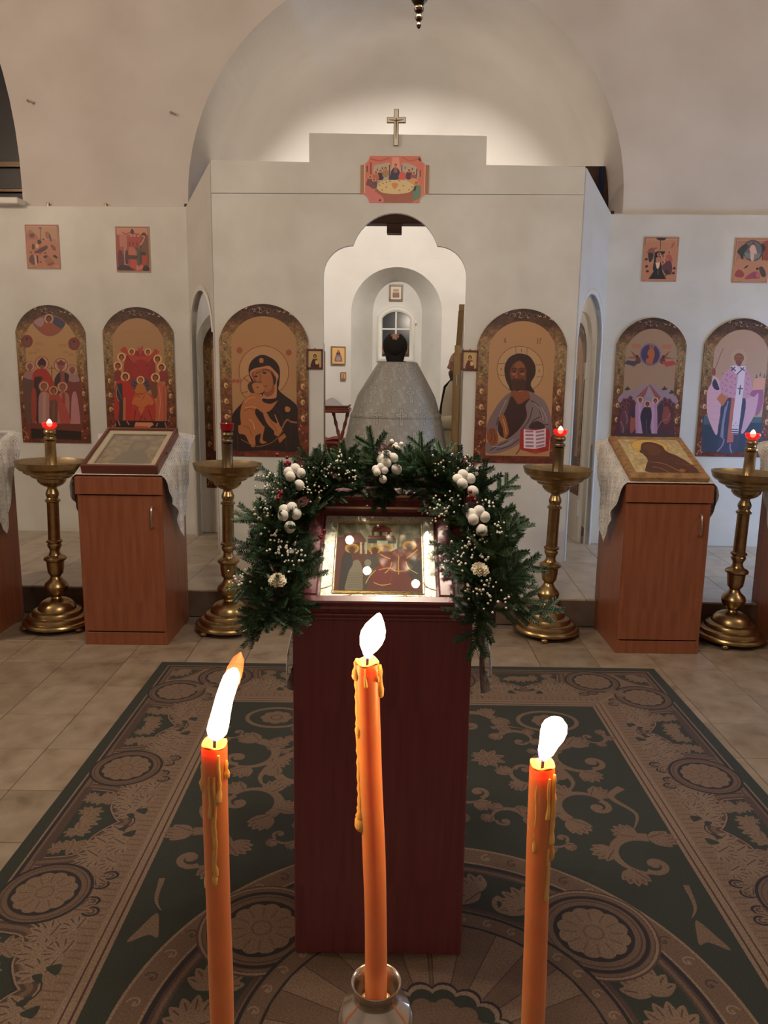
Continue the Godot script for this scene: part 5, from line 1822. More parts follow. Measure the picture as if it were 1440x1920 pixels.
# ---------------------------------------------------------------- walls, vault, floor
func build_shell():
	var mb := MB.new()
	# floor slab, tiles on it
	mb.box(Vector3(0, -0.11, -1.2), Vector3(10.4, 0.2, 11.2))
	var fl = struct("floor", mb, M.grout)
	var meshes := []
	for k in 4:
		mb = MB.new()
		mb.box(Vector3(0, -0.006, 0), Vector3(0.3275, 0.012, 0.3275), 0.0012)
		meshes.append(mb.done(M["tile%d" % k]))
	var g := RandomNumberGenerator.new()
	g.seed = 4
	for i in range(-11, 12):
		for j in range(-1, 9):
			var x := 0.06 + i * 0.3305
			var d := 2.385 + 0.165 + (j - 1) * 0.3305
			var step_d := 4.82 - A * x
			if d + 0.16 > step_d + 0.04 or absf(x) > d * 0.56 + 0.75:
				continue
			if x > -1.0 and x < 1.28 and d < 3.75:
				continue
			var t = part(fl, "tile", meshes[g.randi() % 4])
			t.position = Vector3(x, 0, -d)
			if g.randf() < 0.5:
				t.rotation.y = PI / 2
	var raised_meshes := []
	for k in 2:
		mb = MB.new()
		mb.box(Vector3(0, -0.006, 0), Vector3(0.3275, 0.012, 0.3275), 0.0012)
		raised_meshes.append(mb.done(M["pale_tile%d" % k]))
	# raised floor of the sanctuary
	mb = MB.new()
	mb.box(Vector3(0, 0.083, -(4.82 + 3.1)), Vector3(10.0, 0.170, 6.2))
	var so = wf(struct("floor_raised", mb, M.riser))
	for i in range(-11, 12):
		for j in range(0, 6):
			var x := -0.04 + i * 0.3305
			var d := 4.82 + 0.164 + j * 0.3305
			if absf(x) > d * 0.56 + 0.4 or d > 6.75:
				continue
			var t = part(so, "tile", raised_meshes[g.randi() % 2])
			t.position = Vector3(x, 0.18, -d)
	# east wall with the big arch and the dark window at the left
	var cx := -0.14
	var r := 1.755
	var y0 := 2.95
	mb = MB.new()
	mb.box(Vector3((-5.2 + cx - r) * 0.5, y0 * 0.5, -6.80), Vector3(cx - r + 5.2, y0, 0.5))
	mb.box(Vector3((4.9 + cx + r) * 0.5, y0 * 0.5, -6.80), Vector3(4.9 - cx - r, y0, 0.5))
	var poly := PackedVector2Array([Vector2(4.9, y0), Vector2(4.9, 6.3), Vector2(-5.2, 6.3), Vector2(-5.2, y0)])
	# notch of the window
	for k in 25:
		var a := PI - PI * k / 24.0
		poly.append(Vector2(-3.98 + 0.71 * cos(a), 3.05 + 1.75 * sin(a)))
	poly.append(Vector2(-3.27, y0))
	for k in 41:
		var a := PI - PI * k / 40.0
		poly.append(Vector2(cx + r * cos(a), y0 + r * sin(a)))
	poly[4 + 0] = Vector2(-4.69, 3.05)
	var q := PackedVector2Array()
	for v2 in poly:
		q.append(v2)
	q.insert(4, Vector2(-4.69, y0))
	mb.prism(q, -7.05, -6.55)
	wf(struct("wall_east", mb, M.plaster))
	# side walls, west wall, ceiling of the nave
	for e in [["wall_left", Vector3(-4.95, 3.1, -1.6), Vector3(0.5, 6.4, 11.0)], ["wall_right", Vector3(4.85, 3.1, -1.6), Vector3(0.5, 6.4, 11.0)], ["wall_west", Vector3(0, 3.1, 4.05), Vector3(10.4, 6.4, 0.5)], ["ceiling", Vector3(0, 6.35, -1.6), Vector3(10.4, 0.3, 11.6)]]:
		mb = MB.new()
		mb.box(e[1], e[2])
		struct(e[0], mb, M.plaster)
	# dark window
	mb = MB.new()
	var wp := PackedVector2Array()
	for k in 25:
		var a := PI - PI * k / 24.0
		wp.append(Vector2(-3.98 + 0.74 * cos(a), 3.05 + 1.79 * sin(a)))
	wp.append(Vector2(-3.24, 2.95))
	wp.insert(0, Vector2(-4.72, 2.95))
	mb.prism(wp, -6.90, -6.86)
	var w1 = wf(struct("window_1", mb, M.dark_void))
	for e in [[3.30, 0.05], [3.09, 0.03]]:
		mb = MB.new()
		mb.box(Vector3(-3.98, e[0], -6.84), Vector3(1.42, e[1], 0.03), 0.004)
		part(w1, "glazing_bar", mb, M.bronze_lamp)
	mb = MB.new()
	mb.box(Vector3(-3.98, 2.925, -6.62), Vector3(1.46, 0.05, 0.4), 0.006)
	part(w1, "window_sill", mb, M.white_paint)
	# barrel between wall and apse, then the apse with its half dome
	mb = MB.new()
	var d0 := 7.05
	var d1 := 7.9
	var rows := []
	for d in [d0, d1]:
		var row := [Vector3(cx - r, 0, -d)]
		for k in 41:
			var a := PI - PI * k / 40.0
			row.append(Vector3(cx + r * cos(a), y0 + r * sin(a), -d))
		row.append(Vector3(cx + r, 0, -d))
		rows.append(row)
	mb.grid(rows, Vector3(cx, 2.0, -7.5), [], true)
	wf(struct("ceiling_vault", mb, M.plaster))
	# apse wall with the splayed window niche
	mb = MB.new()
	var nx := -0.262          # middle of the niche
	var nw := 0.548
	var ny := 2.30
	var sill := 0.95
	var zs := func(x): return -(d1 + sqrt(maxf(r * r - (x - cx) * (x - cx), 0.0)))
	var xs := []
	for k in 33:
		xs.append(cx + r * sin(-PI / 2 + PI / 2 * (1.0 - absf(nx - nw - cx) / r * 0.0) * k / 32.0 * (PI / 2 + asin((nx - nw - cx) / r)) / (PI / 2)))
	var xl := []
	var a_l: float = asin((nx - nw - cx) / r)
	var a_r: float = asin((nx + nw - cx) / r)
	for k in 25:
		xl.append(lerpf(-PI / 2, a_l, k / 24.0))
	var xm := []
	for k in 29:      # even steps of the niche arch
		var u := cos(PI - PI * k / 28.0)
		xm.append(asin((nx + nw * u - cx) / r))
	var xr := []
	for k in 25:
		xr.append(lerpf(a_r, PI / 2, k / 24.0))
	var at := func(a, y): return Vector3(cx + r * sin(a), y, -(d1 + r * cos(a)))
	var mid := Vector3(cx, 1.5, -d1)
	mb.smooth()
	for l in [xl, xr]:
		for k in l.size() - 1:
			var o: Vector3 = mid - at.call(l[k], 1.5)
			mb.quad(at.call(l[k], 0), at.call(l[k + 1], 0), at.call(l[k + 1], y0), at.call(l[k], y0), o)
	var arch_y := func(a):
		var u: float = clampf((cx + r * sin(a) - nx) / nw, -1.0, 1.0)
		return ny + 0.55 * sqrt(1.0 - u * u)
	for k in xm.size() - 1:
		var o: Vector3 = mid - at.call(xm[k], 1.5)
		mb.quad(at.call(xm[k], 0), at.call(xm[k + 1], 0), at.call(xm[k + 1], sill), at.call(xm[k], sill), o)
		mb.quad(at.call(xm[k], arch_y.call(xm[k])), at.call(xm[k + 1], arch_y.call(xm[k + 1])), at.call(xm[k + 1], y0), at.call(xm[k], y0), o)
	wf(struct("wall_apse", mb, M.plaster))
	# half dome
	mb = MB.new()
	var dome := []
	for i in 21:
		var th := PI / 2 * i / 20.0
		var row := []
		for k in 41:
			var a := -PI / 2 + PI * k / 40.0
			row.append(Vector3(cx + r * sin(a) * cos(th), y0 + r * sin(th), -(d1 + r * cos(a) * cos(th))))
		dome.append(row)
	mb.grid(dome, Vector3(cx, y0, -d1), [], true)
	wf(struct("ceiling_apse", mb, M.plaster))
	# niche: splayed reveal to a smaller arched back, with the window in it
	mb = MB.new()
	var dn := 10.15
	var bx := -0.27
	var bw := 0.315
	var outer := [at.call(a_l, sill)]
	var inner := [Vector3(bx - bw, sill + 0.1, -dn)]
	for k in xm.size():
		outer.append(at.call(xm[k], arch_y.call(xm[k])))
		var u := cos(PI - PI * k / 28.0)
		inner.append(Vector3(bx + bw * u, 2.34 + 0.40 * sqrt(1.0 - u * u), -dn))
	outer.append(at.call(a_r, sill))
	inner.append(Vector3(bx + bw, sill + 0.1, -dn))
	var mids := []
	for k in outer.size():      # rounded arris
		mids.append(outer[k].lerp(inner[k], 0.06))
	mb.grid([outer, mids, inner], Vector3(bx, 1.9, -9.9), [], true)
	mb.flat()
	mb.quad(outer[0], outer[outer.size() - 1], inner[inner.size() - 1], inner[0], Vector3.UP)
	var back := PackedVector2Array()
	for v3 in inner:
		back.append(Vector2(v3.x, v3.y))
	mb.prism(back, -dn - 0.3, -dn)
	wf(struct("wall_niche", mb, M.niche))
	# window 2: white arched frame, cross bars, night behind
	var wn = wf(struct_node("window_2"))
	var frame_out := arch_poly(-0.525, -0.04, 1.74, 2.30, 2.432)
	var glass := arch_poly(-0.458, -0.108, 1.80, 2.28, 2.362, 16)
	mb = MB.new()
	for k in 1:
		var fo := arch_poly(-0.525, -0.04, 1.74, 2.30, 2.432, 16)
		mb.smooth()
		for i in fo.size():
			var j := (i + 1) % fo.size()
			var f0 := Vector3(fo[i].x, fo[i].y, -dn + 0.035)
			var f1 := Vector3(fo[j].x, fo[j].y, -dn + 0.035)
			var g0 := Vector3(glass[i].x, glass[i].y, -dn + 0.035)
			var g1 := Vector3(glass[j].x, glass[j].y, -dn + 0.035)
			mb.quad(f0, f1, g1, g0, Vector3.BACK)
			var o := Vector3(f0.x + 0.28, f0.y - 2.1, 0)
			mb.quad(f0, f1, f1 - Vector3(0, 0, 0.035), f0 - Vector3(0, 0, 0.035), o)
			mb.quad(g0, g1, g1 - Vector3(0, 0, 0.025), g0 - Vector3(0, 0, 0.025), -o)
	part(wn, "window_frame", mb, M.white_paint)
	mb = MB.new()
	mb.prism(glass, -dn + 0.002, -dn + 0.008)
	part(wn, "pane", mb, M.night)
	for e in [[Vector3(-0.284, 2.08, -dn + 0.02), Vector3(0.022, 0.56, 0.03)], [Vector3(-0.284, 2.146, -dn + 0.02), Vector3(0.35, 0.022, 0.028)]]:
		mb = MB.new()
		mb.box(e[0], e[1], 0.004)
		part(wn, "glazing_bar", mb, M.white_paint)
	mb = MB.new()
	mb.box(Vector3(-0.03, 2.24, -dn + 0.05), Vector3(0.02, 0.05, 0.02), 0.004)
	part(wn, "hinge", mb, M.white_paint)
	# dark tie beam with its block, seen through the top of the doorway
	mb = MB.new()
	mb.box(Vector3(cx, 3.118, -7.10), Vector3(2.0 * r - 0.004, 0.474, 0.10), 0.006)
	mb.box(Vector3(cx, 2.891, -7.09), Vector3(2.0 * r - 0.004, 0.035, 0.14), 0.004)
	var beam = wf(struct("trim_1", mb, M.beam))
	mb = MB.new()
	mb.box(Vector3(-0.226, 2.834, -7.08), Vector3(0.128, 0.080, 0.12), 0.004)
	part(beam, "block", mb, M.beam)

# ---------------------------------------------------------------- white screen of icons
func build_screen():
	var f := 5.81
	var b := f + 0.04
	# centre: lower board with the three-lobed doorway, upper board stepped up in the middle
	var x0 := -1.51
	var x1 := 1.153
	var p := PackedVector2Array([Vector2(x0, 0.18), Vector2(-0.70, 0.18), Vector2(-0.70, 2.285)])
	for k in range(1, 11):
		var a := PI - PI / 2 * k / 10.0
		p.append(Vector2(-0.485 + 0.215 * cos(a), 2.285 + 0.215 * sin(a)))
	var c := Vector2(-0.1785, 2.726 - 0.319)
	var s := asin(0.305 / 0.319)
	for k in 21:
		var a := -s + 2.0 * s * k / 20.0
		p.append(c + 0.319 * Vector2(sin(a), cos(a)))
	for k in 11:
		var a := PI / 2 - PI / 2 * k / 10.0
		p.append(Vector2(0.127 + 0.215 * cos(a), 2.285 + 0.215 * sin(a)))
	p.append_array([Vector2(0.342, 0.18), Vector2(x1, 0.18), Vector2(x1, 2.852), Vector2(x0, 2.852)])
	var mb := MB.new()
	mb.prism(p, -b, -f)
	var sc = wf(struct("wall_screen_centre", mb, M.screen))
	mb = MB.new()
	mb.prism(PackedVector2Array([Vector2(x0, 2.8565), Vector2(x1, 2.8555), Vector2(x1, 3.043), Vector2(0.457, 3.050), Vector2(0.455, 3.242), Vector2(-0.80, 3.260), Vector2(-0.80, 3.066), Vector2(x0, 3.078)]), -b, -f)
	part(sc, "upper_board", mb, M.screen)
	mb = MB.new()
	mb.box(Vector3(-0.18, 2.855, -b - 0.012), Vector3(2.6, 0.05, 0.02))
	part(sc, "backing_rail", mb, M.screen)
	# side panels
	for e in [["wall_screen_left", -4.7, -1.892, 2.90], ["wall_screen_right", 1.503, 4.5, 2.862]]:
		mb = MB.new()
		mb.box(Vector3((e[1] + e[2]) * 0.5, (0.18 + e[3]) * 0.5, -6.53), Vector3(e[2] - e[1], e[3] - 0.18, 0.036), 0.002)
		var sp = wf(struct(e[0], mb, M.screen))
		for x in ([-3.05, -2.57, -1.91] if e[1] < 0 else [1.53, 2.9]):
			mb = MB.new()
			mb.box(Vector3(x, e[3] + 0.012, -6.53), Vector3(0.022, 0.03, 0.022), 0.003)
			part(sp, "fixing_bolt", mb, M.bronze_lamp)
		mb = MB.new()
		mb.box(Vector3((e[1] + e[2]) * 0.5, e[3] + 0.004, -6.536), Vector3(e[2] - e[1], 0.006, 0.02))
		part(sp, "top_rail", mb, M.plaster)
	# slanting returns with the deacons' doors
	ret("wall_return_left", Vector2(-1.51, 5.85), Vector2(-1.888, 6.52), 3.072, 2.90, true)
	ret("wall_return_right", Vector2(1.153, 5.85), Vector2(1.50, 6.52), 3.04, 2.862, false)
	# little dark-blue curtain end in the gap above the right return
	mb = MB.new()
	var cu := []
	for i in 2:
		var row := []
		for k in 13:
			row.append(Vector3(1.50 + k * 0.004, 3.34 - i * 0.5, -7.00 + 0.006 * sin(k * 1.6)))
		cu.append(row)
	mb.grid(cu, Vector3(1.52, 3.0, -7.5))
	wf(single("curtain", mb, M.blue_cloth, "dark blue curtain end in the gap above the right side door", "curtain"))

func ret(called, a: Vector2, b: Vector2, h0, h1, left):
	# local x runs along the return from the centre panel to the side panel
	var l := a.distance_to(b)
	var dx0 := 0.025
	var dx1 := l - 0.06
	var p := PackedVector2Array([Vector2(0, 0.18), Vector2(dx0, 0.18)])
	var ap := arch_poly(dx0, dx1, 0.18, 1.88, 2.21, 16)
	for k in range(ap.size() - 1, 1, -1):
		p.append(ap[k])
	p.append_array([Vector2(dx1, 0.18), Vector2(l, 0.18), Vector2(l, h1), Vector2(0, h0)])
	var mb := MB.new()
	mb.prism(p, -0.018, 0.018)
	var o = struct(called, mb, M.screen)
	var dir := Vector3(b.x - a.x, 0, -(b.y - a.y)).normalized()
	var z := dir.cross(Vector3.UP)
	var loc := Transform3D(Basis(dir, Vector3.UP, z), Vector3(a.x, 0, -a.y))
	o.transform = Transform3D(Basis(Vector3.UP, -A), Vector3.ZERO) * loc
	# pale casing round the opening
	mb = MB.new()
	var ring_o := arch_poly(dx0 - 0.004, dx1 + 0.045, 0.18, 1.89, 2.255, 16)
	var ring_i := arch_poly(dx0, dx1, 0.18, 1.88, 2.21, 16)
	var sgn := -1.0 if left else 1.0
	mb.smooth()
	for i in range(1, ring_i.size() - 1):
		for zz in [0.022, -0.022]:
			mb.quad(Vector3(ring_o[i].x, ring_o[i].y, zz), Vector3(ring_o[i + 1].x, ring_o[i + 1].y, zz), Vector3(ring_i[i + 1].x, ring_i[i + 1].y, zz), Vector3(ring_i[i].x, ring_i[i].y, zz), Vector3(0, 0, zz))
		var oo := Vector3(ring_i[i].x - (dx0 + dx1) * 0.5, ring_i[i].y - 1.2, 0)
		mb.quad(Vector3(ring_i[i].x, ring_i[i].y, 0.022), Vector3(ring_i[i + 1].x, ring_i[i + 1].y, 0.022), Vector3(ring_i[i + 1].x, ring_i[i + 1].y, -0.03), Vector3(ring_i[i].x, ring_i[i].y, -0.03), -oo)
		mb.quad(Vector3(ring_o[i].x, ring_o[i].y, 0.022), Vector3(ring_o[i + 1].x, ring_o[i + 1].y, 0.022), Vector3(ring_o[i + 1].x, ring_o[i + 1].y, 0.016), Vector3(ring_o[i].x, ring_o[i].y, 0.016), oo)
	part(o, "door_casing", mb, M.white_paint if left else M.white_paint)
	return o

func board_icon(called, label, x0, x1, y0, sh, top, d, m, group):
	var mb := MB.new()
	var w: float = x1 - x0
	var poly := arch_poly(-w / 2, w / 2, 0.0, sh - y0, top - y0, 28)
	mb.prism(poly, 0.0, 0.008, Rect2(-w / 2, 0, w, top - y0))
	var o = single(called, mb, m, label, "icon", Vector3.ZERO, group)
	wf(o, (x0 + x1) * 0.5, y0, d - 0.0015)
	return o

func build_icons():
	var big := "large arched icon panels"
	board_icon("icon_panel", "large arched icon panel of a woman in dark mantle embracing a child", -1.478, -0.810, 0.955, 1.822, 2.083, 5.81, icon_mother_and_child(), big)
	board_icon("icon_panel", "large arched icon panel of a bearded man holding an open red book", 0.437, 1.093, 0.940, 1.802, 2.068, 5.81, icon_teacher(), big)
	board_icon("icon_panel", "arched icon panel of a crowned family, leftmost on the white screen", -3.386, -2.793, 0.965, 1.896, 2.115, 6.51, icon_family(), big)
	board_icon("icon_panel", "arched icon panel of a red-winged assembly behind the left cabinet", -2.641, -2.042, 0.955, 1.904, 2.106, 6.51, icon_assembly(), big)
	board_icon("icon_panel", "arched icon panel with a blue disc above a purple mountain and crowd", 1.625, 2.188, 0.945, 1.850, 2.064, 6.51, icon_ascending(), big)
	board_icon("icon_panel", "arched icon panel of a bishop in pink robes raising a sword", 2.332, 2.925, 0.945, 1.860, 2.066, 6.51, icon_bishop(), big)
	var feasts := "small rectangular feast prints"
	for e in [["small feast print of a cave and mountain scene, far left", -3.248, -2.968, 2.405, 2.755, feast(feast_cave, [150, 290, 1285, 1375, 150, 1600], [150, 112, 88])],
			["small feast print of a red temple scene beside the left corner", -2.495, -2.213, 2.385, 2.745, feast(feast_temple, [160, 220, 1265, 1320, 150, 1610], [166, 112, 92])],
			["small feast print of a figure standing in a dark river", 1.788, 2.063, 2.347, 2.690, feast(feast_river, [232, 90, 1292, 1148, 140, 1510], [162, 112, 86])],
			["small feast print of a white figure in a dark disc, far right", 2.502, 2.782, 2.344, 2.687, feast(feast_mountain, [330, 165, 1485, 1345, 185, 1740], [142, 96, 80])]]:
		var w: float = e[2] - e[1]
		var h: float = e[4] - e[3]
		var mb := MB.new()
		mb.prism(PackedVector2Array([Vector2(-w / 2, 0), Vector2(w / 2, 0), Vector2(w / 2, h), Vector2(-w / 2, h)]), 0.0, 0.005, Rect2(-w / 2, 0, w, h))
		wf(single("feast_print", mb, e[5], e[0], "print", Vector3.ZERO, feasts), (e[1] + e[2]) * 0.5, e[3], 6.51)
	# supper print with scooped corners
	var p := PackedVector2Array()
	var hw := 0.244
	var hh := 0.157
	for s in [[1, 1], [-1, 1], [-1, -1], [1, -1]]:
		for k in 7:
			var t := k / 6.0
			var tt: float = t if s[0] * s[1] > 0 else 1.0 - t
			var a := PI / 2 * tt
			p.append(Vector2(s[0] * (hw - 0.064 * sin(a) * 1.0), s[1] * (hh - 0.062 * cos(a))))
	var mb := MB.new()
	mb.prism(p, 0.0, 0.006, Rect2(-hw, -hh, hw * 2, hh * 2))
	wf(single("supper_print", mb, icon_supper(), "pink octagonal print of a supper around a white table", "print"), -0.189, 2.950, 5.81)
	# small framed icons on the door posts
	var k := 0
	for x in [-0.7615, 0.3865]:
		var t = thing("framed_icon", ["small dark-framed icon of a veiled woman on the left doorpost", "small dark-framed icon of a bearded man on the right doorpost"][k], "icon", Vector3.ZERO, "small framed icons on the doorposts")
		wf(t, x, 1.616 + 0.005 * k, 5.808)
		framed(t, 0.124, 0.147, 0.014, 0.018, M.case_wood, small_sheet(Color8(196, 170, 120), [Color8(58, 34, 34), Color8(96, 44, 40)][k], Color8(176, 122, 84), Color8(220, 176, 100)))
		mb = MB.new()
		mb.tube([Vector3(0, 0.146, 0.006), Vector3(0, 0.155, 0.006)], 0.004, 6)
		part(t, "hanging_loop", mb, M.bronze_lamp)
		k += 1
	# crucifix on top
	var cr = thing("cross", "gold and white metal cross fixed on top of the screen", "cross")
	wf(cr, -0.183, 3.175, 5.805)
	var cp := func(g): return PackedVector2Array([Vector2(-0.0145 - g, -g), Vector2(0.0145 + g, -g), Vector2(0.0145 + g, 0.150 - g), Vector2(0.063 + g, 0.150 - g), Vector2(0.063 + g, 0.182 + g), Vector2(0.0145 + g, 0.182 + g), Vector2(0.0145 + g, 0.234 + g), Vector2(-0.0145 - g, 0.234 + g), Vector2(-0.0145 - g, 0.182 + g), Vector2(-0.063 - g, 0.182 + g), Vector2(-0.063 - g, 0.150 - g), Vector2(-0.0145 - g, 0.150 - g)])
	mb = MB.new()
	mb.prism(cp.call(0.003), 0.0, 0.012)
	part(cr, "rim", mb, M.dark_brass)
	mb = MB.new()
	mb.prism(cp.call(-0.001), 0.012, 0.016)
	var polished := mat(lin3(0.93, 0.88, 0.74), 0.3, 0.25)
	part(cr, "face", mb, polished)
	mb = MB.new()
	mb.tube([Vector3(-0.05, 0.166, 0.018), Vector3(-0.02, 0.163, 0.019), Vector3(0, 0.158, 0.020), Vector3(0.02, 0.163, 0.019), Vector3(0.05, 0.167, 0.018)], [0.0015, 0.0028, 0.004, 0.0028, 0.0015], 6)
	mb.tube([Vector3(0, 0.175, 0.019), Vector3(0, 0.15, 0.021), Vector3(0.001, 0.11, 0.020), Vector3(-0.001, 0.075, 0.019), Vector3(0, 0.04, 0.018)], [0.004, 0.005, 0.0042, 0.0035, 0.002], 6)
	part(cr, "figure_relief", mb, M.dark_brass)
	# hooks left in the wall
	k = 0
	for e in [[-3.133, 3.694], [-1.981, 3.607]]:
		var hk = MB.new()
		hk.tube([Vector3(0, 0, -0.01), Vector3(0, 0, 0.03), Vector3(-0.01, -0.005, 0.05), Vector3(-0.02, 0.008, 0.055)], 0.010, 8)
		wf(single("wall_hook", hk, M.steel, ["metal hook in the bare wall beside the dark window", "metal hook in the bare wall near the big arch"][k], "hook", Vector3.ZERO, "hooks in the bare wall"), e[0], e[1], 6.55)
		k += 1

func framed(t, w, h, fw, th, frame_m, sheet_m):      # picture with a bevelled frame, base at y = 0, back at z = 0
	var mb := MB.new()
	for e in [[Vector3(0, fw / 2, th / 2), Vector3(w, fw, th)], [Vector3(0, h - fw / 2, th / 2), Vector3(w, fw, th)], [Vector3(-w / 2 + fw / 2, h / 2, th / 2), Vector3(fw, h - fw * 2, th)], [Vector3(w / 2 - fw / 2, h / 2, th / 2), Vector3(fw, h - fw * 2, th)]]:
		mb.box(e[0], e[1], 0.003)
	part(t, "frame", mb, frame_m)
	mb = MB.new()
	mb.prism(PackedVector2Array([Vector2(-w / 2 + fw, fw), Vector2(w / 2 - fw, fw), Vector2(w / 2 - fw, h - fw), Vector2(-w / 2 + fw, h - fw)]), 0.002, th * 0.55, Rect2(-w / 2 + fw, fw, w - fw * 2, h - fw * 2))
	part(t, "picture", mb, sheet_m)

# ---------------------------------------------------------------- inside the sanctuary, doors
func build_sanctuary():
	var mb: MB
	# royal doors: two gilt leaves swung inwards
	var prof := PackedVector2Array([Vector2(0, 0.20), Vector2(0.5, 0.20), Vector2(0.5, 2.14), Vector2(0.47, 2.14), Vector2(0.46, 2.09), Vector2(0.40, 2.08), Vector2(0.33, 2.02), Vector2(0.28, 1.92), Vector2(0.20, 1.85), Vector2(0.14, 1.80), Vector2(0.10, 1.78), Vector2(0.05, 1.775), Vector2(0.02, 1.785), Vector2(0.0, 1.805)])
	for s in [0, 1]:
		var t = thing("royal_door_leaf", ["gilt door leaf standing open at the left of the doorway", "tall gilt door leaf standing open at the right of the doorway"][s], "door", Vector3.ZERO, "open royal door leaves")
		wf(t, [-0.698, 0.318][s], 0, 5.868, PI / 2 + [0.22, -0.10][s])
		mb = MB.new()
		mb.prism(prof, -0.043 if s == 0 else -0.043, 0.0)
		part(t, "leaf", mb, M.gold_paint)
		mb = MB.new()
		for zz in [0.002, -0.045]:
			mb.box(Vector3(0.03, 1.0, zz), Vector3(0.035, 1.5, 0.012), 0.004)
			mb.box(Vector3(0.25, 1.65, zz), Vector3(0.42, 0.03, 0.012), 0.004)
			mb.box(Vector3(0.25, 0.9, zz), Vector3(0.42, 0.03, 0.012), 0.004)
		part(t, "moulding", mb, M.gold_paint)
		for y in [1.55, 0.6]:
			mb = MB.new()
			mb.tube([Vector3(-0.004, y - 0.04, -0.02), Vector3(-0.004, y + 0.04, -0.02)], 0.008, 8)
			part(t, "hinge", mb, M.steel)
	# deacons' doors with standing figures: left swung in, right ajar
	var dl := arch_poly(-0.32, 0.32, 0.0, 1.67, 1.95, 20)
	for s in [0, 1]:
		var t = thing("side_door_leaf", ["arched door leaf with winged figure, seen inside the left side opening", "arched door leaf with standing saint, ajar in the right side opening"][s], "door", Vector3.ZERO, "side door leaves")
		mb = MB.new()
		mb.prism(dl, -0.032, 0.0)
		part(t, "leaf", mb, M.white_paint)
		mb = MB.new()
		mb.prism(arch_poly(-0.27, 0.27, 0.40, 1.60, 1.86, 20), 0.0, 0.004, Rect2(-0.27, 0.40, 0.54, 1.46))
		part(t, "icon", mb, icon_door_figure(s == 1))
		for y in [0.3, 1.45]:
			mb = MB.new()
			mb.box(Vector3(0.312 if s == 1 else -0.312, y, 0.008), Vector3(0.02, 0.14, 0.018), 0.004)
			part(t, "hinge", mb, M.white_paint)
		mb = MB.new()
		mb.ball(Vector3(-0.295 if s == 1 else 0.295, 0.95, 0.03), Vector3(0.016, 0.022, 0.02), 12, 8)
		part(t, "knob", mb, M.bronze_lamp)
		if s == 0:
			wf(t, -1.553, 0.182, 6.61, 0.0)
		else:
			wf(t, 1.375, 0.182, 6.83, -1.50)
	# icons on the apse wall
	var on_wall := [[-0.965, 1.684, 0.187, 0.215, 0.012, M.gold_paint, 1, Color8(226, 176, 112), "gilt-framed icon of a robed figure on the sanctuary wall"], [-0.905, 1.500, 0.070, 0.092, 0.006, M.stand_wood, 0, Color8(222, 176, 116), "tiny wooden icon below the gilt-framed icon in the sanctuary"]]
	for e in on_wall:
		var t = thing("framed_icon" if e[2] > 0.1 else "small_icon", e[8], "icon")
		var ang := asin((e[0] + 0.14) / 1.755)
		t.transform = Transform3D(Basis(Vector3.UP, -A), Vector3.ZERO) * Transform3D(Basis(Vector3.UP, -ang), Vector3(-0.14 + 1.74 * sin(ang), e[1], -(7.9 + 1.74 * cos(ang))))
		framed(t, e[2], e[3], e[4], 0.018, e[5], small_sheet(e[7], Color8(132, 104, 108), Color8(170, 116, 80), Color8(214, 160, 96), e[6]))
	var t2 = thing("framed_icon", "small dark-framed icon hanging above the sanctuary window", "icon")
	wf(t2, -0.291, 2.494, 10.148)
	framed(t2, 0.176, 0.205, 0.022, 0.02, M.case_wood, small_sheet(Color8(216, 200, 168), Color8(120, 74, 62), Color8(150, 100, 74), Color8(200, 150, 92), 2))
	# folding book stand with an open book
	var st = thing("book_stand", "reddish folding book stand with turned legs in the sanctuary", "stand", Vector3(-0.535, 0.18, -7.05))
	mb = MB.new()
	mb.box(Vector3(0, 1.075, 0), Vector3(0.44, 0.03, 0.40), 0.006)
	mb.box(Vector3(0, 1.10, 0), Vector3(0.41, 0.02, 0.36), 0.004)
	part(st, "top", mb, M.stand_wood)
	for cx in [-0.125, 0.125]:
		for s in [-1.0, 1.0]:
			mb = MB.new()
			var path := []
			var rad := []
			for k in 41:
				var u := k / 40.0
				path.append(Vector3(cx + s * lerpf(0.075, -0.20, u), lerpf(1.06, 0.02, u), lerpf(0.12, -0.12, u) * s))
				rad.append(0.014 + 0.004 * sin(k * 1.9))
			mb.tube(path, rad, 8)
			part(st, "leg", mb, M.stand_wood)
	mb = MB.new()
	mb.tube([Vector3(-0.125, 0.775, 0.0), Vector3(0.125, 0.775, 0.0)], 0.012, 8)
	part(st, "stretcher", mb, M.stand_wood)
	var bk = thing("open_book", "open book with white pages on the reddish stand", "book", Vector3(-0.535, 1.29, -7.03))
	mb = MB.new()
	mb.box(Vector3(0, 0.006, 0), Vector3(0.43, 0.012, 0.34), 0.003)
	part(bk, "cover", mb, M.husk)
	for s in [-1.0, 1.0]:
		mb = MB.new()
		var g := []
		var g2 := []
		for k in 13:
			var u := k / 12.0
			var y: float = 0.018 + 0.075 * sin(PI * minf(u * 1.15 + 0.12, 1.0)) * (1.0 - u * 0.45)
			g.append([Vector3(s * u * 0.208, y, -0.165), Vector3(s * u * 0.208, y, 0.165)])
			g2.append([Vector3(s * u * 0.208, 0.012, 0.165), Vector3(s * u * 0.208, y, 0.165)])
		mb.grid(g, Vector3(0, -1, 0))
		mb.grid(g2, Vector3(0, 0, -1))
		part(bk, "pages", mb, M.paper)
	# red bench behind the stand
	var rb = thing("red_chest", "dark red chest with scalloped top edge under the book stand", "chest", Vector3(-0.56, 0.18, -7.45))
	mb = MB.new()
	var sp := PackedVector2Array([Vector2(-0.34, 0), Vector2(0.34, 0)])
	for k in 25:
		var u := k / 24.0
		sp.append(Vector2(0.34 - 0.68 * u, 0.775 + 0.018 * absf(sin(u * PI * 4.0))))
	mb.prism(sp, -0.16, 0.16)
	part(rb, "body", mb, M.red_cloth)

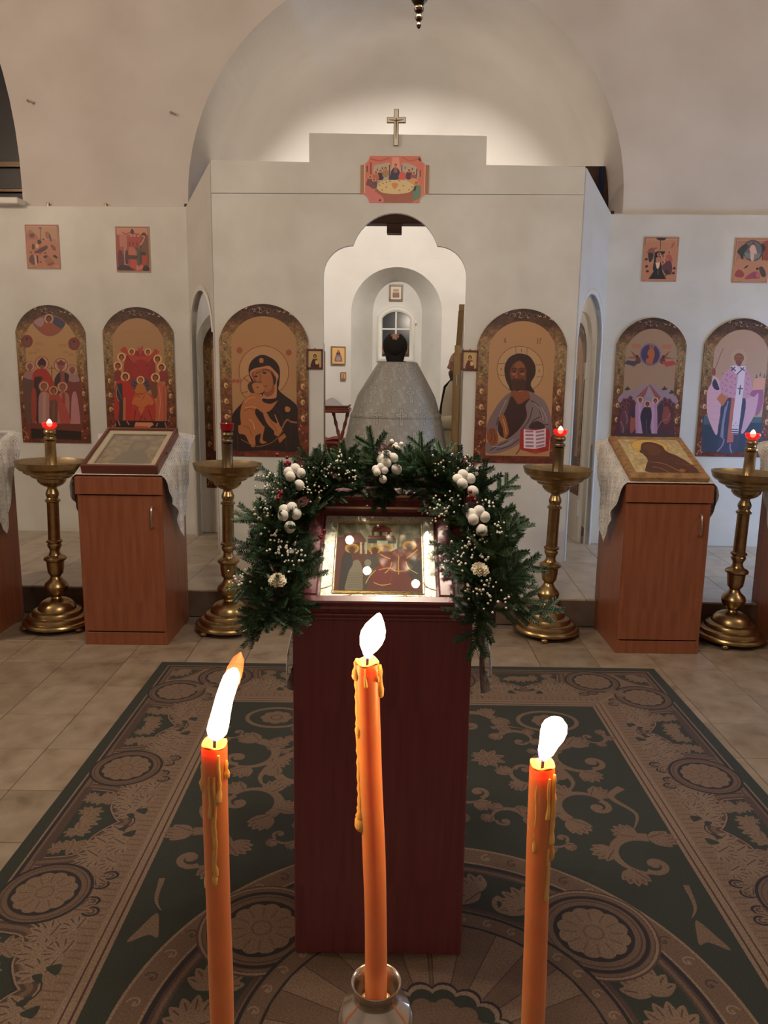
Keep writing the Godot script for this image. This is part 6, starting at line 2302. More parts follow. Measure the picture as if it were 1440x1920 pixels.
func build_people():
	# celebrant seen from behind
	var t = thing("person", "person in a silver-grey cross-patterned robe facing away in the doorway", "person", Vector3(0.080, 0.18, -6.03))
	var hc := Vector3(-0.012, 1.592, 0.0)
	var mb := MB.new()
	var bones := trunk_bones(1.70)
	for s in [-1.0, 1.0]:     # arms bent forward under the robe
		bones.append([Vector3(0.165 * s, 1.36, 0), Vector3(0.215 * s, 1.10, -0.02), 0.050, 0.042])
		bones.append([Vector3(0.215 * s, 1.10, -0.02), Vector3(0.10 * s, 1.12, -0.24), 0.040, 0.030])
		bones.append([Vector3(0.10 * s, 1.12, -0.24), Vector3(0.06 * s, 1.15, -0.31), 0.032, 0.024])
	bones.append([Vector3(0, 1.40, 0), Vector3(-0.01, 1.48, 0), 0.062, 0.060])
	body_mesh(mb, bones, 0.022, 0.05)
	body_mesh(mb, head_bones(hc, Vector3(0, -0.05, -1)), 0.006, 0.022)
	part(t, "body", mb, M.skin)
	mb = MB.new()
	hair_cap(mb, hc + Vector3(0, 0.026, 0.024), Vector3(0.094, 0.101, 0.098), true)
	body_mesh(mb, [[hc + Vector3(0.03, -0.02, 0.045), hc + Vector3(0.02, -0.105, 0.05), 0.05, 0.04], [hc + Vector3(-0.03, -0.02, 0.045), hc + Vector3(-0.02, -0.105, 0.05), 0.05, 0.04]], 0.01, 0.02)
	part(t, "hair", mb, M.hair)
	mb = robe_mesh([[0.04, 0.34, 0.26, 0, 0], [0.6, 0.27, 0.21, 0, 0], [1.0, 0.23, 0.17, 0, 0], [1.3, 0.21, 0.15, 0, 0], [1.42, 0.13, 0.11, 0, 0], [1.475, 0.080, 0.082, 0, 0.01], [1.505, 0.074, 0.076, 0, 0.012]], 40, 0.03, 9, 6, 3)
	part(t, "cassock", mb, M.cassock)
	mb = robe_mesh([[0.34, 0.432, 0.35, 0, 0.02], [0.6, 0.420, 0.33, 0, 0.02], [0.88, 0.395, 0.30, 0, 0.02], [1.055, 0.358, 0.265, 0, 0.02], [1.24, 0.300, 0.225, 0, 0.025], [1.36, 0.230, 0.182, 0.005, 0.03], [1.44, 0.182, 0.155, 0.008, 0.03], [1.488, 0.153, 0.136, 0.010, 0.03], [1.498, 0.144, 0.130, 0.010, 0.03], [1.497, 0.128, 0.118, 0.010, 0.03], [1.44, 0.115, 0.105, 0.006, 0.02]], 72, 0.012, 8, 6.0, 3.0)
	part(t, "outer_robe", mb, M.vestment)
	mb = robe_mesh([[1.078, 0.3535, 0.2635, 0, 0.02], [1.082, 0.3555, 0.2660, 0, 0.02], [1.110, 0.3475, 0.2600, 0, 0.021], [1.113, 0.3435, 0.2560, 0, 0.021]], 72, 0.0, 8, 6, 3.0)
	part(t, "sewn_band", mb, M.vestment)
	# server in a cream robe, half hidden by the right door leaf, facing left
	t = thing("person", "person in a cream robe with clasped hands behind the right door leaf", "person", Vector3(0.685, 0.18, -6.95))
	t.rotation.y = PI / 2 + 0.25
	hc = Vector3(0, 1.505, -0.03)
	mb = MB.new()
	bones = trunk_bones(1.62)
	for s in [-1.0, 1.0]:
		bones.append([Vector3(0.155 * s, 1.28, 0), Vector3(0.20 * s, 1.03, -0.02), 0.048, 0.040])
		bones.append([Vector3(0.20 * s, 1.03, -0.02), Vector3(0.045 * s, 0.985, -0.215), 0.038, 0.026])
	bones.append([Vector3(0, 1.31, 0), Vector3(0, 1.39, -0.01), 0.058, 0.056])
	body_mesh(mb, bones, 0.022, 0.05)
	body_mesh(mb, head_bones(hc, Vector3(0, -0.12, -1)), 0.006, 0.022)
	for s in [-1.0, 1.0]:
		body_mesh(mb, hand_bones(Vector3(0.04 * s, 0.985, -0.22), Vector3(-0.25 * s, 0.02, -1), Vector3(-s, -0.25, 0)), 0.004, 0.008, 0.01)
	part(t, "body", mb, M.skin)
	mb = MB.new()
	hair_cap(mb, hc + Vector3(0, 0.030, 0.022), Vector3(0.099, 0.099, 0.100), false)
	part(t, "hair", mb, M.grey_hair)
	mb = MB.new()
	body_mesh(mb, [[hc + Vector3(0.03, -0.085, -0.055), hc + Vector3(-0.03, -0.085, -0.055), 0.032, 0.032], [hc + Vector3(0, -0.09, -0.07), hc + Vector3(0, -0.135, -0.075), 0.036, 0.016]], 0.008, 0.02)
	part(t, "beard", mb, M.grey_hair)
	mb = robe_mesh([[0.05, 0.30, 0.25, 0, 0], [0.5, 0.26, 0.215, 0, 0], [0.9, 0.235, 0.185, 0, 0], [1.15, 0.235, 0.165, 0, 0], [1.28, 0.215, 0.14, 0, 0], [1.345, 0.14, 0.11, 0, 0], [1.375, 0.078, 0.078, 0, 0], [1.385, 0.070, 0.070, 0, 0]], 48, 0.045, 9, 6, 3)
	part(t, "robe", mb, M.cream_cloth)
	for s in [-1.0, 1.0]:
		mb = MB.new()
		mb.tube([Vector3(0.165 * s, 1.29, 0), Vector3(0.222 * s, 1.14, -0.01), Vector3(0.225 * s, 1.02, -0.04), Vector3(0.14 * s, 0.99, -0.13), Vector3(0.058 * s, 0.985, -0.205)], [0.062, 0.074, 0.078, 0.066, 0.056], 16)
		part(t, "sleeve", mb, M.cream_cloth)
	mb = MB.new()
	mb.tube([Vector3(0.10, 1.355, -0.075), Vector3(0.12, 1.30, -0.125), Vector3(0.10, 1.1, -0.165), Vector3(0.09, 0.9, -0.19), Vector3(0.10, 0.6, -0.205)], 0.012, 8)
	part(t, "dark_trim", mb, M.cassock)

func hair_cap(mb: MB, c: Vector3, r: Vector3, bald: bool):
	mb.smooth()
	var n := 110
	var m := 76
	for i in m:
		for k in n:
			var pts := []
			for e in [[i, k], [i, k + 1], [i + 1, k + 1], [i + 1, k]]:
				var th: float = PI * 0.78 * e[0] / m
				var ph: float = TAU * e[1] / n
				pts.append(Vector3(sin(th) * cos(ph), cos(th), sin(th) * sin(ph)))
			var q: Vector3 = (pts[0] + pts[1] + pts[2] + pts[3]) * 0.25
			if q.z < -0.30 and q.y < 0.55 - 0.2 * q.z:
				continue
			if bald and Vector2((q.x + 0.02) / 0.34, (q.y - 0.86) / 0.42).length() < 1.0 + 0.10 * sin(atan2(q.x, q.y - 0.86) * 9.0):
				continue
			if not bald and q.y < -0.35 and q.z < 0.1:
				continue
			mb.quad(c + pts[0] * r, c + pts[1] * r, c + pts[2] * r, c + pts[3] * r, q)

# ---------------------------------------------------------------- carpet, cabinets, stands
func build_carpet():
	var m := mat(Color(1, 1, 1), 0.95)
	m.albedo_texture = carpet_texture()
	m.texture_repeat = false
	m.rim_enabled = true
	m.rim = 0.15
	var mb := MB.new()
	var hx := 1.355
	var hd := 2.45
	mb.flat()
	for sx in [-1.0, 1.0]:
		for sd in [-1.0, 1.0]:
			mb.quad(Vector3(0, 0.012, 0), Vector3(sx * hx, 0.012, 0), Vector3(sx * hx, 0.012, -sd * hd), Vector3(0, 0.012, -sd * hd), Vector3.UP, Vector2(0, 0), Vector2(1, 0), Vector2(1, 1), Vector2(0, 1))
	for e in [[Vector3(-hx, 0, -hd), Vector3(hx, 0, -hd), Vector3(0, 0, -1)], [Vector3(-hx, 0, hd), Vector3(hx, 0, hd), Vector3(0, 0, 1)], [Vector3(-hx, 0, -hd), Vector3(-hx, 0, hd), Vector3(-1, 0, 0)], [Vector3(hx, 0, -hd), Vector3(hx, 0, hd), Vector3(1, 0, 0)]]:
		mb.quad(e[0], e[1], e[1] + Vector3(0, 0.012, 0), e[0] + Vector3(0, 0.012, 0), e[2], Vector2(0.99, 0.99), Vector2(0.99, 0.99), Vector2(0.99, 0.99), Vector2(0.99, 0.99))
	single("carpet", mb, m, "large dark green and beige carpet with medallions on the stone floor", "carpet", Vector3(0.143, 0.001, -1.57))

# cloth laid cornerwise over a sloping top: w half width of the top, y at the front, slope, l half diagonal
func drape(w: float, l: float, y0: float, z0: float, slope: float, depth: float, seed_: int, lift: float = 0.0) -> MB:
	var mb := MB.new()
	var n := 56
	var m := 40
	var pts := []
	var uvs := []
	for i in n + 1:
		var u: float = lerpf(-l, l, float(i) / n)
		var row := []
		var ur := []
		var half: float = maxf((l - absf(u)) * 0.60, 0.0)
		for j in m + 1:
			var v: float = lerpf(-half, half, float(j) / m)
			var along := clampf(depth * 0.5 + v, -0.002, depth + 0.12)
			var back := maxf(depth * 0.5 + v - depth, 0.0)
			var front := maxf(-(depth * 0.5 + v), 0.0)
			var y: float = y0 + tan(slope) * minf(along, depth) + 0.006
			var z: float = z0 - along
			var x: float = u
			if absf(u) > w + 0.008:
				var over := absf(u) - w - 0.008
				var fold := 0.014 * sin(v * 26.0 + seed_ * 1.7) + 0.008 * sin(v * 61.0 + seed_)
				x = signf(u) * (w + 0.012 + 0.02 * smoothstep(0.0, 0.06, over) + absf(fold) * smoothstep(0.0, 0.15, over) + lift * back * 2.2)
				y -= over * (1.0 - 0.35 * clampf(back * 6.0 * lift, 0.0, 1.0))
				z += fold * 0.8 * smoothstep(0.0, 0.2, over)
			if back > 0.0:
				y -= maxf(back - 0.10, 0.0) * 0.9
			if front > 0.0 and absf(u) <= w + 0.008:
				y -= 0.0
			row.append(Vector3(x, y, z))
			ur.append(Vector2(u * 3.0, v * 3.0))
		pts.append(row)
		uvs.append(ur)
	mb.smooth()
	for i in n:
		for j in m:
			var a: Vector3 = pts[i][j]
			var b: Vector3 = pts[i + 1][j]
			var c: Vector3 = pts[i + 1][j + 1]
			var d: Vector3 = pts[i][j + 1]
			var o := Vector3(signf(a.x + c.x) if absf(a.x + c.x) > 2.0 * w else 0.0, 0.4, 0.1)
			mb.quad(a, b, c, d, o, uvs[i][j], uvs[i + 1][j], uvs[i + 1][j + 1], uvs[i][j + 1])
	return mb

const SLOPE := 0.372

func cabinet(label, x0, x1, zf, handle_right):
	var w: float = x1 - x0
	var t = thing("lectern_cabinet", label, "lectern", Vector3((x0 + x1) * 0.5, 0, zf), "wooden lectern cabinets")
	var dp := 0.50
	var mb := MB.new()
	# carcass with sloping top edge: side profile in z, y
	var prof := PackedVector2Array([Vector2(0.004, 0), Vector2(dp, 0), Vector2(dp, 0.985 + tan(SLOPE) * dp), Vector2(0.004, 0.985)])
	for s in [-1.0, 1.0]:
		mb = MB.new()
		mb.xf = Transform3D(Basis(Vector3(0, 0, -1), Vector3.UP, Vector3.RIGHT), Vector3(s * (w / 2 - 0.009), 0, 0))
		mb.prism(prof, -0.009, 0.009)
		part(t, "side_panel", mb, M.cabinet)
	mb = MB.new()
	mb.box(Vector3(0, 0.53, -dp + 0.01), Vector3(w - 0.04, 1.0, 0.012))
	mb.box(Vector3(0, 0.49, -0.02), Vector3(w - 0.04, 0.94, 0.008))
	part(t, "back_panel", mb, M.cabinet_dark)
	mb = MB.new()
	mb.box(Vector3(0, 0.488, -0.009), Vector3(w - 0.006, 0.806, 0.018), 0.0015)
	var dr = part(t, "door", mb, M.cabinet)
	mb = MB.new()
	var hx := w / 2 - 0.056
	mb.tube([Vector3(hx, 0.71, 0.002), Vector3(hx, 0.715, 0.022), Vector3(hx, 0.74, 0.030), Vector3(hx, 0.77, 0.032), Vector3(hx, 0.80, 0.030), Vector3(hx, 0.825, 0.022), Vector3(hx, 0.83, 0.002)], [0.007, 0.006, 0.005, 0.005, 0.005, 0.006, 0.007], 10)
	part(dr, "handle", mb, M.steel)
	mb = MB.new()
	mb.box(Vector3(0, 0.038, -0.012), Vector3(w - 0.004, 0.076, 0.018), 0.0015)
	part(t, "plinth", mb, M.cabinet)
	mb = MB.new()
	mb.box(Vector3(0, 0.947, 0.0), Vector3(w + 0.012, 0.098, 0.022), 0.0015)
	part(t, "fascia", mb, M.cabinet)
	mb = MB.new()
	mb.xf = Transform3D(Basis(Vector3.RIGHT, SLOPE), Vector3(0, 0.996, 0.008))
	mb.box(Vector3(0, -0.011, -dp * 0.54), Vector3(w + 0.006, 0.018, dp * 1.09), 0.002)
	part(t, "top", mb, M.cabinet)
	return t

func on_slope(o, x, zf, back, lift):     # put a thing on the sloping top of a cabinet, lying on its back
	o.transform = Transform3D(Basis(Vector3.RIGHT, -(PI / 2 - SLOPE)), Vector3(x, 0.997 + tan(SLOPE) * back + lift, zf - back))

func build_lecterns():
	cabinet("beech lectern cabinet carrying the red-framed icon, left of the festal lectern", -1.745, -1.262, -4.31, true)
	cabinet("beech lectern cabinet carrying the gold-bordered icon, right of the festal lectern", 1.366, 1.848, -4.285, true)
	cabinet("beech lectern cabinet cut off by the left edge of the photo", -2.815, -2.332, -4.30, true)
	cabinet("beech lectern cabinet cut off by the right edge of the photo", 2.385, 2.868, -4.30, true)
	var cloths := "white brocade cloths over the cabinets"
	for e in [[-1.5035, -4.31, "white brocade cloth hanging from the right side of the left cabinet", 1, 0.5], [1.607, -4.285, "white brocade cloth hanging from the left side of the right cabinet", 2, 0.3], [-2.5735, -4.30, "white brocade cloth on the cabinet at the left photo edge", 3, 0.25], [2.6265, -4.30, "white brocade cloth on the cabinet at the right photo edge", 4, 0.3]]:
		single("brocade_cloth", drape(0.246, 0.755, 1.004, 0.0, SLOPE, 0.50, e[3], e[4]), M.pattern_cloth, e[2], "cloth", Vector3(e[0], 0, e[1]), cloths)
	# icon in a deep red-brown case
	for e in [[-1.497, -4.312, "old darkened icon in a red-brown case on the left cabinet"], [-2.60, -4.30, "icon in a red-brown case at the left photo edge"]]:
		var t = thing("cased_icon", e[2], "icon", Vector3.ZERO, "cased icons on the cabinets")
		on_slope(t, e[0], e[1], 0.005, 0.012)
		var w := 0.434
		var h := 0.50
		var mb := MB.new()
		for b in [[Vector3(0, 0.009, 0.028), Vector3(w, 0.018, 0.056)], [Vector3(0, h - 0.009, 0.028), Vector3(w, 0.018, 0.056)], [Vector3(-w / 2 + 0.009, h / 2, 0.028), Vector3(0.018, h - 0.036, 0.056)], [Vector3(w / 2 - 0.009, h / 2, 0.028), Vector3(0.018, h - 0.036, 0.056)]]:
			mb.box(b[0], b[1], 0.003)
		mb.box(Vector3(0, h / 2, 0.006), Vector3(w - 0.03, h - 0.03, 0.010))
		part(t, "case", mb, M.case_wood)
		var slip := mat(lin3(0.52, 0.44, 0.27), 0.5)
		mb = MB.new()
		for b in [[Vector3(0, 0.036, 0.036), Vector3(w - 0.036, 0.036, 0.014)], [Vector3(0, h - 0.036, 0.036), Vector3(w - 0.036, 0.036, 0.014)], [Vector3(-w / 2 + 0.036, h / 2, 0.036), Vector3(0.036, h - 0.108, 0.014)], [Vector3(w / 2 - 0.036, h / 2, 0.036), Vector3(0.036, h - 0.108, 0.014)]]:
			mb.box(b[0], b[1], 0.005)
		part(t, "cream_slip", mb, slip)
		mb = MB.new()
		var iw := w - 0.105
		var ih := h - 0.105
		mb.prism(PackedVector2Array([Vector2(-iw / 2, 0.0525), Vector2(iw / 2, 0.0525), Vector2(iw / 2, h - 0.0525), Vector2(-iw / 2, h - 0.0525)]), 0.012, 0.026, Rect2(-iw / 2, 0.0525, iw, ih))
		part(t, "painting", mb, icon_old_board())
		mb = MB.new()
		mb.box(Vector3(0, h / 2, 0.046), Vector3(w - 0.038, h - 0.038, 0.003))
		part(t, "glass", mb, M.clear_glass)
		mb = MB.new()
		mb.ball(Vector3(w / 2 + 0.001, h * 0.42, 0.03), Vector3(0.004, 0.008, 0.008), 10, 6)
		part(t, "catch", mb, M.bronze_lamp)
	# bare board icon with a gold-brown border
	var t = thing("board_icon", "thick board icon with gold-brown border on the right cabinet", "icon")
	on_slope(t, 1.605, -4.288, 0.005, 0.012)
	var w := 0.448
	var h := 0.52
	var mb := MB.new()
	mb.box(Vector3(0, h / 2, 0.017), Vector3(w, h, 0.034), 0.006)
	part(t, "board", mb, tri_tex(mat(Color(1, 1, 1), 0.5), noise_tex(256, 256, 0.03, 151, [lin3(0.16, 0.075, 0.028), lin3(0.34, 0.185, 0.07), lin3(0.40, 0.235, 0.095)], 0.4, 0.4), Vector3(5, 5, 5)))
	mb = MB.new()
	mb.prism(PackedVector2Array([Vector2(-w / 2 + 0.044, 0.05), Vector2(w / 2 - 0.044, 0.05), Vector2(w / 2 - 0.044, h - 0.05), Vector2(-w / 2 + 0.044, h - 0.05)]), 0.02, 0.0355, Rect2(-w / 2 + 0.044, 0.05, w - 0.088, h - 0.10))
	part(t, "painting", mb, icon_old_mother())

func build_candle_stands():
	var g := "tall brass candle stands"
	var labels := ["tall brass candle stand at far left, red lamp lit in front of the family icon", "tall brass candle stand with unlit red cup between left cabinet and wreath", "tall brass candle stand with lit red lamp between wreath and right cabinet", "tall brass candle stand with lit red lamp right of the gold-bordered icon"]
	var spots := [[-2.038, -4.62, 0.0, -0.022], [-0.962, -4.613, 0.3, -0.014], [1.022, -4.62, 0.8, -0.022], [2.135, -4.53, 0.5, -0.02]]
	for k in 4:
		var t = thing("candle_stand", labels[k], "candle stand", Vector3(spots[k][0], 0, spots[k][1]), g)
		t.basis = Basis(Vector3.BACK, spots[k][3]) * Basis(Vector3.UP, spots[k][2])
		var mb := MB.new()
		# domed foot
		mb.lathe([Vector2(0, 0.03), Vector2(0.198, 0.03), Vector2(0.205, 0.036), Vector2(0.205, 0.046), Vector2(0.200, 0.055), Vector2(0.188, 0.060), Vector2(0.182, 0.061), Vector2(0.181, 0.070), Vector2(0.176, 0.082), Vector2(0.163, 0.090), Vector2(0.150, 0.092), Vector2(0.149, 0.101), Vector2(0.142, 0.114), Vector2(0.128, 0.122), Vector2(0.114, 0.124), Vector2(0.112, 0.132), Vector2(0.104, 0.150), Vector2(0.088, 0.168), Vector2(0.066, 0.181), Vector2(0.044, 0.187), Vector2(0.034, 0.192)], 48, 0.42)
		part(t, "foot", mb, M.brass)
		for q in 3:
			var a := TAU * q / 3.0 + 0.5
			mb = MB.new()
			mb.ball(Vector3(cos(a) * 0.188, 0.017, sin(a) * 0.188), Vector3(0.026, 0.017, 0.022), 12, 8)
			part(t, "toe", mb, M.brass)
		mb = MB.new()
		mb.lathe([Vector2(0.034, 0.192), Vector2(0.030, 0.20), Vector2(0.032, 0.208), Vector2(0.052, 0.224), Vector2(0.066, 0.245), Vector2(0.071, 0.268), Vector2(0.064, 0.288), Vector2(0.044, 0.306), Vector2(0.034, 0.318), Vector2(0.030, 0.330), Vector2(0.033, 0.337), Vector2(0.045, 0.352), Vector2(0.050, 0.39), Vector2(0.052, 0.425), Vector2(0.066, 0.436), Vector2(0.068, 0.446), Vector2(0.058, 0.456), Vector2(0.038, 0.466), Vector2(0.030, 0.482), Vector2(0.030, 0.50), Vector2(0.040, 0.516), Vector2(0.043, 0.530), Vector2(0.036, 0.540), Vector2(0.047, 0.547), Vector2(0.047, 0.556), Vector2(0.036, 0.562)], 32, 0.55)
		part(t, "baluster", mb, M.brass)
		mb = MB.new()
		mb.lathe([Vector2(0.036, 0.562), Vector2(0.0355, 0.79), Vector2(0.038, 0.795)], 32, 0.6, -0.06, 12)
		part(t, "column", mb, M.brass)
		mb = MB.new()
		mb.lathe([Vector2(0.036, 0.795), Vector2(0.044, 0.80), Vector2(0.044, 0.808), Vector2(0.036, 0.814), Vector2(0.031, 0.822), Vector2(0.037, 0.835), Vector2(0.039, 0.850), Vector2(0.033, 0.866), Vector2(0.027, 0.878), Vector2(0.028, 0.888), Vector2(0.046, 0.894), Vector2(0.066, 0.906), Vector2(0.080, 0.922), Vector2(0.086, 0.942), Vector2(0.104, 0.945), Vector2(0.117, 0.953), Vector2(0.121, 0.966), Vector2(0.144, 0.969), Vector2(0.158, 0.977), Vector2(0.163, 0.992), Vector2(0.182, 0.996), Vector2(0.196, 1.010), Vector2(0.203, 1.032), Vector2(0.207, 1.046)], 48, 0.42)
		part(t, "bowl", mb, M.brass)
		mb = MB.new()
		mb.lathe([Vector2(0.207, 1.046), Vector2(0.202, 1.046), Vector2(0.190, 1.026), Vector2(0.17, 1.012), Vector2(0.0, 1.008)], 48, 0.5)
		part(t, "tray", mb, M.tray)
		mb = MB.new()
		mb.lathe([Vector2(0.036, 1.009), Vector2(0.033, 1.014), Vector2(0.0315, 1.165), Vector2(0.033, 1.168), Vector2(0, 1.168)], 28, 0.6)
		part(t, "socket_tube", mb, M.dark_brass if k == 1 or k == 2 else M.brass)
		mb = MB.new()
		mb.lathe([Vector2(0.022, 1.168), Vector2(0.034, 1.174), Vector2(0.036, 1.184), Vector2(0.033, 1.192), Vector2(0.022, 1.198), Vector2(0.022, 1.206), Vector2(0.032, 1.212), Vector2(0.036, 1.222), Vector2(0.033, 1.232), Vector2(0.026, 1.238), Vector2(0.0, 1.238)], 28, 0.6)
		part(t, "knop", mb, M.dark_brass if k == 1 or k == 2 else M.brass)
		mb = MB.new()
		if k == 1:
			mb.lathe([Vector2(0, 1.238), Vector2(0.03, 1.24), Vector2(0.040, 1.252), Vector2(0.041, 1.278), Vector2(0.044, 1.286), Vector2(0.041, 1.288), Vector2(0.037, 1.275), Vector2(0.033, 1.256), Vector2(0, 1.252)], 28, 0.6)
		else:
			mb.lathe([Vector2(0, 1.238), Vector2(0.024, 1.24), Vector2(0.038, 1.250), Vector2(0.044, 1.268), Vector2(0.042, 1.276), Vector2(0.039, 1.276), Vector2(0.040, 1.266), Vector2(0.034, 1.252), Vector2(0.02, 1.245), Vector2(0, 1.244)], 28, 1.2)
		part(t, "red_glass_cup", mb, M.red_glass_dull if k == 1 else M.red_glass)
		if k != 1:
			mb = MB.new()
			mb.lathe([Vector2(0, 1.250), Vector2(0.012, 1.256), Vector2(0.017, 1.268), Vector2(0.015, 1.280), Vector2(0.008, 1.293), Vector2(0, 1.300)], 14, 3.0)
			part(t, "flame", mb, M.lamp_flame)
			omni(t, Vector3(0, 1.275, 0), Color(1.0, 0.55, 0.35), 0.012, 0.012, "flame_light")

# ---------------------------------------------------------------- festal lectern with icon and wreath
const FS := 0.6458      # slope of the festal lectern, 37 degrees

func build_festal_lectern():
	var t = thing("festal_lectern", "tall dark red lectern in the middle of the carpet", "lectern", Vector3(0, 0.013, -1.89))
	var w := 0.458
	var dp := 0.40
	var mb := MB.new()
	var prof := PackedVector2Array([Vector2(0.0, 0), Vector2(dp, 0), Vector2(dp, 0.968 + tan(FS) * dp), Vector2(0.0, 0.968)])
	for s in [-1.0, 1.0]:
		mb = MB.new()
		mb.xf = Transform3D(Basis(Vector3(0, 0, -1), Vector3.UP, Vector3.RIGHT), Vector3(s * (w / 2 - 0.009), 0, 0))
		mb.prism(prof, -0.009, 0.009)
		part(t, "side_panel", mb, M.mahogany)
	mb = MB.new()
	mb.box(Vector3(0, 0.484, 0.0), Vector3(w + 0.002, 0.968, 0.020), 0.002)
	part(t, "front_panel", mb, M.mahogany)
	mb = MB.new()
	mb.box(Vector3(0, 0.62, -dp + 0.009), Vector3(w - 0.036, 1.24, 0.018))
	part(t, "back_panel", mb, M.mahogany)
	mb = MB.new()
	mb.xf = Transform3D(Basis(Vector3.RIGHT, FS), Vector3(0, 0.972, 0.012))
	mb.box(Vector3(0, -0.008, -0.26), Vector3(w + 0.01, 0.018, 0.53), 0.003)
	mb.box(Vector3(0, 0.004, -0.005), Vector3(w + 0.008, 0.022, 0.016), 0.003)
	part(t, "top", mb, M.mahogany)
	mb = MB.new()
	mb.box(Vector3(0.0, 0.93, -0.49), Vector3(0.70, 0.10, 0.14), 0.004)
	part(t, "rear_shelf", mb, M.mahogany)
	single("brocade_cloth", drape(0.212, 0.56, 0.994, 0.0, FS, 0.17, 6, 0.0), M.pattern_cloth, "white brocade cloth edge hanging beside the dark red lectern", "cloth", Vector3(0.018, 0.0, -1.885), "white brocade cloths over the cabinets")
	var bk := MB.new()
	var g := []
	for i in 9:
		var row := []
		for k in 13:
			row.append(Vector3(0.20 + k * 0.011, 0.885 - i * 0.008, -0.06 + 0.006 * sin(k * 1.3 + i * 0.2)))
		g.append(row)
	bk.grid(g, Vector3(0.26, 0.7, -1.0))
	single("hanging_cloth", bk, M.paper, "plain white cloth hanging behind the dark red lectern at right", "cloth", Vector3(0.0, 0.0, -2.235))
	# icon in its glazed case, on the slope
	var ic = thing("festal_icon", "glazed festal icon with shining silver-gilt border on the dark red lectern", "icon")
	var slope := Transform3D(Basis(Vector3.RIGHT, -(PI / 2 - FS)), Vector3(0, 0.995, -1.875))
	ic.transform = slope * Transform3D(Basis.IDENTITY, Vector3(-0.012, 0.004, 0.006))
	var cw := 0.384
	var ch := 0.352
	mb = MB.new()
	for e in [[Vector3(0, 0.012, 0.019), Vector3(cw, 0.024, 0.038)], [Vector3(0, ch - 0.014, 0.019), Vector3(cw, 0.028, 0.038)], [Vector3(-cw / 2 + 0.019, ch / 2, 0.019), Vector3(0.038, ch - 0.048, 0.036)], [Vector3(cw / 2 - 0.019, ch / 2, 0.019), Vector3(0.038, ch - 0.048, 0.036)]]:
		mb.box(e[0], e[1], 0.004)
	for e in [[Vector3(0, ch + 0.004, 0.03), Vector3(cw - 0.02, 0.014, 0.06)], [Vector3(0, -0.002, 0.012), Vector3(cw + 0.02, 0.012, 0.024)]]:
		mb.box(e[0], e[1], 0.004)
	mb.box(Vector3(0, ch / 2, 0.003), Vector3(cw - 0.02, ch - 0.02, 0.006))
	part(ic, "case", mb, M.mahogany)
	mb = MB.new()
	mb.box(Vector3(0, 0.168, 0.011), Vector3(0.300, 0.292, 0.010), 0.002)
	part(ic, "silver_border", mb, M.silver_gilt)
	mb = MB.new()
	mb.prism(PackedVector2Array([Vector2(-0.113, 0.050), Vector2(0.113, 0.050), Vector2(0.113, 0.285), Vector2(-0.113, 0.285)]), 0.012, 0.0165, Rect2(-0.113, 0.050, 0.226, 0.235))
	part(ic, "painting", mb, icon_feast_main())
	mb = MB.new()
	for e in [[0.114, 0.049, 0.286], [0.1185, 0.0445, 0.2905]]:
		mb.tube([Vector3(-e[0], e[1], 0.0175), Vector3(e[0], e[1], 0.0175), Vector3(e[0], e[2], 0.0175), Vector3(-e[0], e[2], 0.0175), Vector3(-e[0], e[1], 0.0175)], 0.0014, 6)
	for s in [-1.0, 1.0]:
		mb.tube([Vector3(s * 0.117, 0.082, 0.017), Vector3(s * 0.122, 0.070, 0.017), Vector3(s * 0.135, 0.062, 0.017), Vector3(s * 0.149, 0.058, 0.017)], 0.0012, 6)
		mb.tube([Vector3(s * 0.060, 0.047, 0.017), Vector3(s * 0.072, 0.040, 0.017), Vector3(s * 0.078, 0.031, 0.017), Vector3(s * 0.092, 0.024, 0.017)], 0.0012, 6)
	part(ic, "gold_fillet", mb, M.gold)
	mb = MB.new()
	mb.box(Vector3(0, 0.172, 0.0285), Vector3(0.306, 0.30, 0.002))
	part(ic, "glass", mb, M.clear_glass)
	build_wreath(slope)

func needles(mb: MB, a: Vector3, b: Vector3, wd: float, r: RandomNumberGenerator):     # a twig set with needles
	var d0 := b - a
	var l := d0.length()
	var f := d0 / l
	var x := f.cross(Vector3(0, 0, 1)).normalized()
	var z := x.cross(f)
	mb.tube([a, a + d0 * 0.5, b], [0.0016, 0.0012, 0.0006], 4, false)
	mb.flat()
	var n := int(l / 0.0030)
	for k in n:
		var t := (k + 0.5) / n
		for q in 4:
			var s: float = -1.0 if q % 2 else 1.0
			var ln: float = wd * (0.70 + 0.34 * sin(PI * (0.2 + 0.75 * t))) * r.randf_range(0.8, 1.15)
			var d := (x * s * (1.0 if q < 2 else 0.6) + f * (0.65 + r.randf_range(-0.2, 0.2)) + z * ((0.12 if q < 2 else 0.8) + r.randf_range(-0.15, 0.15))).normalized()
			var o := a + d0 * t
			var side := d.cross(z + x * 0.2).normalized() * 0.0013
			var mid := o + d * ln * 0.6
			mb.tri(o - side * 0.6, o + side * 0.6, mid + side, z)
			mb.tri(o - side * 0.6, mid + side, mid - side, z)
			mb.tri(mid - side, mid + side, o + d * ln, z)

func sprig_mesh(l: float, wd: float, seed_: int, m: Material) -> ArrayMesh:     # fir sprig along +y with side twigs
	var r := RandomNumberGenerator.new()
	r.seed = seed_
	var mb := MB.new()
	needles(mb, Vector3.ZERO, Vector3(0, l, -0.004), wd, r)
	for k in 4:
		var s: float = -1.0 if k % 2 else 1.0
		var y: float = l * [0.18, 0.30, 0.46, 0.58][k]
		var e := Vector3(s * l * r.randf_range(0.28, 0.38), y + l * r.randf_range(0.26, 0.36), r.randf_range(-0.006, 0.016))
		needles(mb, Vector3(0, y, 0), e, wd * 0.9, r)
	return mb.done(m)

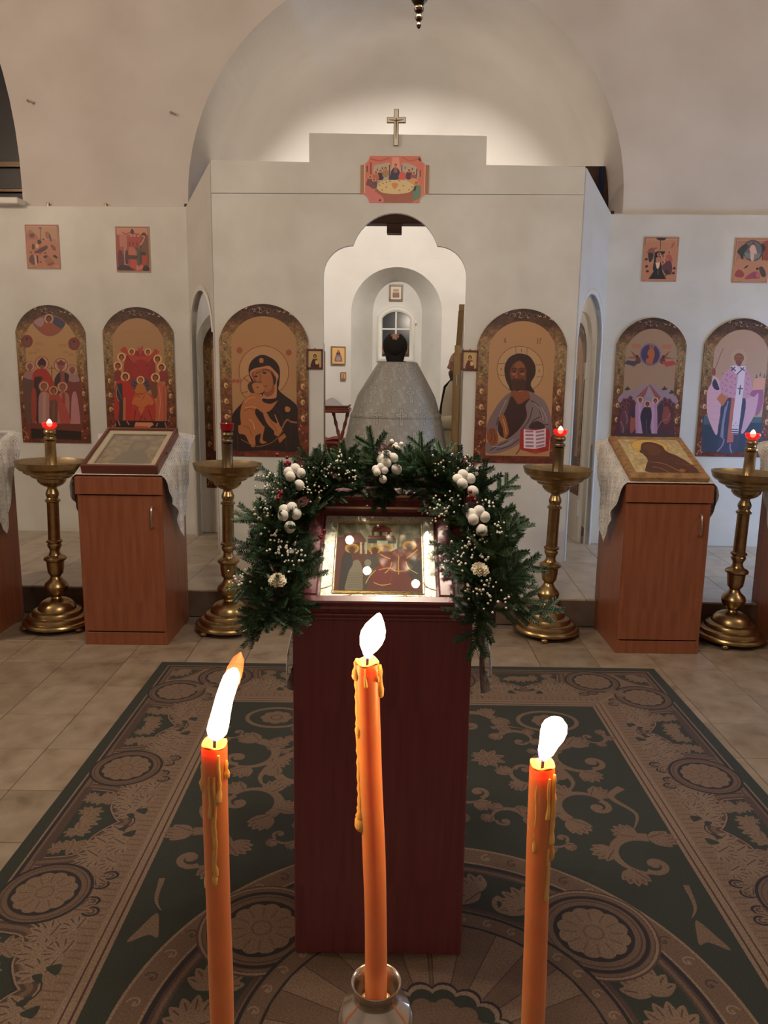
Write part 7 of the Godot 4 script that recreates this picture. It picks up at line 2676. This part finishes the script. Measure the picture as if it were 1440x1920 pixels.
func build_wreath(slope: Transform3D):
	var wr = thing("fir_wreath", "fir garland with cotton bolls and white berries framing the festal icon", "wreath")
	wr.transform = slope
	var r := RandomNumberGenerator.new()
	r.seed = 12
	var sprigs := []
	for k in 6:
		sprigs.append(sprig_mesh([0.13, 0.11, 0.15, 0.12, 0.10, 0.14][k], [0.016, 0.015, 0.017, 0.014, 0.015, 0.016][k], 20 + k, M.needle if k < 4 else M.needle_light))
	# core of twigs: left leg, top, right leg (x, along the slope, off the slope)
	var path := [Vector3(-0.270, -0.045, 0.03), Vector3(-0.268, 0.05, 0.055), Vector3(-0.262, 0.17, 0.06), Vector3(-0.25, 0.29, 0.06), Vector3(-0.205, 0.385, 0.06), Vector3(-0.11, 0.415, 0.06), Vector3(0.01, 0.42, 0.06), Vector3(0.12, 0.415, 0.06), Vector3(0.205, 0.385, 0.06), Vector3(0.25, 0.29, 0.06), Vector3(0.265, 0.17, 0.06), Vector3(0.268, 0.05, 0.055), Vector3(0.265, -0.035, 0.03)]
	var mb := MB.new()
	mb.tube(path, 0.016, 8)
	part(wr, "twig_core", mb, M.twig)
	var curve := Curve3D.new()
	for p in path:
		curve.add_point(p)
	var total := curve.get_baked_length()
	for k in 288:
		var u := (k + r.randf()) / 288.0
		var c := curve.sample_baked(u * total)
		var tg := (curve.sample_baked(minf(u * total + 0.02, total)) - curve.sample_baked(maxf(u * total - 0.02, 0.0))).normalized()
		var nrm := Vector3(0, 0, 1)
		var side := tg.cross(nrm).normalized()      # away from or towards the icon
		var a := r.randf_range(-1.9, 1.9)
		var out := (nrm * cos(a) + side * sin(a)).normalized()
		var inward := (Vector3(0, 0.17, 0.05) - c).normalized()
		if out.dot(inward) > 0.8 and r.randf() < 0.6:
			out = (out - inward * 0.9).normalized()
		var dir := (out * r.randf_range(0.5, 1.0) + tg * r.randf_range(-0.9, 0.5)).normalized()
		if k % 9 == 0 and absf(c.x) < 0.24:
			dir = (Vector3(r.randf_range(-0.3, 0.3), 0.9, 0.25)).normalized()
		var z := (nrm - dir * nrm.dot(dir))
		if z.length() < 0.2:
			z = side
		z = (z.normalized() + Vector3(r.randf_range(-0.4, 0.4), r.randf_range(-0.4, 0.4), 0)).normalized()
		z = (z - dir * z.dot(dir)).normalized()
		var o = part(wr, "fir_sprig", sprigs[k % 6])
		o.transform = Transform3D(Basis(dir.cross(z), dir, z).scaled(Vector3.ONE * r.randf_range(0.62, 1.0)), c + out * 0.012)
	# tall single sprigs on the top edge
	for e in [[0.105, 0.47, 0.05, 0.0, 1.0], [0.155, 0.46, 0.05, -0.1, 0.7], [0.045, 0.46, 0.07, 0.5, 0.6], [-0.05, 0.46, 0.06, -0.5, 0.7], [-0.16, 0.45, 0.06, -0.2, 0.7], [0.30, 0.36, 0.05, 0.9, 0.8], [0.33, -0.02, 0.04, 1.7, 0.9]]:
		var o = part(wr, "fir_sprig", sprigs[0])
		var dir := Vector3(sin(e[3]), cos(e[3]), 0.35).normalized()
		var z := (Vector3(0, 0, 1) - dir * dir.z).normalized()
		o.transform = Transform3D(Basis(dir.cross(z), dir, z).scaled(Vector3.ONE * e[4]), Vector3(e[0], e[1], e[2]))
	# cotton bolls: four or five white locks in a brown husk
	var lock := MB.new()
	lock.ball(Vector3.ZERO, Vector3(0.0145, 0.0165, 0.0145), 14, 10)
	var lock_m := lock.done(M.cotton)
	var husk := MB.new()
	for k in 5:
		var a := TAU * k / 5.0
		var d := Vector3(cos(a), sin(a), 0)
		var s := Vector3(-sin(a), cos(a), 0)
		husk.flat()
		husk.tri(s * 0.007, -s * 0.007, d * 0.030 + Vector3(0, 0, 0.006), Vector3(0, 0, 1))
		husk.tri(s * 0.007, -s * 0.007, d * 0.030 + Vector3(0, 0, 0.003), Vector3(0, 0, -1))
	var husk_m := husk.done(M.husk)
	for e in [[-0.241, 0.348, 1.0, 0.3], [-0.242, 0.203, 1.05, 0.0], [0.010, 0.408, 1.0, 0.6], [-0.012, 0.366, 0.75, 0.2], [0.214, 0.332, 1.05, 0.5], [0.240, 0.200, 1.05, 0.1]]:
		var b := Node3D.new()
		b.name = "cotton_boll"
		wr.add_child(b, true)
		b.position = Vector3(e[0], e[1] - 0.010, 0.158)
		b.rotation.z = e[3]
		b.scale = Vector3.ONE * e[2]
		for q in 5:
			var a := TAU * q / 5.0
			var o = part(b, "cotton_lock", lock_m)
			o.position = Vector3(cos(a) * 0.0165, sin(a) * 0.0165, 0.004 + 0.004 * (q % 2)) if q < 4 else Vector3(0.004, -0.034, -0.006)
			o.scale = Vector3.ONE * (0.92 + 0.12 * (q % 3) * 0.5)
		var h = part(b, "husk", husk_m)
		h.position.z = -0.008
	# ruffled cream flowers
	for e in [[-0.252, -0.004, 0.3], [0.235, 0.037, 0.9]]:
		mb = MB.new()
		for ring in 4:
			var np: int = [5, 7, 8, 9][ring]
			for k in np:
				var a := TAU * k / np + ring * 0.4
				var d := Vector3(cos(a), sin(a), 0)
				var s := Vector3(-sin(a), cos(a), 0)
				var l: float = [0.008, 0.014, 0.019, 0.023][ring]
				var z: float = [0.016, 0.013, 0.008, 0.002][ring]
				mb.smooth()
				var rows := []
				for i in 4:
					var tt := i / 3.0
					var row := []
					for j in 5:
						var q := j / 4.0 - 0.5
						row.append(d * l * tt * (1.0 - 0.12 * absf(sin(j * 2.3))) + s * q * 0.016 * tt + Vector3(0, 0, z * (0.4 + 0.6 * tt) + 0.003 * sin(j * 2.4 + k) * tt))
					rows.append(row)
				mb.grid(rows, Vector3(0, 0, -1))
		var fl = part(wr, "cream_flower", mb, M.petal)
		fl.position = Vector3(e[0], e[1] - 0.006, 0.145)
		fl.rotation = Vector3(-0.15, 0.1, e[2])
	# sprays of tiny white buds, each spray one piece
	var gyp := [[-0.322, 0.346], [-0.311, 0.247], [-0.32, 0.199], [-0.278, 0.136], [-0.261, 0.101], [-0.242, 0.11], [-0.187, 0.288], [-0.204, 0.328], [-0.127, 0.391], [-0.163, 0.369], [-0.18, 0.401], [-0.097, 0.371], [-0.122, 0.434], [0.132, 0.396], [0.185, 0.408], [0.215, 0.419], [0.156, 0.255], [0.185, 0.265], [0.14, 0.217], [0.257, 0.182], [0.291, 0.182], [0.204, 0.118], [0.226, 0.136], [0.188, 0.074], [0.235, 0.075], [0.242, -0.008], [0.221, -0.032], [0.272, -0.039], [-0.336, 0.007], [0.27, 0.26], [-0.285, 0.30], [-0.22, 0.06]]
	var k2 := 0
	for e in gyp:
		mb = MB.new()
		var root := Vector3(0, 0, -0.03)
		for q in 13:
			var p := Vector3(r.randfn(0, 0.016), r.randfn(0, 0.018), r.randf_range(-0.008, 0.014))
			mb.ball(p, Vector3.ONE * r.randf_range(0.0022, 0.0038), 6, 4)
		var o = part(wr, "bud_spray", mb, M.tan_bud if k2 % 4 == 2 else M.white_bud)
		o.set_meta("kind", "stuff")
		o.position = Vector3(e[0], e[1] - 0.006, 0.138)
		mb = MB.new()
		for q in 4:
			mb.tube([root, Vector3(r.randfn(0, 0.01), r.randfn(0, 0.012), -0.005)], 0.0006, 4, false)
		part(o, "spray_stalk", mb, M.twig)
		k2 += 1
	# berries, red and white, on short stalks
	for e in [[-0.277, 0.267, 6, 0], [-0.272, 0.405, 6, 0], [0.242, 0.277, 7, 0], [-0.162, 0.138, 4, 0], [0.030, 0.478, 6, 1], [0.236, 0.385, 6, 1]]:
		for q in e[2]:
			mb = MB.new()
			mb.ball(Vector3.ZERO, Vector3.ONE * (0.0052 if e[3] == 0 else 0.0062), 10, 7)
			var o = part(wr, "red_berry" if e[3] == 0 else "white_berry", mb, M.red_berry if e[3] == 0 else M.white_bud)
			o.position = Vector3(e[0] + r.randfn(0, 0.012), e[1] + r.randfn(0, 0.013), 0.148 + r.randf_range(-0.01, 0.014))
	# dark red leaves behind the bolls
	for e in [[-0.245, 0.385], [-0.225, 0.245], [0.005, 0.455], [0.232, 0.245], [0.235, 0.40]]:
		for q in 5:
			mb = MB.new()
			var rows := []
			for i in 5:
				var tt := i / 4.0
				var hw := 0.010 * sin(PI * (0.08 + 0.92 * tt)) + 0.0005
				rows.append([Vector3(-hw, tt * 0.04, 0.003 * sin(tt * 3.0)), Vector3(0, tt * 0.04, -0.001), Vector3(hw, tt * 0.04, 0.003 * sin(tt * 3.0))])
			mb.grid(rows, Vector3(0, 0, -1))
			var o = part(wr, "red_leaf", mb, M.dark_red_leaf)
			o.position = Vector3(e[0], e[1], 0.132)
			o.rotation = Vector3(0.3, 0, r.randf_range(-1.4, 1.4))

# ---------------------------------------------------------------- the three candles in front
func candle(label, x, y_top, y_base, z, rad, lean, drips: Array, flame: Array, tall):
	var t = thing("candle", label, "candle", Vector3(x + lean, y_base, z), "burning beeswax candles in the foreground")
	var h: float = y_top - y_base
	var mb := MB.new()
	var path := []
	var rr := []
	for k in 25:
		var u := k / 24.0
		path.append(Vector3(-lean * u + 0.0012 * sin(u * 5.0), h * u, 0.001 * sin(u * 4.0)))
		rr.append(rad * (1.0 + 0.015 * sin(u * 17.0) + 0.045 * smoothstep(0.86, 1.0, u)))
	# sides only, then a hollowed pool at the top
	mb.tube(path, rr, 28, false)
	var top: Vector3 = path[24]
	mb.smooth()
	var n := 28
	var rings := []
	for q in [[1.0, 0.0], [0.97, 0.0016], [0.86, 0.001], [0.70, -0.0028], [0.4, -0.0042], [0.0, -0.0046]]:
		var row := []
		for k in n + 1:
			var a := TAU * k / n
			var f: float = rr[24] * q[0]
			row.append(top + Vector3(cos(a) * f, q[1] + 0.0012 * sin(a * 3.0 + x * 90.0) * q[0], sin(a) * f))
		rings.append(row)
	mb.grid(rings, top - Vector3(0, 0.2, 0))
	mb.xf = Transform3D(Basis.IDENTITY, Vector3.ZERO)
	mb.tube([Vector3(0, 0.0, 0), Vector3(0, 0.001, 0)], [rad, rad], 28, true)
	part(t, "wax_body", mb, M.wax)
	# runs of wax: [angle, from, length, radius]
	for d in drips:
		mb = MB.new()
		var pp := []
		var pr := []
		var m := maxi(4, int(d[2] / 0.004))
		for k in m + 1:
			var u := float(k) / m
			var y: float = h - d[1] - d[2] * u
			var c := Vector3(-lean * y / h, y, 0)
			var rb: float = rad * (1.0 + 0.04 * smoothstep(0.86, 1.0, y / h))
			var a: float = d[0] + 0.05 * sin(k * 0.9)
			pp.append(c + Vector3(cos(a), 0, sin(a)) * rb * 0.95)
			pr.append(d[3] * (0.55 + 0.35 * absf(sin(k * 1.3 + d[0])) + (0.5 if k >= m - 1 else 0.0)) * (0.6 if k == 0 else 1.0))
		mb.tube(pp, pr, 8)
		mb.ball(pp[m], Vector3.ONE * pr[m] * 1.02, 8, 6)
		part(t, "wax_run", mb, M.drip_wax)
	mb = MB.new()
	mb.tube([top + Vector3(0, -0.006, 0), top + Vector3(0.0003, 0.004, 0), top + Vector3(0.0016, 0.009, 0)], [0.0012, 0.0011, 0.0008], 6)
	part(t, "wick", mb, M.wick)
	# flame: rings [height, radius, shift]
	mb = MB.new()
	var fp := []
	var fr := []
	for q in flame:
		fp.append(top + Vector3(q[2], q[0], 0))
		fr.append(q[1])
	mb.tube(fp, fr, 20)
	part(t, "flame", mb, M.flame)
	mb = MB.new()
	mb.tube([top + Vector3(0.0004, 0.003, 0), top + Vector3(0.0005, 0.006, 0), top + Vector3(0.0005, 0.011, 0)], [0.0018, 0.0036, 0.0044], 14)
	part(t, "flame_root", mb, M.flame_root)
	if tall:
		mb = MB.new()
		var e = flame[flame.size() - 1]
		mb.tube([top + Vector3(e[2] - 0.003, e[0] - 0.010, 0), top + Vector3(e[2], e[0], 0), top + Vector3(e[2] + 0.0025, e[0] + 0.007, 0), top + Vector3(e[2] + 0.004, e[0] + 0.012, 0)], [0.0058, 0.0056, 0.004, 0.0005], 14)
		part(t, "flame_tip", mb, M.flame_tip)
	var mid = flame[flame.size() / 2]
	omni(t, top + Vector3(mid[2], mid[0], 0), Color(1.0, 0.72, 0.42), 0.021, 0.012, "flame_light")
	return t

func build_candles():
	var z := -0.5
	candle("tall beeswax candle in the middle, rising from a small silver pot", -0.009, 1.404, 1.134, z, 0.0081, 0.008,
		[[PI * 0.98, 0.0, 0.118, 0.0030], [PI * 0.92, 0.002, 0.05, 0.0024], [0.12, 0.001, 0.022, 0.0018], [0.75, 0.003, 0.008, 0.0010], [1.85, 0.002, 0.012, 0.0010], [PI * 1.0, 0.104, 0.018, 0.0036], [PI * 0.97, -0.003, 0.012, 0.0030]],
		[[0.0035, 0.0012, 0.0004], [0.0065, 0.0034, 0.0004], [0.011, 0.0064, 0.0012], [0.016, 0.0082, 0.0026], [0.020, 0.0086, 0.0038], [0.025, 0.0074, 0.0054], [0.030, 0.0046, 0.0068], [0.0345, 0.0016, 0.0078], [0.0355, 0.0002, 0.008]], false)
	candle("beeswax candle at the left with a long leaning flame", -0.1155, 1.342, 0.99, z, 0.0088, -0.003,
		[[1.15, 0.004, 0.034, 0.0018], [1.5, 0.02, 0.075, 0.0014], [1.65, 0.05, 0.052, 0.0017], [PI * 0.95, 0.012, 0.020, 0.0026], [0.35, 0.010, 0.012, 0.0016], [1.95, 0.02, 0.03, 0.0013], [PI * 0.98, 0.09, 0.02, 0.0014]],
		[[0.0035, 0.0012, 0.0004], [0.006, 0.0052, 0.0008], [0.010, 0.0072, 0.002], [0.016, 0.0072, 0.0036], [0.024, 0.0066, 0.0054], [0.034, 0.0062, 0.0078], [0.043, 0.0060, 0.0108], [0.049, 0.0058, 0.013], [0.053, 0.0046, 0.0146], [0.056, 0.002, 0.0158]], true)
	candle("beeswax candle at the right with a round flame", 0.115, 1.330, 0.99, z, 0.0086, 0.001,
		[[0.75, 0.004, 0.052, 0.0020], [0.35, 0.02, 0.05, 0.0018], [1.3, 0.006, 0.03, 0.0014], [PI * 0.95, 0.03, 0.02, 0.0014], [1.0, 0.06, 0.04, 0.0016], [2.3, 0.012, 0.05, 0.0014]],
		[[0.0035, 0.0012, 0.0006], [0.006, 0.0036, 0.001], [0.010, 0.0056, 0.002], [0.016, 0.0068, 0.0036], [0.022, 0.0086, 0.0056], [0.027, 0.0090, 0.0070], [0.031, 0.0080, 0.0078], [0.0345, 0.0046, 0.008], [0.036, 0.0006, 0.008]], false)
	# candle stand below the edge of the photo, with the silver pot that holds the middle candle
	var t = thing("candle_tray", "brass candle stand carrying the three foreground candles", "candle stand", Vector3(0, 0, z + 0.02))
	var mb := MB.new()
	mb.lathe([Vector2(0, 0.014), Vector2(0.16, 0.014), Vector2(0.165, 0.03), Vector2(0.10, 0.06), Vector2(0.04, 0.10), Vector2(0.022, 0.16), Vector2(0.022, 0.5), Vector2(0.032, 0.53), Vector2(0.022, 0.56), Vector2(0.022, 0.90), Vector2(0.05, 0.93), Vector2(0.145, 0.945), Vector2(0.15, 0.962), Vector2(0.143, 0.962), Vector2(0.14, 0.952), Vector2(0, 0.952)], 40)
	part(t, "stem_and_tray", mb, M.brass)
	for x in [-0.117, 0.114]:
		mb = MB.new()
		mb.xf = Transform3D(Basis.IDENTITY, Vector3(x, 0, -0.02))
		mb.lathe([Vector2(0, 0.952), Vector2(0.012, 0.952), Vector2(0.0125, 0.99), Vector2(0.011, 0.99), Vector2(0, 0.988)], 20)
		part(t, "socket", mb, M.brass)
	var pot = thing("silver_pot", "small round silver pot with rolled rim holding the middle candle", "candle holder", Vector3(-0.001, 0.953, z))
	mb = MB.new()
	mb.lathe([Vector2(0, 0), Vector2(0.018, 0), Vector2(0.012, 0.02), Vector2(0.010, 0.10), Vector2(0.018, 0.125), Vector2(0.027, 0.142), Vector2(0.0295, 0.158), Vector2(0.0285, 0.172), Vector2(0.0245, 0.182), Vector2(0.0175, 0.187), Vector2(0.0165, 0.190), Vector2(0.0172, 0.196), Vector2(0.0185, 0.199), Vector2(0.0192, 0.2005), Vector2(0.0185, 0.2022), Vector2(0.0170, 0.2015), Vector2(0.0155, 0.198), Vector2(0.0150, 0.190), Vector2(0.013, 0.183), Vector2(0, 0.180)], 48, 0.9)
	part(pot, "bowl", mb, mat(lin3(0.62, 0.56, 0.50), 0.16, 0.95))
